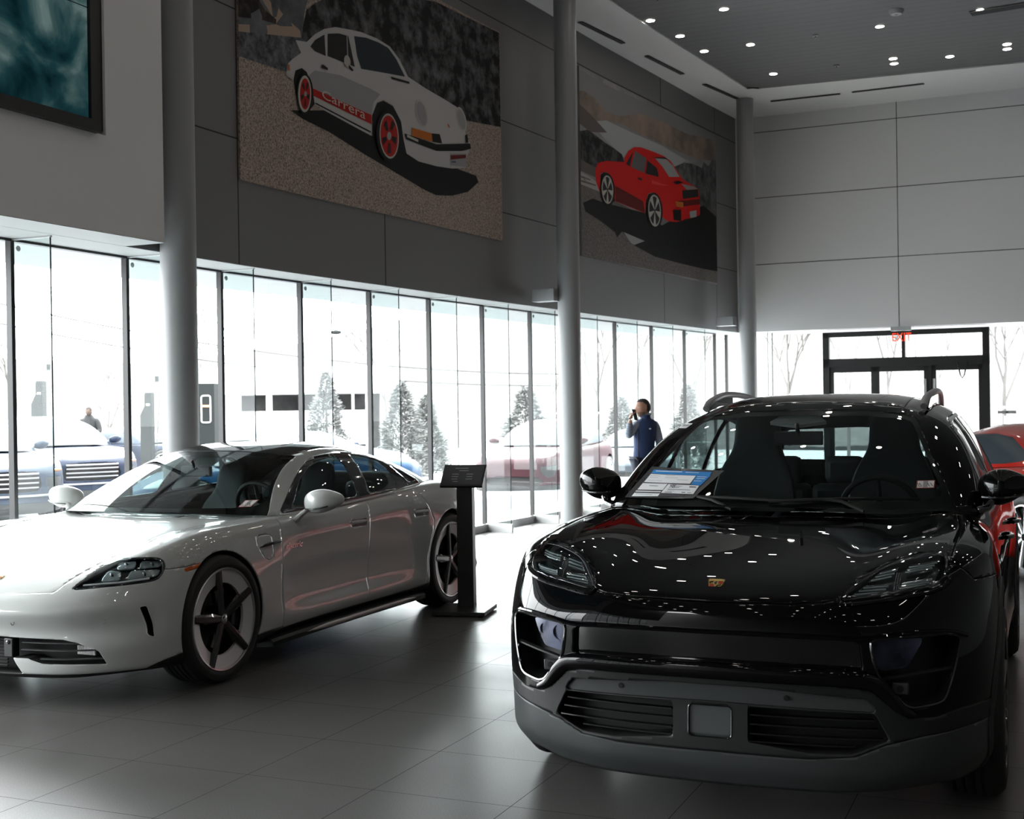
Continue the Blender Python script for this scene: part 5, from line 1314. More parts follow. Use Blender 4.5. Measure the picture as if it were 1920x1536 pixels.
# ------------------------------------------------------------------ the showroom shell
def room_mats():
    M = MATS
    M['wall_grey'] = mat('panel_grey', (.135, .135, .135), .55)
    M['wall_light'] = mat('panel_light', (.66, .66, .655), .6)
    M['soffit'] = mat('soffit_white', (.36, .375, .37), .7)
    M['joint'] = mat('panel_joint', (.012, .012, .012), .8)
    M['column'] = mat('column_paint', (.26, .265, .27), .38)
    M['black_metal'] = mat('black_metal', (.012, .012, .012), .35)
    M['alu'] = mat('aluminium', (.42, .43, .43), .35, metal=.6)
    M['pane'] = glass('clear_pane', (.95, .97, .965), .8)
    M['fin'] = glass('fin_glass', (.86, .94, .93), 1.)
    M['fin_edge'] = mat('glass_edge', (.012, .018, .018), .7, spec=.1)
    # floor: square porcelain tiles with fine speckle
    m, nt, out = _nt('floor_tiles'); N = nt.nodes.new; L = nt.links.new
    b = N('ShaderNodeBsdfPrincipled'); L(b.outputs[0], out.inputs[0])
    tc = N('ShaderNodeTexCoord'); sp = N('ShaderNodeSeparateXYZ'); L(tc.outputs['Object'], sp.inputs[0])
    def line(sock, off):
        a = N('ShaderNodeMath'); a.operation = 'ADD'; a.inputs[1].default_value = off; L(sock, a.inputs[0])
        w = N('ShaderNodeMath'); w.operation = 'PINGPONG'; w.inputs[1].default_value = .303; L(a.outputs[0], w.inputs[0])
        l = N('ShaderNodeMath'); l.operation = 'LESS_THAN'; l.inputs[1].default_value = .0016; L(w.outputs[0], l.inputs[0]); return l
    gx, gy = line(sp.outputs[0], 2.56+.606*20), line(sp.outputs[1], -3.862+.606*40)
    mx = N('ShaderNodeMath'); mx.operation = 'MAXIMUM'; L(gx.outputs[0], mx.inputs[0]); L(gy.outputs[0], mx.inputs[1])
    n1 = N('ShaderNodeTexNoise'); n1.inputs['Scale'].default_value = 220; n1.inputs['Detail'].default_value = 3; L(tc.outputs['Object'], n1.inputs['Vector'])
    n2 = N('ShaderNodeTexNoise'); n2.inputs['Scale'].default_value = 2.2; n2.inputs['Detail'].default_value = 5; L(tc.outputs['Object'], n2.inputs['Vector'])
    r1 = N('ShaderNodeValToRGB'); L(n1.outputs['Fac'], r1.inputs[0]); e = r1.color_ramp.elements
    e[0].position = .38; e[0].color = (.060, .059, .057, 1); e[1].position = .56; e[1].color = (.115, .112, .108, 1)
    k = N('ShaderNodeMix'); k.data_type = 'RGBA'; k.blend_type = 'MULTIPLY'; k.inputs[0].default_value = .5; L(r1.outputs[0], k.inputs[6])
    r2 = N('ShaderNodeValToRGB'); L(n2.outputs['Fac'], r2.inputs[0]); r2.color_ramp.elements[0].color = (.75, .75, .75, 1); r2.color_ramp.elements[0].position = .3; r2.color_ramp.elements[1].position = .7; L(r2.outputs[0], k.inputs[7])
    c = N('ShaderNodeMix'); c.data_type = 'RGBA'; L(mx.outputs[0], c.inputs[0]); L(k.outputs[2], c.inputs[6]); c.inputs[7].default_value = (.018, .018, .018, 1)
    L(c.outputs[2], b.inputs['Base Color'])
    rr = N('ShaderNodeMapRange'); rr.inputs[3].default_value = .26; rr.inputs[4].default_value = .40; L(n2.outputs['Fac'], rr.inputs[0])
    rg = N('ShaderNodeMath'); rg.operation = 'MAXIMUM'; L(rr.outputs[0], rg.inputs[0]); L(mx.outputs[0], rg.inputs[1]); L(rg.outputs[0], b.inputs['Roughness'])
    b.inputs['Specular IOR Level'].default_value = .22
    bp = N('ShaderNodeBump'); bp.inputs['Strength'].default_value = .06; bp.inputs['Distance'].default_value = .002; L(n1.outputs['Fac'], bp.inputs['Height']); L(bp.outputs[0], b.inputs['Normal'])
    M['floor'] = m
    # ceiling boards
    m, nt, out = _nt('ceiling_boards'); N = nt.nodes.new; L = nt.links.new
    b = N('ShaderNodeBsdfPrincipled'); L(b.outputs[0], out.inputs[0]); b.inputs['Roughness'].default_value = .6
    tc = N('ShaderNodeTexCoord'); sp = N('ShaderNodeSeparateXYZ'); L(tc.outputs['Object'], sp.inputs[0])
    w = N('ShaderNodeMath'); w.operation = 'PINGPONG'; w.inputs[1].default_value = .10; L(sp.outputs[1], w.inputs[0])
    l = N('ShaderNodeMath'); l.operation = 'LESS_THAN'; l.inputs[1].default_value = .006; L(w.outputs[0], l.inputs[0])
    c = N('ShaderNodeMix'); c.data_type = 'RGBA'; L(l.outputs[0], c.inputs[0]); c.inputs[6].default_value = (.115, .115, .118, 1); c.inputs[7].default_value = (.06, .06, .06, 1)
    L(c.outputs[2], b.inputs['Base Color']); M['ceiling'] = m

def ribbon(ss, off, z0, z1):
    P = gpos(ss, off); V = []; F = []
    for p in P: V += [(p[0], p[1], z0), (p[0], p[1], z1)]
    for i in range(len(P)-1): F.append((2*i, 2*i+1, 2*i+3, 2*i+2))
    return V, F

def slab(ss, o0, o1, z0, z1, mb):
    """curved beam between two offsets and two heights"""
    A, B = gpos(ss, o0), gpos(ss, o1); V = []; F = []
    for a, b in zip(A, B): V += [(a[0], a[1], z0), (b[0], b[1], z0), (b[0], b[1], z1), (a[0], a[1], z1)]
    for i in range(len(A)-1):
        for j in range(4): F.append((i*4+j, i*4+(j+1) % 4, (i+1)*4+(j+1) % 4, (i+1)*4+j))
    n = len(A)-1; F += [(3, 2, 1, 0), (n*4, n*4+1, n*4+2, n*4+3)]
    mb.add(V, F); return mb

def S(o, kind='structure'): o['kind'] = kind; return o

def build_room():
    M = MATS; SE = SM[-2]+.28       # facade end
    # floor in tile coordinates
    fl = S(mk('floor', [(-5.6, -9, 0), (15, -9, 0), (15, 28, 0), (-5.6, 28, 0)], [(0, 1, 2, 3)], M['floor'], smooth=False))
    # trim the floor along the facade by using the facade curve as its edge
    ss = np.linspace(-1.0, SM[-1], 80); P = gpos(ss, -.06)
    R = Matrix.Rotation(-(-TD), 4, 'Z') if False else None
    inv = lambda p: (float(p @ TV), float(p @ TU))
    pts = [inv(p) for p in P]+[inv(FA+FD*t+FN*-.46) for t in (0.1, 12)]+[inv(FA+FD*12-TU*34)]+[inv(P[0]-TU*1.0)]
    me = bpy.data.meshes.new('floor'); me.from_pydata([(x, y, 0) for x, y in pts], [], [tuple(range(len(pts)))[::-1]]); me.update(); me.materials.append(M['floor']); fl.data = me
    fl.rotation_euler = (0, 0, math.atan2(TV[1], TV[0]))
    # --- long grey wall over the glazing
    s0 = 11.9; ss = np.linspace(s0, SE+.55, 90)
    w = MB(); slab(ss, -.10, .42, ZH, ZC+.3, w); wl = S(w.build('wall_left', M['wall_grey'], smooth=False))
    j = MB()
    for z in (3.87, 4.98, 6.16): slab(ss, .42, .4215, z-.006, z+.006, j)
    for s_, z0, z1 in ((15.605, 2.79, ZC), (17.96, 2.79, 3.56), (17.96, 6.07, ZC), (20.52, 2.79, ZC), (22.70, 2.79, ZC), (25.66, 2.79, 3.58), (25.62, 6.16, ZC), (27.98, 2.79, ZC)):
        if s_ in (20.52, 22.70): continue
        slab(np.array([s_-.006, s_+.006]), .42, .4215, z0, z1, j)
    j.build('panel_joint', M['joint'], wl, smooth=False)
    # exterior canopy and lit soffit strip between wall and glass
    c = MB(); slab(np.linspace(-1, SE+.4, 90), -1.15, -.10, ZH, ZH+.35, c); cn = S(c.build('trim_1', M['soffit'], smooth=False))
    c = MB(); slab(np.linspace(-1, SE+.35, 90), -.1, .42, ZH-.004, ZH+.0, c); S(c.build('trim_2', M['soffit'], smooth=False))
    # --- block with the video wall
    A = np.array([-3.2, 7.99]); d = np.array([.64, 1.43]); d /= np.hypot(*d); n = np.array([d[1], -d[0]])
    f = lambda t, o, z: (*(A+d*t+n*o), z)
    ta, tb, n0, n1, zt = -9., 1.568, -6.2, .962, 3.47
    V = [f(ta, 0, ZH), f(tb, 0, ZH), f(tb, 0, ZC+.3), f(ta, 0, ZC+.3), f(ta, -.50, ZH), f(tb, -.50, ZH), f(tb, -.50, ZC+.3), f(ta, -.50, ZC+.3),
         f(n0, 0, zt), f(n1, 0, zt), f(n1, 0, 6.3), f(n0, 0, 6.3)]
    F = [(0, 1, 9, 8), (1, 2, 10, 9), (2, 3, 11, 10), (3, 0, 8, 11), (1, 5, 6, 2), (4, 7, 6, 5), (0, 3, 7, 4), (3, 2, 6, 7)]
    V += [f(n0, -.10, zt), f(n1, -.10, zt), f(n1, -.10, 6.3), f(n0, -.10, 6.3)]
    F += [(8, 9, 13, 12), (9, 10, 14, 13), (10, 11, 15, 14), (11, 8, 12, 15), (12, 13, 14, 15)]
    S(mk('wall_block', V, F, M['wall_light'], smooth=False))
    bs = S(mk('trim_3', [f(ta, 0, ZH-.003), f(tb, 0, ZH-.003), f(tb, -.50, ZH-.003), f(ta, -.92, ZH-.003)], [(0, 1, 2, 3)], M['soffit'], smooth=False))
    vw = empty('video_wall', f(-2, 0, 4.5), 0, 'large dark teal video wall in the pale block at upper left', 'screen'); vw.location = (0, 0, 0)
    b = MB()
    def bx(t0, t1, o0, o1, z0, z1, q=b): q.add([f(t0, o0, z0), f(t1, o0, z0), f(t1, o1, z0), f(t0, o1, z0), f(t0, o0, z1), f(t1, o0, z1), f(t1, o1, z1), f(t0, o1, z1)], [(0, 1, 2, 3), (4, 7, 6, 5), (0, 4, 5, 1), (1, 5, 6, 2), (2, 6, 7, 3), (3, 7, 4, 0)])
    bx(n0+.01, n1-.005, -.095, -.06, zt+.03, 6.29); bx(n0, n1-.10, -.06, .05, zt-.005, zt+.075); bx(n1-.115, n1-.004, -.06, -.02, zt+.03, 6.29); b.build('frame', M['black_metal'], vw, smooth=False)
    m, nt, out = _nt('moving_water'); N = nt.nodes.new; L = nt.links.new
    e = N('ShaderNodeEmission'); tc = N('ShaderNodeTexCoord'); mp = N('ShaderNodeMapping'); L(tc.outputs['Object'], mp.inputs[0]); mp.inputs['Scale'].default_value = (1.2, .9, 1.5); mp.inputs['Rotation'].default_value = (.5, .7, .3)
    nz = N('ShaderNodeTexNoise'); nz.inputs['Scale'].default_value = 1.5; nz.inputs['Detail'].default_value = 5; nz.inputs['Distortion'].default_value = .8; L(mp.outputs[0], nz.inputs['Vector'])
    r = N('ShaderNodeValToRGB'); L(nz.outputs['Fac'], r.inputs[0]); el = r.color_ramp.elements
    el[0].position = .36; el[0].color = (.0012, .009, .012, 1); el[1].position = .70; el[1].color = (.11, .16, .155, 1); q = el.new(.5); q.color = (.008, .032, .037, 1); q = el.new(.6); q.color = (.04, .075, .075, 1)
    L(r.outputs[0], e.inputs[0]); e.inputs[1].default_value = 1.; L(e.outputs[0], out.inputs[0])
    for k, (z0, z1) in enumerate(((zt+.078, 4.335), (4.342, 5.25), (5.257, 6.2))):
        mk('display_panel', [f(n0+.1, -.045, z0), f(n1-.118, -.045, z0), f(n1-.118, -.045, z1), f(n0+.1, -.045, z1)], [(0, 1, 2, 3)], m, vw, smooth=False)
    # --- far wall
    g = lambda t, o, z: (*(FA+FD*t+FN*o), z)
    def fb(mb, t0, t1, o0, o1, z0, z1):
        mb.add([g(t0, o0, z0), g(t1, o0, z0), g(t1, o1, z0), g(t0, o1, z0), g(t0, o0, z1), g(t1, o0, z1), g(t1, o1, z1), g(t0, o1, z1)], [(0, 1, 2, 3), (4, 7, 6, 5), (0, 4, 5, 1), (1, 5, 6, 2), (2, 6, 7, 3), (3, 7, 4, 0)]); return mb
    wf = S(fb(MB(), -.25, 11, -.5, 0, ZH, ZC+.3).build('wall_far', M['wall_light'], smooth=False))
    S(fb(MB(), 5.75, 11, -.5, 0, 0, ZH).build('wall_far_lower', M['wall_grey'], smooth=False))
    j = MB()
    for z in (3.98, 5.16, 6.32): fb(j, 0, 11, 0, .0015, z-.006, z+.006)
    for t in (2.625, 6.3): fb(j, t-.006, t+.006, 0, .0015, ZH, ZC)
    j.build('panel_joint', M['joint_soft'] if 'joint_soft' in M else M['joint'], wf, smooth=False)
    S(fb(MB(), -.05, 11, -1.2, -.5, ZH, ZH+.35).build('trim_4', M['soffit'], smooth=False))
    # pale return at the corner
    S(fb(MB(), -.18, .0, .0, .06, ZH, ZC).build('trim_5', M['wall_light'], smooth=False))
    # --- right and back walls close the hall
    o = FA+FD*11.0
    for nm, p, q in (('wall_right', o, o-TU*33), ('wall_back', o-TU*31.5, o-TU*31.5-TV*22)):
        v = (q-p)/np.hypot(*(q-p)); nn = np.array([-v[1], v[0]])*.2
        S(MB().add([(*p, 0), (*q, 0), (*(q+nn), 0), (*(p+nn), 0), (*p, ZC+.3), (*q, ZC+.3), (*(q+nn), ZC+.3), (*(p+nn), ZC+.3)], [(0, 1, 2, 3), (4, 7, 6, 5), (0, 4, 5, 1), (1, 5, 6, 2), (2, 6, 7, 3), (3, 7, 4, 0)]).build(nm, M['wall_grey'], smooth=False))
    # upper wall above the glazing behind the camera
    w = MB(); slab(np.linspace(-1, s0, 30), -.10, .42, ZH, ZC+.3, w); S(w.build('wall_left_rear', M['wall_grey'], smooth=False))
    # --- ceiling: pale border and dark boarded field
    inner = gpos(np.linspace(-1, SE-.2, 60), 1.33)
    cf = lambda t, o: FA+FD*t+FN*o
    wallp = gpos(np.linspace(-1, SE+.5, 60), .0)
    V = []; F = []
    for a, b_ in zip(wallp, inner): V += [(*a, ZC), (*b_, ZC)]
    for i in range(59): F.append((2*i, 2*i+1, 2*i+3, 2*i+2))
    # corner of the dark field
    cdark = np.array([4.06, 20.50]); k = len(V); V[-1] = (*cdark, ZC)
    a0, a1 = cf(-.3, -.3), cf(11, -.3); b1 = cf(11, 1.13); b0 = cdark
    V += [(*a0, ZC), (*a1, ZC), (*b1, ZC), (*b0, ZC)]; F.append((k, k+1, k+2, k+3)); F.append((k-2, k-1, k+3, k)) 
    sb = S(mk('ceiling_border', V, F, M['wall_light'], smooth=False)); sb.name = 'ceiling_border'
    cq = [tuple((np.array(V[2*55+1][:2])+cdark)/2), tuple(cdark), tuple((cdark*2+b1)/3), tuple(cf(3.2, -.1)), tuple(cf(-.6, -.1)), V[2*54][:2]]
    S(mk('ceiling_border_corner', [(*q, ZC-.0025) for q in cq], [tuple(range(6))], M['wall_light'], smooth=False))
    inner = np.array([(*q[:2],) for q in [V[2*i+1] for i in range(60)]])
    V = [(*p, ZC+.02) for p in inner]+[(*b1, ZC+.02), (*(b1-TU*34), ZC+.02), (*(inner[0]-TU*2), ZC+.02)]
    ce = MB(); ce.add([(float(np.array(v[:2]) @ TV), float(np.array(v[:2]) @ TU), v[2]) for v in V], [tuple(range(len(V)))])
    co = S(ce.build('ceiling', M['ceiling'], smooth=False)); co.rotation_euler = (0, 0, math.atan2(TV[1], TV[0]))
    # step between the two levels
    V = []; F = []
    for p in list(inner)+[b1]: V += [(*p, ZC), (*p, ZC+.02)]
    for i in range(len(inner)): F.append((2*i, 2*i+1, 2*i+3, 2*i+2))
    mk('ceiling_edge', V, F, M['wall_light'], co and sb, smooth=False)
    # --- glazed facade
    gi = 0
    for i in range(len(MULL)-1):
        gi += 1
        p, q = np.array(MULL[i]), np.array(MULL[i+1]); v = (q-p)/np.hypot(*(q-p)); n_ = np.array([v[1], -v[0]])
        e = empty('window_%d' % gi, (p[0], p[1], 0), math.atan2(v[1], v[0])); e['kind'] = 'structure'
        w_ = np.hypot(*(q-p))
        mk('pane', [(.02, 0, .09), (w_-.02, 0, .09), (w_-.02, 0, ZH), (.02, 0, ZH)], [(0, 1, 2, 3)], M['pane'], e, smooth=False)
        MB().box((0, 0, ZH/2+.045), (.035, .05, ZH-.09)).build('mullion', M['black_metal'], e, smooth=False)
        b = MB(); b.add([(0, -.03, .09), (0, -.37, .09), (0, -.37, ZH), (0, -.03, ZH)], [(0, 1, 2, 3)]); b.build('glass_fin', M['fin'], e, smooth=False)
        MB().box((0, -.373, ZH/2+.045), (.009, .006, ZH-.09)).build('fin_edge', M['fin_edge'], e, smooth=False)
        MB().box((0, -.20, .05), (.035, .38, .10)).build('fin_shoe', M['alu'], e, smooth=False)
        MB().box((0, -.20, ZH-.010), (.02, .36, .012)).build('fin_clamp', M['alu'], e, smooth=False)
        MB().box((w_/2, .0, .045), (w_, .10, .09)).build('curb', M['alu'], e, smooth=False)
        MB().box((w_/2, .0, ZH-.012), (w_, .06, .022)).build('head_rail', M['black_metal'], e, smooth=False)
        MB().sphere((.05, -.03, ZH-.07), .022, 8, 6, (1, .5, 1)).build('spider_fitting', M['alu'], e)
    # corner pane and far glazing
    far0 = -.02
    cl = MULL[-1]; v = np.array(CORNER)-np.array(cl); w_ = np.hypot(*v); v = v/w_
    e = empty('window_%d' % (gi+1), (cl[0], cl[1], 0), math.atan2(v[1], v[0])); e['kind'] = 'structure'
    mk('pane', [(.02, 0, .09), (w_, 0, .09), (w_, 0, ZH), (.02, 0, ZH)], [(0, 1, 2, 3)], M['pane'], e, smooth=False)
    MB().box((0, 0, ZH/2+.045), (.035, .05, ZH-.09)).build('mullion', M['black_metal'], e, smooth=False)
    MB().box((w_, 0, ZH/2+.045), (.05, .05, ZH-.09)).build('mullion', M['black_metal'], e, smooth=False)
    MB().box((w_/2, 0, .045), (w_, .10, .09)).build('curb', M['alu'], e, smooth=False)
    ang = math.atan2(FD[1], FD[0]); og = FA+FN*-.42
    for k, (t0, t1) in enumerate(((-.1, .36), (.36, 1.27), (4.03, 5.75))):
        p = og+FD*t0; e = empty('window_%d' % (gi+2+k), (p[0], p[1], 0), ang); e['kind'] = 'structure'; w_ = t1-t0
        mk('pane', [(0, 0, .09), (w_, 0, .09), (w_, 0, ZH), (0, 0, ZH)], [(0, 1, 2, 3)], M['pane'], e, smooth=False)
        MB().box((w_/2, 0, .045), (w_, .10, .09)).build('curb', M['alu'], e, smooth=False)
        if t0 in (.36,):
            MB().box((0, 0, ZH/2+.045), (.012, .03, ZH-.09)).build('glass_joint', M['black_metal'], e, smooth=False)
            mk('glass_fin', [(0, -.03, .09), (0, -.35, .09), (0, -.35, ZH), (0, -.03, ZH)], [(0, 1, 2, 3)], M['fin'], e, smooth=False)
            MB().box((0, -.352, ZH/2+.045), (.008, .006, ZH-.09)).build('fin_edge', M['fin_edge'], e, smooth=False)
    # --- entrance in the far wall
    p = og+FD*1.27; W_ = 2.76
    e = empty('door_1', (p[0], p[1], 0), ang); e['kind'] = 'structure'
    fr = MB()
    for x0, x1, z0, z1 in ((0, .11, 0, 2.75), (W_-.11, W_, 0, 2.75), (0, W_, 2.66, 2.75), (0, W_, 2.13, 2.28), (1.345, 1.40, 2.28, 2.66)):
        fr.box(((x0+x1)/2, -.02, (z0+z1)/2), (x1-x0, .12, z1-z0))
    fr.build('door_frame', M['black_metal'], e, smooth=False)
    mk('transom_pane', [(.1, 0, 2.27), (W_-.1, 0, 2.27), (W_-.1, 0, 2.67), (.1, 0, 2.67)], [(0, 1, 2, 3)], M['pane'], e, smooth=False)
    for x0, x1 in ((.11, .89), (.89, 1.77), (1.83, 2.65)):
        l = MB()
        for a, b_, z0, z1 in ((x0, x0+.07, .02, 2.13), (x1-.07, x1, .02, 2.13), (x0, x1, 2.04, 2.13), (x0, x1, .02, .26)): l.box(((a+b_)/2, -.02, (z0+z1)/2), (b_-a, .05, z1-z0))
        lo = l.build('door_leaf', M['black_metal'], e, smooth=False)
        mk('leaf_pane', [(x0+.06, -.02, .25), (x1-.06, -.02, .25), (x1-.06, -.02, 2.05), (x0+.06, -.02, 2.05)], [(0, 1, 2, 3)], M['pane'], lo, smooth=False)
        if x0 > .5: MB().box((x0+.04 if x0 > 1.8 else x1-.04, -.09, 1.15), (.03, .04, 1.5)).build('pull_handle', M['alu'], lo, smooth=False)
    MB().box((1.80, -.02, 1.07), (.06, .08, 2.13)).build('meeting_stile', M['black_metal'], e, smooth=False)
    b = MB(); b.tube([(2.25, -.10, 2.17), (2.30, -.13, 1.95), (2.33, -.13, 1.90), (2.36, -.13, 1.95), (2.41, -.10, 2.17)], .012, 6); b.build('door_closer', M['black_metal'], e)
    # --- columns
    for k, (x, y, lab) in enumerate(((-2.60, 9.96, 'thick round grey column behind the white saloon'), (.725, 15.75, 'round grey column behind the black SUV mirror'), (3.96, 21.2, 'round grey column in the far corner beside the entrance glazing'))):
        c = empty('column', (x, y, 0), 0, lab, 'column', 'round steel columns along the window wall')
        b = MB(); b.lathe([(.14, 0), (.14, ZC)], 48); b.build('shaft', M['column'], c)
        if k:
            s_ = float(np.argmin([np.hypot(*(gpos(t, .42)[0]-np.array([x, y]))) for t in np.linspace(0, SE, 600)]))*SE/599
            q = gpos(s_, .42)[0]; dv = q-np.array([x, y]); L_ = np.hypot(*dv)
            tv = np.array([-.39-.0, -.92]); tv = (gpos(s_-.3, .42)[0]-q)/.3
            MB().box((dv[0]/2+tv[0]*.16, dv[1]/2+tv[1]*.16, 2.90), (.17, .30, .15), Matrix.Rotation(math.atan2(dv[1], dv[0])-PI/2, 3, 'Z')).build('wall_bracket', M['column'], c, smooth=False)
# ------------------------------------------------------------------ ceiling fittings, pictures, signs
def poster_mats():
    M = MATS
    P = dict(pwhite=(.42, .41, .40), pgrey=(.27, .27, .27), pgrey2=(.20, .18, .17), pdark=(.018, .018, .018), pred=(.36, .012, .008), pred2=(.50, .008, .006), pred3=(.62, .05, .04), pdarkred=(.10, .008, .006),
             porange=(.42, .12, .015), pchrome=(.40, .38, .34), pglass=(.02, .03, .035), pglass2=(.10, .10, .10), pblue=(.06, .10, .14), shadow=(.006, .006, .006), sandroad=(.34, .25, .19), psky2=(.19, .19, .19), plake=(.30, .31, .31), pcross=(.30, .29, .27), pbrownhill=(.10, .085, .075), pcream=(.50, .42, .36))
    for k, c in P.items(): M[k] = mat('print_'+k, c, .6, spec=.15)
    def npr(name, c0, c1, sc, lo=.35, hi=.65, det=8, dist=0.):
        m, nt, out = _nt('print_'+name); N = nt.nodes.new; L = nt.links.new
        b = N('ShaderNodeBsdfPrincipled'); b.inputs['Roughness'].default_value = .6; b.inputs['Specular IOR Level'].default_value = .15; L(b.outputs[0], out.inputs[0])
        tc = N('ShaderNodeTexCoord'); n = N('ShaderNodeTexNoise'); n.inputs['Scale'].default_value = sc; n.inputs['Detail'].default_value = det; n.inputs['Roughness'].default_value = .65; n.inputs['Distortion'].default_value = dist
        L(tc.outputs['Object'], n.inputs['Vector']); r = N('ShaderNodeValToRGB'); L(n.outputs['Fac'], r.inputs[0]); e = r.color_ramp.elements
        e[0].position = lo; e[0].color = (*c0, 1); e[1].position = hi; e[1].color = (*c1, 1); L(r.outputs[0], b.inputs['Base Color']); M[name] = m
    npr('gravel', (.07, .058, .05), (.42, .34, .285), 58, .34, .60)
    npr('forest', (.004, .004, .004), (.13, .13, .135), 5.5, .44, .68, 12)
    npr('field', (.05, .055, .06), (.15, .155, .165), 3, .35, .7)
    npr('darktree', (.006, .004, .003), (.07, .055, .045), 6, .42, .75)
    npr('grass', (.03, .032, .037), (.16, .165, .18), 11, .38, .66)
    npr('sky', (.14, .14, .14), (.27, .26, .25), 1.2, .3, .7, 3)
    npr('pcloud', (.13, .105, .09), (.27, .20, .155), 1.5, .35, .65, 4)
    npr('pforest2', (.004, .004, .004), (.075, .078, .078), 7, .45, .7)
    npr('phill', (.02, .022, .022), (.13, .135, .135), 4, .4, .7)
    npr('pasphalt', (.05, .045, .04), (.17, .15, .135), 45, .34, .62)

def picture(name, label, s0, z0, w, h, data, base, extra=None):
    M = MATS
    def on(x, z, o): 
        p = gpos(s0+x, .42+o)[0]; return (p[0], p[1], z0+z)
    n = 24; V = []; F = []
    for i in range(n+1):
        x = w*i/n; V += [on(x, 0, .022), on(x, h, .022), on(x, 0, 0), on(x, h, 0)]
    for i in range(n):
        a, b = 4*i, 4*i+4; F += [(a, b, b+1, a+1)[::-1], (a+2, b+2, b, a)[::-1], (a+1, b+1, b+3, a+3)[::-1]]
    F += [(0, 1, 3, 2)[::-1], (4*n, 4*n+2, 4*n+3, 4*n+1)[::-1]]
    root = mk(name, V, F, base, smooth=False); tag(root, label, 'picture')
    lay = .0225
    for nm, m, pts in data:
        lay += .00035
        # resample long edges so that the print follows the curved wall
        P = []
        for (a, b) in zip(pts, pts[1:]+pts[:1]):
            k = max(1, int(math.hypot(b[0]-a[0], b[1]-a[1])/.35))
            for t in range(k): P.append((a[0]+(b[0]-a[0])*t/k, a[1]+(b[1]-a[1])*t/k))
        bm = bmesh.new(); vs = [bm.verts.new((x, z, 0)) for x, z in P]
        try: f = bm.faces.new(vs)
        except ValueError: bm.free(); continue
        bmesh.ops.triangulate(bm, faces=[f]); bm.verts.ensure_lookup_table()
        VV = [on(v.co.x, v.co.y, lay) for v in bm.verts]; FF = [tuple(v.index for v in f_.verts) for f_ in bm.faces]; bm.free()
        o = mk(nm, VV, FF, M[m], root, smooth=False)
    return root, on, lay

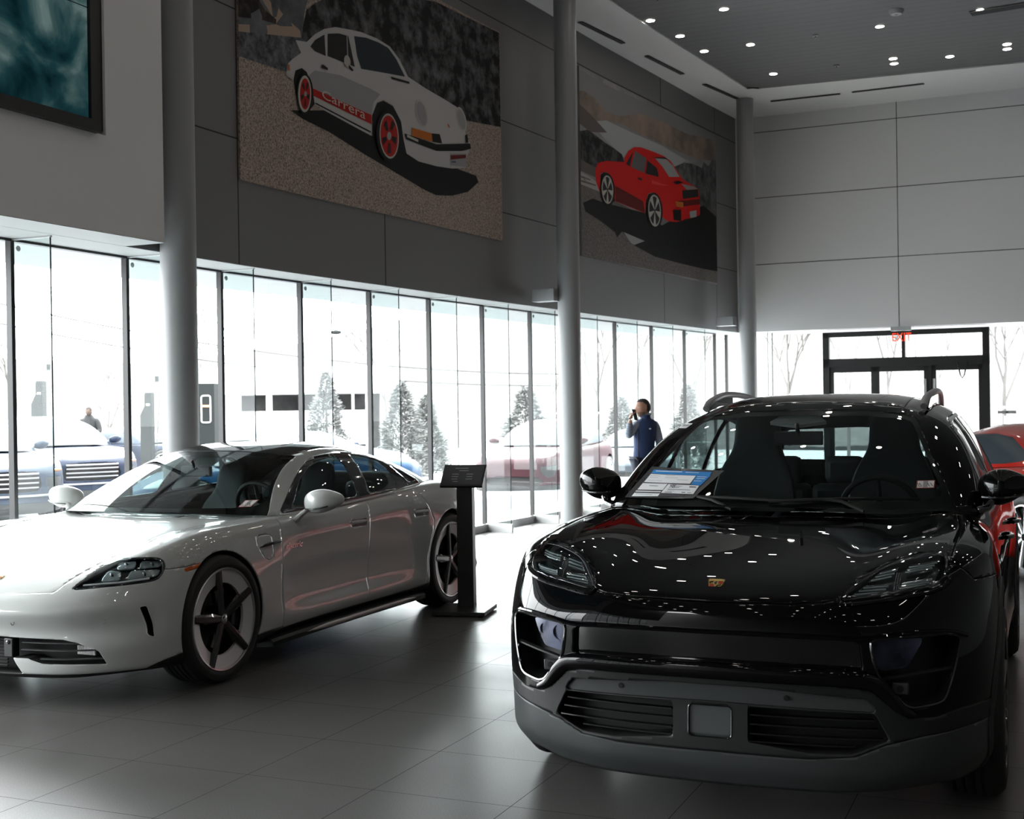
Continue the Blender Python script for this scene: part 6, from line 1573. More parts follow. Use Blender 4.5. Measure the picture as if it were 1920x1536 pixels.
LIGHTS_SEEN = [(1.91, 16.83), (2.81, 16.39), (2.40, 17.56), (2.85, 18.33), (3.46, 18.03), (4.12, 19.65), (5.07, 17.25), (5.74, 18.88), (5.84, 19.16), (6.56, 18.81), (7.17, 18.20), (7.27, 18.45), (6.19, 16.58)]
def fittings():
    M = MATS
    r, on, lay = picture('wall_picture', 'big wall picture of a white classic coupe with red wheels on gravel', 15.615, 3.52, 4.88, 2.50, PIC_A, M['gravel'])
    # lettering on the red stripe, cream
    P = gpos(15.615+1.30, .42+lay+.001)[0]; Q = gpos(15.615+2.02, .42+lay+.001)[0]
    a, b = Vector((P[0], P[1], 4.54)), Vector((Q[0], Q[1], 4.36)); a2 = Vector((P[0], P[1], 4.37))
    rt = (b-a).normalized(); nn = Vector((rt.y, -rt.x, 0)).normalized(); up = Vector((0, 0, 1)); 
    pts0 = PTEXT_A
    T = text('stripe_lettering', 'Carrera', .30, M['pcream'], r, Matrix.Identity(4), extrude=.0003)
    me = T.data; xs = [v.co.x for v in me.vertices]; ys = [v.co.y for v in me.vertices]; x0, x1, y1 = min(xs), max(xs), max(ys)
    for v in me.vertices:
        t = (v.co.x-x0)/(x1-x0); k = v.co.y/y1
        X = pts0[0][0]+(pts0[1][0]-pts0[0][0])*t; Z = pts0[0][1]+(pts0[1][1]-pts0[0][1])*t+k*(pts0[2]+(pts0[3]-pts0[2])*t)
        p = on(X, Z, lay+.0004+(v.co.z > 0)*.0003); v.co = p
    picture('wall_picture', 'wall picture of a red coupe seen from behind on a hill road', 22.71, 3.56, 5.25, 2.57, PIC_B, M['sky'])
    # downlights: every one a thing; the same lamp repeated over the whole field
    trim = MB(); trim.lathe([(.058, -.004), (.070, -.006), (.074, 0)], 24)
    face = MB(); face.lathe([(0, -.002), (.056, -.002)], 24)
    em = emat('lamp_glow', (1., .93, .84), 55.)
    pts = [(x, y, 1) for x, y in LIGHTS_SEEN]
    rows = [(-4.75, -3.95, .88), (-2.15, -.70, 1.55), (.85, 2.4, 1.6), (4.0, 5.6, 1.6)]
    for vv in (-4.75, -3.9, -2.15, -.7, .9, 2.5, 4.1, 5.7):
        for uu in np.arange(-6.5, 19.6, 1.75 if vv < -3 else 2.35):
            uu = float(uu)+(0 if abs(vv+3.9) > .1 else .85)
            x, y = TV*vv+TU*uu
            s_ = np.argmin(np.hypot(*(gpos(np.linspace(0, SM[-1], 200), 1.45)-[x, y]).T)); g_ = gpos(np.linspace(0, SM[-1], 200), 1.45)[s_]
            if (np.array([x, y])-g_) @ TV < .15: x, y = g_+TV*.25
            if uu > 14.8 or (np.array([x, y])-FA) @ FN < 1.6: continue
            pts.append((x, y, 0))
            if vv > -3 and int(uu*10) % 2 == 0: pts.append((x+TU[0]*.28, y+TU[1]*.28, 0))
    first = None
    for x, y, seen in pts:
        e = empty('downlight', (x, y, ZC+.018), 0, 'small round recessed ceiling lamp, lit', 'ceiling light', 'round ceiling downlights in the dark boarded ceiling')
        if first is None:
            first = (trim.build('trim_ring', M['black_metal'], e), face.build('lamp_face', em, e, smooth=False))
        else:
            for o in first:
                c = o.copy(); COL.objects.link(c); c.parent = e
    # air slots in the pale ceiling border
    for k, (a, b) in enumerate((((.97, 16.75), (1.63, 17.77)), ((2.03, 18.44), (2.69, 19.48)), ((3.12, 20.12), (3.82, 21.10)), ((4.42, 21.33), (5.47, 20.88)), ((5.64, 20.78), (6.66, 20.29)))):
        a, b = np.array(a), np.array(b); v = (b-a)/np.hypot(*(b-a)); c = (a+b)/2; L_ = np.hypot(*(b-a))
        e = empty('air_slot', (c[0], c[1], ZC-.012), math.atan2(v[1], v[0]), ['linear air slot in the ceiling border just right of the middle column', 'linear air slot in the ceiling border above the middle of the red coupe picture', 'linear air slot in the ceiling border nearest the corner column', 'linear air slot above the far wall, the left one', 'linear air slot above the far wall, the right one'][k], 'vent')
        MB().box((0, 0, 0), (L_, .075, .006)).build('slot', M['joint'], e, smooth=False)
        for y in (-.018, .018): MB().box((0, y, -.004), (L_, .008, .004)).build('blade', M['wall_grey'], e, smooth=False)
    c = (np.array([6.12, 16.72])+np.array([8.0, 15.6]))/2
    e = empty('light_trough', (c[0], c[1], ZC+.012), math.atan2(-1.12, 1.88), 'long black recessed trough in the dark ceiling at upper right', 'ceiling trough')
    MB().box((0, 0, 0), (2.2, .20, .012)).build('trough', M['black'], e, smooth=False); MB().box((0, -.105, -.003), (2.2, .012, .014)).build('edge', M['wall_grey'], e, smooth=False)
    e = empty('smoke_detector', (5.08, 16.54, ZC-.01), 0, 'round pale smoke detector on the dark ceiling', 'detector')
    MB().lathe([(0, -.03), (.07, -.026), (.09, .0), (.095, .03)], 24).build('housing', M['soffit'], e); MB().lathe([(0, -.034), (.02, -.032), (.022, -.028)], 12).build('sensor_cap', M['wall_grey'], e)
    for k, (x, y) in enumerate(((4.28, 17.6), (4.98, 19.2), (1.9, 15.9))):
        e = empty('sprinkler', (x, y, ZC+.0), 0, ['small ceiling sprinkler between the lone lamp and the left lamp rows', 'small ceiling sprinkler close to the far ceiling border', 'small ceiling sprinkler beyond the top lamp'][k], 'sprinkler')
        MB().lathe([(0, -.03), (.012, -.025), (.012, 0), (.04, .002), (.042, .02)], 14).build('rosette', M['column'], e)
    # exit sign hanging before the entrance transom
    p = FA+FD*2.66+FN*.05; e = empty('exit_sign', (p[0], p[1], 2.60), math.atan2(FD[1], FD[0]), 'clear exit sign with red letters hanging over the entrance', 'sign')
    MB().box((0, 0, .15), (.33, .07, .07)).build('sign_housing', M['alu'], e, smooth=False)
    mk('sign_plate', [(-.15, 0, -.10), (.15, 0, -.10), (.15, 0, .115), (-.15, 0, .115)], [(0, 1, 2, 3)], M['pane'], e, smooth=False)
    text('sign_letters', 'EXIT', .20, emat('exit_red', (.9, .05, .02), 1.6), e, frame((-.155, -.006, -.06), (1, 0, 0), (0, 0, 1), (0, -1, 0)), fit=.31, extrude=.004)
    # small grey plate on the right glazing
    p = FA+FD*4.29+FN*-.36; e = empty('door_plate', (p[0], p[1], 1.315), math.atan2(FD[1], FD[0]), 'small grey bar stuck on the glass right of the entrance', 'plate')
    MB().box((0, 0, 0), (.29, .012, .05)).build('plate', M['column'], e, smooth=False); MB().box((0, -.008, 0), (.04, .004, .02)).build('lock', M['black_metal'], e, smooth=False)
    # information stand
    e = empty('information_stand', (-.375, 9.47, 0), math.radians(-12), 'black information stand with a tilted screen beside the white saloon', 'display stand')
    MB().box((0, -.0, .025), (.40, .42, .03)).build('base_plate', M['black_metal'], e, smooth=False, bevel=.004)
    for x in (-.16, .16):
        for y in (-.17, .17): MB().lathe([(.02, 0), (.02, .012)], 10, Matrix.Translation((x, y, 0))).build('foot', M['black'], e)
    MB().box((0, .08, .50), (.125, .10, .96), taper=.95).build('post', M['black_metal'], e, smooth=False, bevel=.006)
    MB().box((0, .05, .965), (.20, .16, .03)).build('head_bracket', M['black_metal'], e, smooth=False)
    tm = frame((0, .02, 1.02), (1, 0, 0), (0, .72, .69), (0, -.69, .72))
    sc = MB(); sc.box((0, 0, 0), (.325, .22, .022)); o = sc.build('screen_panel', M['black_metal'], e, smooth=False, bevel=.004); o.matrix_local = tm
    s2 = MB(); s2.box((0, 0, .0118), (.300, .195, .001)); p_ = s2.build('screen_face', mat('screen_grey', (.05, .05, .052), .22), e, smooth=False); p_.matrix_local = tm
    dim = mat('screen_print', (.22, .22, .22), .5)
    for k, (x, y, w_) in enumerate(((-.02, .07, .10), (.0, .045, .07), (-.06, .01, .05), (.05, .01, .05), (-.06, -.015, .05), (.05, -.015, .045), (-.06, -.04, .045), (.05, -.04, .05), (-.05, -.065, .04))):
        q = MB(); q.box((x, y, .0126), (w_, .006, .0004)); z_ = q.build('screen_text', dim, e, smooth=False); z_.matrix_local = tm
# ------------------------------------------------------------------ beyond the glass
def out_mats():
    M = MATS
    M['concrete'] = mat('concrete', (.36, .36, .35), .8, noise=.08, nscale=3)
    M['asphalt'] = mat('asphalt', (.085, .105, .135), .75, noise=.12, nscale=30)
    M['lot'] = mat('parking_lot', (.24, .245, .25), .8, noise=.08, nscale=4)
    M['bark'] = mat('bark', (.075, .073, .07), .95, spec=.05); M['bark_pale'] = mat('bark_pale', (.10, .098, .095), .95, spec=.05)
    M['needle'] = mat('needles', (.105, .11, .108), .9, spec=.1, noise=.4, nscale=12)
    M['kiosk'] = mat('charger_grey', (.011, .013, .013), .6, spec=.1); M['kiosk_light'] = mat('charger_light', (.45, .45, .45), .5)
    M['shed'] = mat('shed_wall', (.5, .5, .49), .8); M['shed_dark'] = mat('shed_opening', (.03, .03, .03), .9, noise=.6, nscale=1.5)
    M['street_glass'] = mat('street_glass', (.030, .040, .048), .25, spec=.12)
    M['cable'] = mat('cable', (.03, .03, .03), .7)
    # wooded hillside: vertical trunks and a litter of twigs
    m, nt, out = _nt('woods'); N = nt.nodes.new; L = nt.links.new
    b = N('ShaderNodeBsdfPrincipled'); b.inputs['Roughness'].default_value = .95; b.inputs['Specular IOR Level'].default_value = .05; L(b.outputs[0], out.inputs[0])
    tc = N('ShaderNodeTexCoord'); mp = N('ShaderNodeMapping'); mp.inputs['Scale'].default_value = (1, 1, .16); L(tc.outputs['Object'], mp.inputs[0])
    a = N('ShaderNodeTexNoise'); a.inputs['Scale'].default_value = 1.3; a.inputs['Detail'].default_value = 7; a.inputs['Roughness'].default_value = .7; L(mp.outputs[0], a.inputs['Vector'])
    c = N('ShaderNodeTexNoise'); c.inputs['Scale'].default_value = 2.6; c.inputs['Detail'].default_value = 9; c.inputs['Roughness'].default_value = .75; L(tc.outputs['Object'], c.inputs['Vector'])
    k = N('ShaderNodeMath'); k.operation = 'MULTIPLY'; L(a.outputs['Fac'], k.inputs[0]); L(c.outputs['Fac'], k.inputs[1])
    r = N('ShaderNodeValToRGB'); L(k.outputs[0], r.inputs[0]); e = r.color_ramp.elements
    e[0].position = .15; e[0].color = (.050, .049, .048, 1); e[1].position = .30; e[1].color = (.085, .084, .083, 1); L(r.outputs[0], b.inputs['Base Color'])
    M['woods'] = m

def street_car(kind, front, fwd, z, paint, label, group=None, cat='car', wheels='ten', chrome=False):
    """a parked car seen through the glass; front = middle of its nose"""
    M = MATS; fwd = np.array(fwd, float); fwd /= np.hypot(*fwd); fr = np.array(front, float)
    root = empty({'suv': 'parked_suv', 'low': 'parked_coupe'}[kind], label=label, cat=cat, group=group)
    nose = .89 if kind == 'suv' else .93; o = fr-fwd*nose
    root.location = (o[0], o[1], z if z == 0 else -.33-.017*o[0]); root.rotation_euler = (0, 0, math.atan2(fwd[1], fwd[0]))
    if (kind, 'proto') in _CARS:
        S_, C_, P = _CARS[(kind, 'proto')]
    else:
        S_, _ = (macan_body if kind == 'suv' else taycan_body)(step=.07, front=.035, nt=26, ntop=8); C_, _ = (macan_cabin if kind == 'suv' else taycan_cabin)(step=.08); P = MX_W if kind == 'suv' else TY_W
        _CARS[(kind, 'proto')] = (S_, C_, P)
    car = Car(root, S_, C_, M)
    for cx, R in ((0, P['ra']), (-P['wb'], P['rb'])): car.take(lambda V, cx=cx, R=R: np.maximum(np.hypot(V[:, 0]-cx, V[:, 2]-P['R'])-R, .55-V[:, 1]))
    if kind == 'suv':
        HL = [(.785, .976), (.691, .981), (.557, .938), (.462, .868), (.58, .862), (.77, .897)]; G = symy([(0, .80), (.42, .79), (.50, .60), (.45, .50), (0, .49)]) if chrome else symy([(0, .50), (.52, .48), (.62, .40), (.5, .32), (0, .32)])
        IN = [(.56, .70), (.58, .56), (.67, .48), (.80, .50), (.84, .70)]; WS = symy([(0, .9), (.765, .9), (.765, 1.05), (.615, 1.32), (.53, 1.45), (0, 1.49)]); DL = [(-.85, 1.06), (-1.36, 1.37), (-1.62, 1.445), (-2.1, 1.46), (-2.6, 1.42), (-2.95, 1.33), (-3.08, 1.18), (-2.6, 1.08)]; zl = .33; xw = -1.6
    else:
        HL = [(.563, .617), (.60, .722), (.70, .758), (.865, .752), (.893, .68), (.83, .632)]; G = symy([(0, .37), (.55, .36), (.72, .30), (.74, .23), (0, .21)])
        IN = [(.856, .52), (.88, .522), (.906, .345), (.88, .366)]; WS = symy([(0, .80), (.80, .80), (.80, .895), (.665, 1.06), (.53, 1.225), (0, 1.258)]); DL = [(-.85, .92), (-1.12, 1.07), (-1.5, 1.205), (-1.9, 1.22), (-2.2, 1.19), (-2.5, 1.09), (-2.65, 1.0), (-2.4, .965), (-1.6, .93)]; zl = .2; xw = -1.62
    h = car.take(front_(HL)); hs = car.part('headlight', h, M['chrome_dim'] if chrome else M['lamp_bar'], 'pair')
    g = car.take(front_(G)); go = mk('grille', *recess(both(g), (-.05, 0, 0)), M['black'], root)
    if chrome:
        for zz in (.56, .63, .70, .76):
            b = MB(); b.tube([tuple(car.fx(y, zz, .0)) for y in np.linspace(-.44, .44, 9)], .014, 6); b.build('grille_bar', M['alloy'], go)
        b = MB(); b.tube([tuple(car.fx(y, .44, .01)) for y in np.linspace(-.8, .8, 13)], .018, 6); b.build('bumper_strip', M['alloy'], root)
        for sg in (1, -1):
            b = MB(); b.tube([Vector((car.fx(y, .80, .004).x, sg*y, .80)) for y in (.70, .78, .84)], .018, 6); b.build('indicator', M['amber'], root)
    i_ = car.take(front_(IN)); car.part('air_intake', i_, M['plastic'], 'pair')
    lo = car.take(lambda V: V[:, 2]-zl); mk('sill', *both(lo), M['plastic'], root)
    car.take(top(sym([(-.5, 0), (-.7, .76), (-2.6, .78), (-3.1, .5), (-3.15, 0)]), .8 if kind == 'suv' else .7))
    mk('body', *both(car.body), paint, root, solid=.02)
    ws = car.take(lambda V: np.maximum(psdf(V[:, 1:3], WS), xw-V[:, 0]), src='cab'); mk('windscreen', *both(ws), M['street_glass'], root)
    dl = car.take(side(DL), src='cab'); car.part('side_window', dl, M['street_glass'], 'pair')
    mk('roof', *both(car.cab), paint, root)
    for sg in (1, -1):
        c = (-.72, sg*.965, 1.15) if kind == 'suv' else (-.90, sg*1.04, .965); V, F = mirror_mesh(c, .22, .14, .13, None, sg); mk('door_mirror', V, F, paint, root)
    b = MB(); b.box((-1.45, 0, .35), (3.6, 1.3, .25)); b.build('underbody', M['black'], root)
    if chrome: root.scale = (1.05,)*3
    # wheels
    if 'w' not in _CARS:
        W = wheel_meshes(.37, .275, .24, n=28); t = W['tire']; d = MB()
        for k in range(8): arc_spoke(d, .03, .262, k*PI/4+.2, .022, .026, -.02, -.008, .03)
        d.lathe([(.277, -.004), (.262, .0), (.258, -.02)], 28, AX); q = MB(); q.lathe([(.26, -.05), (0, -.055)], 20, AX)
        _CARS['w'] = (t, d, q)
    for ix in (0, 1):
        for sg in (1, -1):
            e = bpy.data.objects.new('wheel', None); COL.objects.link(e); e.parent = root; e.location = (-P['wb']*ix, P['yo']*sg, .37); e.rotation_euler = (0, 0, 0 if sg > 0 else PI)
            if 'wo' not in _CARS:
                t, d, q = _CARS['w']; _CARS['wo'] = [t.build('tire', M['tire'], e), d.build('rim', M['alloy'], e), q.build('brake', M['black'], e)]
            else:
                for o_ in _CARS['wo']: c = o_.copy(); COL.objects.link(c); c.parent = e
    return root
_CARS = {}
front_ = lambda poly: front(rnd(poly, .03), .2)

def bare_tree(loc, h, seed, label, group=None, m='bark', spread=.5, thick=1.):
    rng = random.Random(seed); b = MB(); tr = MB()
    def grow(p, d, L, r, n, dst):
        q = p+d*L; mid = (p+q)/2+Vector((rng.uniform(-1, 1), rng.uniform(-1, 1), 0))*L*.05
        dst.tube([p, mid, q], [r, r*.85, r*.7], 4 if n < 4 else 6, cap=False)
        if n == 0: return
        for k in range(rng.choice((3, 3, 4) if n > 1 else (3, 4))):
            a = rng.uniform(0, 2*PI); t = rng.uniform(.35, .8)*spread*1.6
            u = Vector((math.cos(a), math.sin(a), 0)); nd = (d+u*t+Vector((0, 0, .12))).normalized()
            grow(p+(q-p)*rng.uniform(.55, 1), nd, L*rng.uniform(.62, .82), r*.6, n-1, b)
    grow(Vector((0, 0, 0)), Vector((0, 0, 1)), h*.32, h*.0065*thick, 5, tr)
    e = empty('bare_tree', loc, 0, label, 'tree', group); tr.build('trunk', MATS[m], e); b.build('branches', MATS[m], e, smooth=False)
    return e

def conifer(loc, h, r, seed, label, group=None, lobes=1):
    rng = random.Random(seed); V = []; F = []
    for k in range(4200):
        t = rng.random()**.75; z = h*(1-t)*.97+.03*h; R = r*(t**.8)*(1+.18*math.sin(z*7+seed)+.15*math.sin(3*rng.random()))
        a = rng.uniform(0, 2*PI); lob = 1+.22*math.sin(a*3+seed+z*2); q = R*lob*math.sqrt(rng.uniform(.35, 1)); c = Vector((q*math.cos(a), q*math.sin(a), z+rng.uniform(-.05, .05)))
        d = Vector((math.cos(a)*.8+rng.uniform(-.5, .5), math.sin(a)*.8+rng.uniform(-.5, .5), rng.uniform(-.3, .7))).normalized(); L = rng.uniform(.08, .17); w = d.cross(Vector((rng.uniform(-1, 1), rng.uniform(-1, 1), rng.uniform(-1, 1)))).normalized()*.022
        n = len(V); V += [c-w, c+w, c+d*L+w*.3, c+d*L-w*.3]; F.append((n, n+1, n+2, n+3))
    e = empty('evergreen_shrub', loc, 0, label, 'shrub', group); mk('foliage', V, F, MATS['needle'], e, smooth=False)
    b = MB(); b.tube([(0, 0, 0), (0, 0, h*.9)], [.06, .015], 6); b.build('stem', MATS['bark'], e)

def outside():
    out_mats(); M = MATS
    ss = np.linspace(-1, SM[-1], 70)
    A = gpos(ss, -.06); B = gpos(ss, -1.6); C = gpos(ss, -3.4)
    def band(name, A, B, z0, z1, m):
        V = [(*p, z0) for p in A]+[(*p, z1) for p in B]; n = len(A)
        return S(mk(name, V, [(i, i+1, n+i+1, n+i)[::-1] for i in range(n-1)], m, smooth=False))
    ext = lambda P: np.vstack([P, P[-1]+FD*16+(-FN)*0])
    ext2 = lambda P, o: np.vstack([P[:-1], P[-1]-FN*o+np.array([.3, .3])*o, P[-1]-FN*o+FD*18])
    A2 = np.vstack([A, A[-1]+FD*18]); B2 = np.vstack([B, B[-1]+TU*1.5, B[-1]+TU*1.5+FD*19]); C2 = np.vstack([C, C[-1]+TU*3.2, C[-1]+TU*3.2+FD*20]); A2 = np.vstack([A, A[-1]+FD*.1, A[-1]+FD*19])
    band('pavement', A2, B2, -.02, -.04, M['concrete']); band('drive_lane', B2, C2, -.06, -.10, M['asphalt'])
    D2 = C2+np.array([(-1.0, .35)]*len(C2))*6; D2[-1] = C2[-1]+np.array([4, 12]); D2[-2] = C2[-2]+np.array([-3, 12.])
    D2[-3] = C2[-3]+np.array([-5, 8.])
    ap = band('parking_apron', C2, D2, -.10, -.32, M['lot'])
    for v in ap.data.vertices[len(C2):]: v.co.z = -.32-.017*v.co.x
    S(mk('parking_lot', [(-60, -30, .68), (60, -30, -1.36), (60, 120, -1.36), (-60, 120, .68)], [(0, 1, 2, 3)], M['lot'], smooth=False))
    # hill behind everything
    V = []; F = []; nx, ny = 60, 10; rng = random.Random(3)
    for j in range(ny+1):
        for i in range(nx+1):
            a = math.radians(-62+110*i/nx); R = 58+j*7; hgt = (j/ny)**1.1*(7+3.2*math.sin(a*3+1)+1.5*math.sin(a*9))+(j/ny)*max(0, math.sin(a+.25))*16
            V.append((R*math.sin(a), R*math.cos(a)-2, -.4+hgt+rng.uniform(-.15, .15)))
    for j in range(ny):
        for i in range(nx): F.append((j*(nx+1)+i, j*(nx+1)+i+1, (j+1)*(nx+1)+i+1, (j+1)*(nx+1)+i))
    S(mk('hillside', V, F, M['woods']))
    sp = dict(rough=.38, spec=.14)
    navy = mat('navy_paint', (.010, .015, .028), **sp); blue = mat('blue_paint', (.006, .035, .085), **sp); wine = mat('wine_paint', (.028, .010, .013), **sp); silver = mat('silver_blue_paint', (.032, .040, .054), **sp); whitep = mat('street_white_paint', (.12, .12, .12), **sp); slate = mat('slate_paint', (.018, .025, .038), **sp)
    P = lambda u, v, d: ((u-960)/2380*d, d)
    Z = -.33; GZ = lambda x: -.33-.017*x
    def L3(u, d): q = P(u, 0, d); return (q[0], q[1], GZ(q[0]))
    street_car('suv', P(172, 0, 22.6), (.60, -.80), Z, navy, 'dark blue SUV with chrome grille bars parked outside at far left', chrome=True)
    street_car('suv', P(12, 0, 19.2), (.60, -.80), Z, slate, 'slate blue SUV cut by the left picture edge outside the glass', chrome=True)
    street_car('low', P(205, 0, 29.0), (.72, -.69), Z, silver, 'pale silver blue car outside, right behind the dark blue SUV')
    street_car('low', P(400, 0, 33.0), (.97, -.25), Z, navy, 'dark blue saloon outside, half hidden by the thick grey column')
    street_car('low', P(236, 0, 19.6), (-.93, -.36), Z, blue, 'bright blue low car seen through the windscreen of the white saloon')
    street_car('low', P(510, 0, 34), (.50, -.87), Z, whitep, 'white car outside above the roof of the white saloon')
    street_car('low', P(452, 0, 42.0), (.60, -.80), Z+.1, whitep, 'farther white car outside behind the white one over the saloon roof')
    street_car('low', P(762, 0, 28.0), (.93, -.37), Z, slate, 'slate blue coupe outside, nose just left of the wide shrub')
    street_car('suv', P(958, 0, 24.6), (-.33, -.94), Z, wine, 'dark red SUV outside, left of the middle column')
    street_car('low', P(1185, 0, 29.0), (-.16, -.99), Z, silver, 'silver blue car outside between the middle column and the standing man')
    # greenery
    conifer(L3(612, 37.5), 2.85, .72, 2, 'conical evergreen shrub outside behind the slate blue coupe roof')
    conifer(L3(752, 32), 2.45, .72, 5, 'wide evergreen shrub outside at the nose of the slate blue coupe')
    conifer(L3(800, 34.5), 2.15, .55, 8, 'lower evergreen shrub just right of the wide one outside')
    conifer(L3(985, 31), 2.3, .85, 11, 'big evergreen shrub behind the dark red SUV outside')
    conifer(L3(1165, 36.5), 2.1, .65, 14, 'evergreen shrub outside, left of the standing man')
    conifer(L3(1290, 37), 2.5, .6, 17, 'evergreen shrub outside, right of the standing man')
    bare_tree(L3(205, 46), 5.2, 4, 'small bare tree outside above the parked cars at the left', spread=.75)
    for k, (u, d, h, lab) in enumerate(((30, 60, 8, 'bare tree on the far rise at the left picture edge'), (385, 62, 9, 'bare tree outside just right of the thick column'), (720, 64, 9, 'bare tree outside above the wide evergreen shrub'), (1035, 44, 9, 'bare tree outside just left of the middle column'),
                                        (1120, 52, 9.5, 'bare tree outside just right of the middle column'), (1195, 60, 10.5, 'bare tree outside rising behind the standing man'), (1300, 47, 10, 'bare tree outside above the roof rail of the black SUV'), (1365, 72, 11, 'bare tree outside left of the corner column'),
                                        (1480, 60, 11, 'bare tree outside right of the corner column'), (1590, 40, 9, 'bare tree outside behind the left door leaf'), (1665, 50, 10, 'bare tree outside behind the transom left half'), (1760, 40, 9, 'bare tree outside behind the right door leaf'), (1885, 38, 9, 'bare tree outside right of the entrance'))):
        bare_tree(L3(u, d), h, 20+k, lab, m='bark_pale' if k % 2 else 'bark')
    # low white building with a dark open bay
    x0, y0 = P(410, 0, 52); x1, y1 = P(690, 0, 52)
    e = empty('low_building', ((x0+x1)/2, 52, GZ((x0+x1)/2)-.05), 0, 'long low white building with a dark open bay outside', 'building')
    w = x1-x0; MB().box((0, 2.5, 2.95), (w+1.5, 5, 1.1)).build('roof_band', M['shed'], e, smooth=False); MB().box((0, 4.6, 1.2), (w, .4, 2.4)).build('back_wall', M['shed_dark'], e, smooth=False); MB().box((0, .5, .85), (w*.98, .3, 1.7)).build('low_wall', M['shed'], e, smooth=False)
    for x in (-w/2, -w/6, w/6, w/2): MB().box((x, .2, 1.2), (.22, .22, 2.4)).build('post', M['shed'], e, smooth=False)
    MB().box((0, .2, .25), (w, .15, .08)).build('rail', M['kiosk'], e, smooth=False)
    # charging stations
    for k, (u, d, lab, s_) in enumerate(((74, 34, 'dark charging post outside above the dark blue SUV', 1.1), (277, 30, 'dark charging post outside left of the thick column', .95))):
        e = empty('charging_post', L3(u, d), 0, lab, 'charging station'); e.scale = (s_,)*3
        b = MB(); b.prism([(-.15, 0), (.13, 0), (.13, 2.28), (-.02, 2.28), (-.04, 2.22), (-.04, 1.95), (-.15, 1.72)], .30, frame((0, .15, 0), (1, 0, 0), (0, 0, 1), (0, -1, 0))); b.build('cabinet', M['kiosk'], e, smooth=False, bevel=.01)
        MB().box((.05, -.155, 1.98), (.09, .01, .05)).build('badge_light', M['kiosk_light'], e, smooth=False)
        b = MB(); b.tube([(.10, 0, 2.2), (.16, 0, 2.45), (.24, 0, 2.62)], .012, 6); b.build('cable_arm', M['cable'], e); MB().box((.24, 0, 2.62), (.09, .05, .14)).build('cable_head', M['kiosk'], e, smooth=False)
        b = MB(); b.tube([(.26, 0, 2.55), (.29, 0, 2.0), (.24, 0, 1.3), (.20, 0, .7)], .012, 6); b.build('charging_cable', M['cable'], e)
    e = empty('charging_cabinet', L3(391, 31), 0, 'wide grey charging cabinet with an orange light, right of the thick column', 'charging station')
    MB().box((0, 0, 1.2), (.40, .5, 2.4)).build('cabinet', M['kiosk'], e, smooth=False, bevel=.01); b = MB(); b.tube([(x, -.26, z) for x, z in rnd([(-.11, 1.45), (.11, 1.45), (.11, 2.1), (-.11, 2.1)], .06)], .018, 6, closed=True); b.build('display_rim', M['kiosk_light'], e)
    MB().box((0, -.262, 1.85), (.16, .02, .05)).build('light_bar', mat('orange_bar', (.7, .25, .12), .5), e, smooth=False)
    # street lamp and overhead cables
    e = empty('street_lamp', L3(662, 44), 0, 'slim street lamp outside between the two conical shrubs', 'lamp post'); b = MB(); b.tube([(0, 0, 0), (0, 0, 4.2), (-.12, 0, 4.35), (-.4, 0, 4.42)], [.05, .04, .03, .03], 8); b.build('pole', M['kiosk_light'], e); MB().sphere((-.55, 0, 4.42), .2, 12, 6, (1, .5, .4)).build('lamp_head', M['kiosk'], e)
    b = MB()
    for z0, z1 in ((6.2, 2.9), (5.4, 2.4)):
        p, q = Vector((*P(-60, 0, 50), z0)), Vector((*P(1080, 0, 56), z1)); b.tube([p+(q-p)*t-Vector((0, 0, 3*t*(1-t))) for t in np.linspace(0, 1, 20)], .035, 4)
    tag(b.build('overhead_cable', M['cable']), 'pair of overhead cables crossing the sky outside', 'cable')
    # fence line on the right
    e = empty('wire_fence', L3(1430, 39.5), 0, 'pale wire fence outside in front of the wooded slope', 'fence')
    b = MB(); b.tube([(-8, 0, 1.75), (11, -4, 1.75)], .03, 5); b.tube([(-8, 0, .2), (11, -4, .2)], .02, 5); b.build('rail', M['kiosk_light'], e)
    for k in range(9):
        t = k/8; MB().lathe([(.035, 0), (.035, 1.8), (0, 1.82)], 8, Matrix.Translation((-8+19*t, -4*t, 0))).build('post', M['kiosk_light'], e)
# ------------------------------------------------------------------ people
def skin_mesh(name, chains, m, parent, sub=1, root=0):
    """limbs grown along joint chains [(point, radius)...]; chains share joints by position"""
    pts = []; rad = []; ed = set(); idx = {}
    for ch in chains:
        prev = None
        for p, r in ch:
            k = tuple(round(c, 4) for c in p)
            if k not in idx: idx[k] = len(pts); pts.append(p); rad.append(r if hasattr(r, '__len__') else (r, r))
            if prev is not None and prev != idx[k]: ed.add((min(prev, idx[k]), max(prev, idx[k])))
            prev = idx[k]
    me = bpy.data.meshes.new(name); me.from_pydata(pts, sorted(ed), []); o = bpy.data.objects.new('tmp', me); COL.objects.link(o)
    md = o.modifiers.new('k', 'SKIN'); md.use_smooth_shade = True
    L = me.skin_vertices[0].data
    for i, r in enumerate(rad): L[i].radius = r; L[i].use_root = (i == root)
    s = o.modifiers.new('s', 'SUBSURF'); s.levels = sub; s.render_levels = sub
    dg = bpy.context.evaluated_depsgraph_get(); dg.update(); n = bpy.data.meshes.new_from_object(o.evaluated_get(dg))
    COL.objects.unlink(o); bpy.data.objects.remove(o)
    q = bpy.data.objects.new(name, n); COL.objects.link(q); q.parent = parent; n.materials.clear(); n.materials.append(m)
    n.polygons.foreach_set('use_smooth', [True]*len(n.polygons)); return q

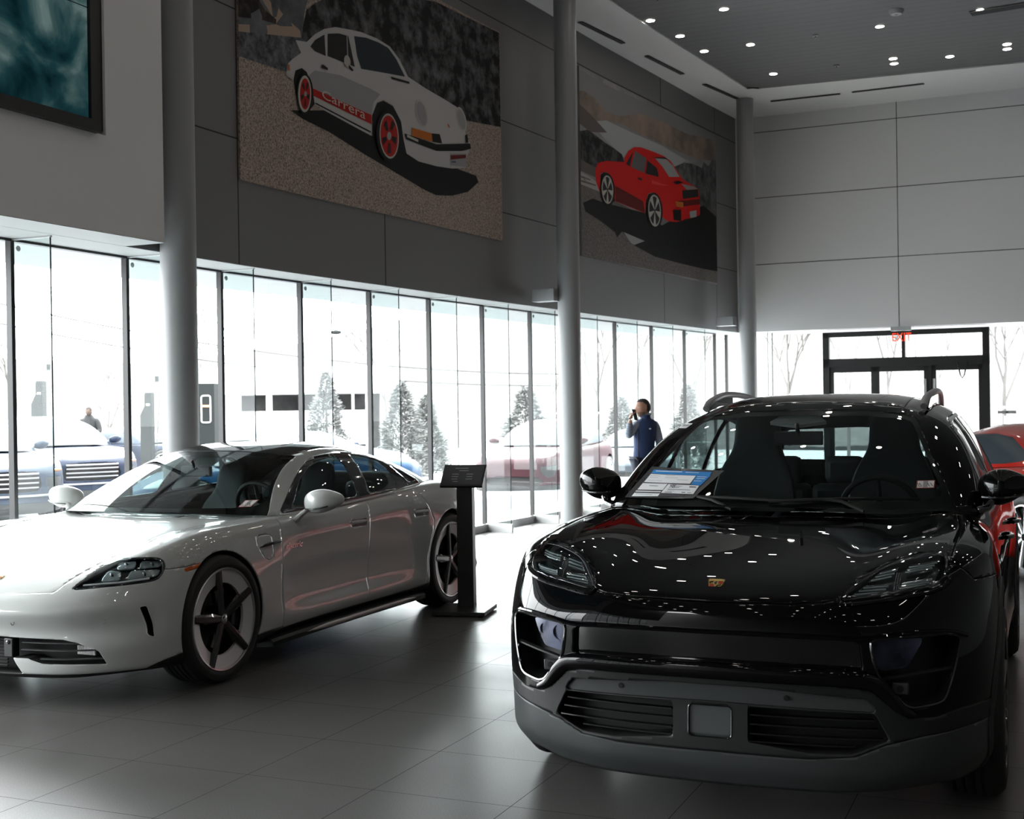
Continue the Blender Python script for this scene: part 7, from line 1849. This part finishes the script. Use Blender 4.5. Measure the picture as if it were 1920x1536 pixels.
def rings(name, R, m, parent, n=24, yaw=0., fold=0.):
    """garment lofted through elliptical rings (x, y, z, rx, ry)"""
    z = np.linspace(0, len(R)-1, (len(R)-1)*5+1); P = pchip(np.arange(len(R)), np.array(R, float), z); V = []; F = []
    for i, (x, y, h, a, b) in enumerate(P):
        for k in range(n):
            t = 2*PI*k/n; w = 1+fold*math.sin(k*1.9+i*.8)*math.sin(i*.9+k*.5); ca, sa = math.cos(t)*a*w, math.sin(t)*b*w
            V.append((x+ca*math.cos(yaw)-sa*math.sin(yaw), y+ca*math.sin(yaw)+sa*math.cos(yaw), h))
    for i in range(len(P)-1):
        for k in range(n): F.append((i*n+k, i*n+(k+1) % n, (i+1)*n+(k+1) % n, (i+1)*n+k))
    return mk(name, V, F, m, parent, solid=.004)

def head_mesh(c, yaw, s=1., tilt=0.):
    """head with brow, nose, mouth and chin; faces +x before yaw"""
    V = []; F = []; n, m = 28, 22
    R = Matrix.Translation(c) @ Matrix.Rotation(yaw, 4, 'Z') @ Matrix.Rotation(tilt, 4, 'Y')
    g = lambda x, a, w: math.exp(-((x-a)/w)**2)
    for j in range(m+1):
        t = PI*j/m; z = .118*math.cos(t); rr = math.sin(t)**.85
        for k in range(n):
            a = 2*PI*k/n; ca, sa = math.cos(a), math.sin(a)
            wx, wy = .096, .077
            low = max(0, -z/.118); wy_ = wy*(1-.30*low**1.5); wx_ = wx*(1-.14*low)
            x = ca*rr*wx_; y = sa*rr*wy_
            f = max(0, ca)**3
            x += f*(.006*g(z, .030, .014)-.008*g(z, .008, .014)*(1-g(a if a < PI else a-2*PI, 0, .3)))
            an = a if a < PI else a-2*PI
            x += .026*g(an, 0, .20)*g(z, -.018, .022)+.010*g(an, 0, .22)*g(z, .004, .02)
            x += .006*g(an, 0, .5)*g(z, -.056, .008)-.004*g(an, 0, .5)*g(z, -.066, .005)+.012*g(an, 0, .6)*g(z, -.092, .016)
            if ca < 0: x *= 1.06
            V.append(R @ Vector((x*s, y*s, z*s)))
    for j in range(m):
        for k in range(n): F.append((j*n+k, j*n+(k+1) % n, (j+1)*n+(k+1) % n, (j+1)*n+k)[::-1])
    return V, F, R

def hand(chain_end, d, up, m, parent, curl=.9, s=1., side_=1):
    """palm, four bent fingers and a thumb; d palm direction, up = back of the hand"""
    d = Vector(d).normalized(); up = (Vector(up)-d*Vector(up).dot(d)).normalized(); w = d.cross(up)*side_; o = Vector(chain_end); ch = []
    pc = o+d*.045*s; ch.append([(tuple(o), .022*s), (tuple(pc), (.030*s, .016*s))])
    for k, (off, L) in enumerate(((-.030, .072), (-.010, .080), (.010, .075), (.028, .060))):
        b = pc+w*off*s+d*.03*s; p = b; dd = d; c = [(tuple(pc), (.030*s, .016*s)), (tuple(b), .0095*s)]
        for q in range(3):
            dd = (dd*math.cos(curl*.5)-up*math.sin(curl*.5)).normalized(); up2 = up; p = p+dd*L*s*(.42, .33, .25)[q]; c.append((tuple(p), .0088*s-.0008*q*s))
            up = up
            dd = dd
        ch.append(c)
    t0 = o+d*.018*s-w*.024*s; t1 = t0-w*.022*s+d*.026*s-up*.012*s; t2 = t1+d*.026*s-up*.012*s
    ch.append([(tuple(o), .022*s), (tuple(t0), .013*s), (tuple(t1), .0105*s), (tuple(t2), .009*s)])
    return ch

def people():
    M = MATS
    skin = mat('skin', (.40, .22, .155), .5); hair = mat('hair', (.035, .032, .032), .8, noise=.5, nscale=80); vest = mat('vest_navy', (.018, .038, .105), .75, bump=.2, bscale=150)
    m, nt, out = _nt('checked_shirt'); N = nt.nodes.new; L = nt.links.new
    b = N('ShaderNodeBsdfPrincipled'); b.inputs['Roughness'].default_value = .8; L(b.outputs[0], out.inputs[0]); tc = N('ShaderNodeTexCoord'); c1 = N('ShaderNodeTexChecker'); c1.inputs['Scale'].default_value = 75; L(tc.outputs['Object'], c1.inputs['Vector']); c1.inputs[1].default_value = (.34, .38, .44, 1); c1.inputs[2].default_value = (.14, .18, .25, 1); L(c1.outputs[0], b.inputs['Base Color'])
    shirt = m; trousers = mat('trousers', (.02, .025, .04), .8); shoe = mat('shoe', (.02, .014, .01), .5); beard = mat('beard', (.19, .13, .105), .9, noise=.4, nscale=90); phone = mat('phone', (.005, .005, .005), .2)
    # man on the phone; local frame: +x picture right, +y away, feet on the floor
    X, Y = (1209-960)/2380*16.2-.015, 16.2
    e = empty('person', (X, Y, 0), 0, 'man in a navy vest and checked shirt holding a phone to his ear', 'person')
    V, F, R = head_mesh(Vector((-.012, -.01, 1.487)), math.radians(200), 1.03, .02)
    nk = (.03, .01, 1.36); ch = (.02, .01, 1.22); ab = (.0, .0, 1.02); pv = (-.005, .0, .84)
    # continuous body surface, clothes are shells over it
    sR = (-.105, -.06, 1.285); sL = (.155, .055, 1.285)
    eR = (-.215, -.10, 1.12); hR = (-.185, -.16, 1.345); eL = (.205, .04, 1.03); hL = (.175, -.04, .82)
    kR = (-.085, -.05, .46); aR = (-.08, -.02, .08); kL = (.075, .02, .46); aL = (.08, .05, .08); hpR = (-.085, -.02, .80); hpL = (.08, .03, .80)
    body = [[(pv, .088), (ab, .082), (ch, .088), (nk, .052), ((-.002, .0, 1.45), .055)],
            [(ch, .088), (sR, .052), (eR, .043), (hR, .026)], [(ch, .088), (sL, .052), (eL, .043), (hL, .026)],
            [(pv, .088), (hpR, .092), (kR, .058), (aR, .042), ((-.17, -.08, .04), .034)], [(pv, .088), (hpL, .092), (kL, .058), (aL, .042), ((-.01, -.02, .04), .034)]]
    bo = skin_mesh('body', body, skin, e, 2)
    mk('head', V, F, skin, bo)
    # hair cap, ears, beard, eyes, brows
    HV = [R @ ((R.inverted() @ v)*1.02) for v in V]; n = 28
    def keep(v): l = R.inverted() @ v; return l.z > .035+.02*(l.x > .06)-.10*(l.x < .0)*min(1, -l.x/.03) and not (l.x > .02 and l.z < .080)
    Fh = [f for f in F if all(keep(HV[i]) for i in f)]; a_, b_ = compact([tuple(v) for v in HV], Fh); mk('hair', a_, b_, hair, e, solid=.008)
    Fb = [f for f in F if all((lambda l: l.z < -.045 and l.x > .0)(R.inverted() @ V[i]) for i in f)]; a_, b_ = compact([tuple(R @ ((R.inverted() @ v)*1.015)) for v in V], Fb); mk('beard', a_, b_, beard, e)
    for s_ in (1, -1):
        mb = MB(); mb.sphere(R @ Vector((-.005, .076*s_, -.005)), .03, 10, 8, (.55, .25, 1)); mb.build('ear', skin, e)
        mb = MB(); mb.sphere(R @ Vector((.080, .030*s_, .012)), .010, 8, 6, (.7, 1.2, .7)); mb.build('eye', M['white'], e); mb = MB(); mb.sphere(R @ Vector((.0865, .030*s_, .012)), .0045, 8, 6); mb.build('pupil', phone, e)
        mb = MB(); mb.tube([R @ Vector((.088, .016*s_, .030)), R @ Vector((.086, .032*s_, .034)), R @ Vector((.076, .046*s_, .029))], .004, 5); mb.build('eyebrow', hair, e)
    mb = MB(); mb.tube([R @ Vector((.083, -.022, -.058)), R @ Vector((.093, 0, -.056)), R @ Vector((.083, .022, -.058))], .0045, 6); mb.build('mouth', mat('lips', (.25, .09, .07), .5), e)
    # vest
    yw = math.radians(22)
    vo = rings('vest', [(-.005, 0, .775, .138, .108), (-.005, 0, .86, .146, .112), (0, 0, 1.0, .140, .108), (.008, .0, 1.14, .152, .116), (.018, .003, 1.24, .162, .118), (.022, .002, 1.295, .158, .104), (.026, .0, 1.335, .110, .086), (.022, -.002, 1.36, .068, .070), (.018, -.004, 1.40, .066, .068)], vest, e, 28, yw, .012)
    mb = MB(); mb.tube([(-.085, -.108, .80), (-.088, -.110, 1.0), (-.080, -.115, 1.2), (-.030, -.072, 1.36)], .005, 6); mb.build('zip', M['black'], vo)
    MB().box((.062, -.104, 1.225), (.035, .008, .016)).build('vest_logo', M['white'], vo, smooth=False)
    # sleeves
    def lerp(a, b, t): return tuple(a[i]+(b[i]-a[i])*t for i in range(3))
    sk = skin_mesh('sleeve', [[(lerp(sR, ch, .35), .062), (sR, .068), (lerp(sR, eR, .5), .060), (eR, .052), (lerp(eR, hR, .5), .046), (lerp(eR, hR, .86), .036)]], shirt, e, 2)
    skin_mesh('sleeve', [[(lerp(sL, ch, .35), .062), (sL, .070), (lerp(sL, eL, .5), .062), (eL, .054), (lerp(eL, hL, .5), .046), (lerp(eL, hL, .9), .036)]], shirt, e, 2)
    mb = MB(); mb.tube([(-.03, -.03, 1.385), (.0, -.045, 1.40), (.06, -.03, 1.41), (.085, .03, 1.41)], .018, 8); mb.build('collar', shirt, e)
    skin_mesh('trousers', [[((pv[0], pv[1], .86), (.140, .106)), (hpR, .100), (kR, .072), ((-.08, -.02, .12), .062)], [((pv[0], pv[1], .86), (.140, .106)), (hpL, .100), (kL, .072), ((.08, .05, .12), .062)]], trousers, e, 2)
    for (x, y) in ((-.115, -.05), (.045, .02)):
        mb = MB(); mb.sphere((x, y, .045), .14, 12, 8, (1, .42, .33), Matrix.Rotation(math.radians(30), 4, 'Z')); mb.build('shoe', shoe, e)
    skin_mesh('hand', hand(hR, (.25, .05, .95), (-.9, -.3, .2), skin, e, 1.1, .95), skin, e, 1)
    skin_mesh('hand', hand(hL, (-.15, -.2, -.95), (.9, -.3, .1), skin, e, .6, .95, -1), skin, e, 1)
    p_ = empty('mobile_phone', (X-.128, Y-.165, 1.405), 0, 'black mobile phone held to the ear of the man in the navy vest', 'phone'); p_.rotation_euler = (.15, .38, math.radians(140))
    MB().box((0, 0, 0), (.012, .074, .150)).build('case', phone, p_, bevel=.004, smooth=False); MB().box((.0065, 0, 0), (.001, .066, .138)).build('screen', M['gloss'], p_, smooth=False)
    # person outside bending over a car
    X2, Y2 = (168-960)/2380*32.5, 32.5
    e = empty('person', (X2, Y2, -.33-.017*X2), 0, 'person in a dark grey jacket looking down beside the parked cars outside', 'person')
    jk = mat('jacket_grey', (.010, .011, .0115), .9); sk2 = mat('skin_pale', (.045, .027, .02), .7); hr2 = mat('hair_brown', (.012, .009, .007), .9)
    V, F, R = head_mesh(Vector((.02, -.12, 1.70)), math.radians(-100), 1.0, .35)
    bo = skin_mesh('body', [[((0, .05, .95), .09), ((0, .0, 1.25), .09), ((0, -.03, 1.45), .085), ((0, -.06, 1.58), .05), ((.01, -.09, 1.66), .05)], [((0, -.03, 1.45), .085), ((-.2, -.02, 1.47), .065), ((-.27, -.05, 1.2), .05), ((-.14, -.28, 1.12), .035)], [((0, -.03, 1.45), .085), ((.2, -.02, 1.47), .065), ((.27, -.05, 1.2), .05), ((.14, -.28, 1.12), .035)],
            [((0, .05, .95), .09), ((-.1, .05, .88), .09), ((-.1, .04, .48), .06), ((-.1, .05, .08), .045), ((-.1, -.1, .04), .035)], [((0, .05, .95), .09), ((.1, .05, .88), .09), ((.1, .04, .48), .06), ((.1, .05, .08), .045), ((.1, -.1, .04), .035)]], sk2, e, 2)
    mk('head', V, F, sk2, bo)
    Fh = [f for f in F if all((lambda l: l.z > .02 and (l.x < .045 or l.z > .085))(R.inverted() @ V[i]) for i in f)]; a_, b_ = compact([tuple(R @ ((R.inverted() @ v)*1.05)) for v in V], Fh); mk('hair', a_, b_, hr2, e)
    rings('jacket', [(0, .05, .85, .19, .15), (0, .03, 1.1, .185, .14), (0, -.01, 1.35, .20, .14), (0, -.03, 1.47, .20, .12), (0, -.05, 1.56, .12, .095), (0, -.06, 1.62, .08, .08)], jk, e, 28, 0, .012)
    skin_mesh('sleeve', [[((-.12, -.03, 1.47), .08), ((-.2, -.02, 1.47), .085), ((-.28, -.05, 1.2), .068), ((-.16, -.25, 1.13), .05)]], jk, e, 2)
    skin_mesh('sleeve', [[((.12, -.03, 1.47), .08), ((.2, -.02, 1.47), .085), ((.28, -.05, 1.2), .068), ((.16, -.25, 1.13), .05)]], jk, e, 2)
    skin_mesh('trousers', [[((0, .05, .95), (.16, .12)), ((-.1, .05, .88), .10), ((-.1, .04, .48), .075), ((-.1, .05, .10), .06)], [((0, .05, .95), (.16, .12)), ((.1, .05, .88), .10), ((.1, .04, .48), .075), ((.1, .05, .10), .06)]], trousers, e, 2)
    for s_ in (1, -1): skin_mesh('hand', hand((.14*s_, -.28, 1.12), (0, -.9, -.3), (0, -.3, .9), sk2, e, .7, 1, s_), sk2, e, 1)
# ------------------------------------------------------------------ papers, stickers and the red car
def ws_plate(car, poly, off, m, name, parent=None, label=None, cat=None, group=None, res=.03):
    """thin sheet lying on the windscreen, outline in (y, z)"""
    from mathutils.bvhtree import BVHTree
    if not hasattr(car, '_cb'):
        V, F = both(car.C0); car._cb = BVHTree.FromPolygons([tuple(v) for v in V], [tuple(f) for f in F])
    P = []
    for a, b in zip(poly, list(poly[1:])+[poly[0]]):
        k = max(1, int(math.hypot(b[0]-a[0], b[1]-a[1])/res))
        for t in range(k): P.append((a[0]+(b[0]-a[0])*t/k, a[1]+(b[1]-a[1])*t/k))
    bm = bmesh.new(); f = bm.faces.new([bm.verts.new((y, z, 0)) for y, z in P]); bmesh.ops.triangulate(bm, faces=[f]); bmesh.ops.subdivide_edges(bm, edges=bm.edges[:], cuts=1); V = []
    for v in bm.verts:
        h = car._cb.ray_cast(Vector((3, v.co.x, v.co.y)), Vector((-1, 0, 0)))
        V.append(h[0]+h[1]*off)
    bm.verts.index_update(); F = [tuple(x.index for x in q.verts) for q in bm.faces]; bm.free()
    o = mk(name, V, F, m, parent or car.root); return o

def on_ws(car, y, z, off):
    h = car._cb.ray_cast(Vector((3, y, z)), Vector((-1, 0, 0))); return h[0]+h[1]*off

def sticker(car, y0, z0, w, h, top_, bot, label):
    """white registration sticker with a red rim"""
    M = MATS; q = [(y0, z0), (y0+w, z0), (y0+w, z0+h), (y0, z0+h)]
    ws_plate(car, [(0, 1.2), (.01, 1.2), (.01, 1.21)], .001, None, 'tmp') if False else None
    o = ws_plate(car, q, .0016, mat('sticker_red', (.30, .05, .05), .6), 'inspection_sticker')
    lo = o; W = car.root.matrix_basis
    o.parent = None; o.matrix_world = W; tag(o, label, 'sticker', None)
    i = ws_plate(car, [(y0+.004, z0+.0025), (y0+w-.004, z0+.0025), (y0+w-.004, z0+h-.0025), (y0+.004, z0+h-.0025)], .0022, M['white'], 'sticker_face', o)
    i2 = ws_plate(car, [(y0+w*.36, z0+.003), (y0+w*.62, z0+.003), (y0+w*.62, z0+h-.003), (y0+w*.36, z0+h-.003)], .0026, mat('sticker_grey', (.35, .35, .35), .6), 'sticker_emblem', o)
    for s_, yy in ((top_, y0+.008), (bot, y0+w*.64)):
        a, b, c = on_ws(car, yy, z0+.006, .0032), on_ws(car, yy+.02, z0+.006, .0032), on_ws(car, yy, z0+.02, .0032)
        rt = (b-a).normalized(); up = (c-a); up = (up-rt*up.dot(rt)).normalized()
        text('sticker_number', s_, h*1.15, M['black'], o, frame(a, rt, up, rt.cross(up)), fit=w*.24, extrude=.0002)
    return o

def price_sheet(car):
    M = MATS; W = car.root.matrix_basis
    blue = mat('sheet_blue', (.02, .20, .52), .5); pw = mat('sheet_white', (.72, .73, .74), .6); ink = mat('sheet_ink', (.05, .05, .055), .7); sl = mat('sleeve_film', (.055, .057, .06), .18, coat=.6); grey = mat('sheet_grey', (.32, .33, .34), .7)
    o = ws_plate(car, [(-.765, 1.086), (-.383, 1.097), (-.277, 1.217), (-.68, 1.226)], .004, sl, 'price_sheet'); o.parent = None; o.matrix_world = W
    tag(o, 'price sheet with a blue heading in a clear sleeve under the black SUV wiper', 'price sheet')
    k = [.006]
    def pl(poly, m, n): k[0] += .0001; return ws_plate(car, poly, k[0], m, n, o, res=.06)
    pl([(-.725, 1.090), (-.437, 1.104), (-.335, 1.208), (-.655, 1.212)], ink, 'sheet_back'); 
    pl([(-.657, 1.211), (-.336, 1.208), (-.338, 1.191), (-.661, 1.194)], blue, 'heading')
    pl([(-.405, 1.195), (-.335, 1.192), (-.367, 1.150), (-.418, 1.153)], blue, 'side_block')
    pl([(-.662, 1.1915), (-.409, 1.1905), (-.425, 1.156), (-.682, 1.155)], pw, 'upper_field'); pl([(-.686, 1.150), (-.543, 1.152), (-.556, 1.125), (-.702, 1.121)], pw, 'middle_field')
    pl([(-.538, 1.151), (-.373, 1.149), (-.388, 1.113), (-.559, 1.113)], pw, 'rating_field'); pl([(-.708, 1.116), (-.562, 1.1195), (-.563, 1.1155), (-.709, 1.1115)], pw, 'line_field'); pl([(-.712, 1.106), (-.563, 1.110), (-.569, 1.098), (-.720, 1.091)], pw, 'footer_field')
    for a, b, z, h, m_ in ((-.64, -.49, 1.205, .003, pw), (-.47, -.40, 1.203, .002, pw), (-.40, -.35, 1.186, .002, pw), (-.40, -.355, 1.178, .002, pw), (-.41, -.37, 1.168, .002, pw), (-.66, -.60, 1.183, .0015, grey), (-.66, -.61, 1.176, .0015, grey), (-.57, -.52, 1.186, .0015, grey), (-.57, -.50, 1.178, .0015, grey), (-.50, -.44, 1.170, .0015, grey), (-.66, -.58, 1.163, .0015, grey),
                         (-.64, -.59, 1.140, .004, grey), (-.50, -.46, 1.143, .0015, ink), (-.50, -.47, 1.137, .0015, ink), (-.53, -.45, 1.128, .002, ink), (-.45, -.41, 1.128, .002, ink), (-.53, -.49, 1.121, .0012, grey), (-.54, -.50, 1.1155, .0022, ink), (-.45, -.43, 1.117, .003, ink), (-.42, -.40, 1.117, .002, ink), (-.42, -.385, 1.141, .004, ink), (-.70, -.60, 1.101, .002, grey)):
        pl([(a, z-h/2), (b, z-h/2), (b, z+h/2), (a, z+h/2)], m_, 'print_line')
    a, b, c = on_ws(car, -.530, 1.1345, .0095), on_ws(car, -.50, 1.1345, .0095), on_ws(car, -.526, 1.147, .0095); rt = (b-a).normalized(); up = (c-a); up = (up-rt*up.dot(rt)).normalized()
    text('rating_number', '98', .045, ink, o, frame(a, rt, up, rt.cross(up)), fit=.032, extrude=.0002)
    tg = ws_plate(car, [(-.665, 1.408), (-.60, 1.408), (-.575, 1.432), (-.64, 1.434)], .003, pw, 'windscreen_tag'); tg.parent = None; tg.matrix_world = W; tag(tg, 'small white bar-printed tag at the upper left of the black SUV windscreen', 'tag')
    for q in range(9): ws_plate(car, [(-.648+q*.0075, 1.417), (-.645+q*.0075, 1.417), (-.642+q*.0075, 1.425), (-.645+q*.0075, 1.425)], .0036, ink, 'tag_bar', tg, res=.5)

def red_car():
    red = mat('red_paint', (.34, .011, .005), .3, spec=.2, coat=1., coat_rough=0.)
    r = street_car('low', (0, 0), (-.15, .99), 0, red, 'red coupe in the hall, partly hidden behind the black SUV')
    f = np.array((-.15, .99)); f /= np.hypot(*f); o = np.array((4.80, 13.70)); r.location = (o[0], o[1], 0); r.name = 'coupe'
    return r
# ------------------------------------------------------------------ put it together
def world():
    w = bpy.data.worlds.new('sky'); SC.world = w; w.use_nodes = True; nt = w.node_tree; bg = nt.nodes['Background']
    tc = nt.nodes.new('ShaderNodeTexCoord'); sp = nt.nodes.new('ShaderNodeSeparateXYZ'); nt.links.new(tc.outputs['Generated'], sp.inputs[0])
    r = nt.nodes.new('ShaderNodeValToRGB'); nt.links.new(sp.outputs[2], r.inputs[0]); e = r.color_ramp.elements
    e[0].position = 0; e[0].color = (.46, .475, .49, 1); e[1].position = .75; e[1].color = (1, 1, 1, 1)
    nt.links.new(r.outputs[0], bg.inputs[0]); bg.inputs[1].default_value = SKY
SKY = 23.0
def view():
    v = SC.view_settings; SC.display_settings.display_device = 'sRGB'; v.view_transform = 'Standard'; v.look = 'None'; v.exposure = EXPO; v.gamma = 1; v.use_curve_mapping = False
EXPO = .14
def main():
    init_mats(); room_mats(); poster_mats(); world(); view(); add_camera()
    build_room(); fittings()
    MATS['white_paint'] = mat('white_paint', (.45, .465, .455), .3, spec=.12, coat=1., coat_rough=.0)
    MATS['black_paint'] = mat('black_paint', (.0022, .0022, .0025), .3, spec=.0, coat=1., coat_rough=.0)
    MATS['black_paint'].node_tree.nodes['Principled BSDF'].inputs['Coat IOR'].default_value = 1.38
    _, mx = macan(POSE_MX, car_mats(MATS['black_paint']), 'glossy black SUV with a price sheet in its windscreen, on the right')
    _, ty = taycan(POSE_TY, car_mats(MATS['white_paint']), 'pearl white low saloon parked at the left by the window wall')
    if 'outside' in globals(): outside()
    if 'people' in globals(): people()
    bpy.context.view_layer.update()
    price_sheet(mx)
    sticker(mx, .588, 1.146, .075, .032, '25', '11', 'red edged registration sticker at the lower right of the black SUV windscreen')
    sticker(ty, .625, .938, .065, .038, '25', '12', 'red edged registration sticker at the lower right of the white saloon windscreen')
    red_car()
main()
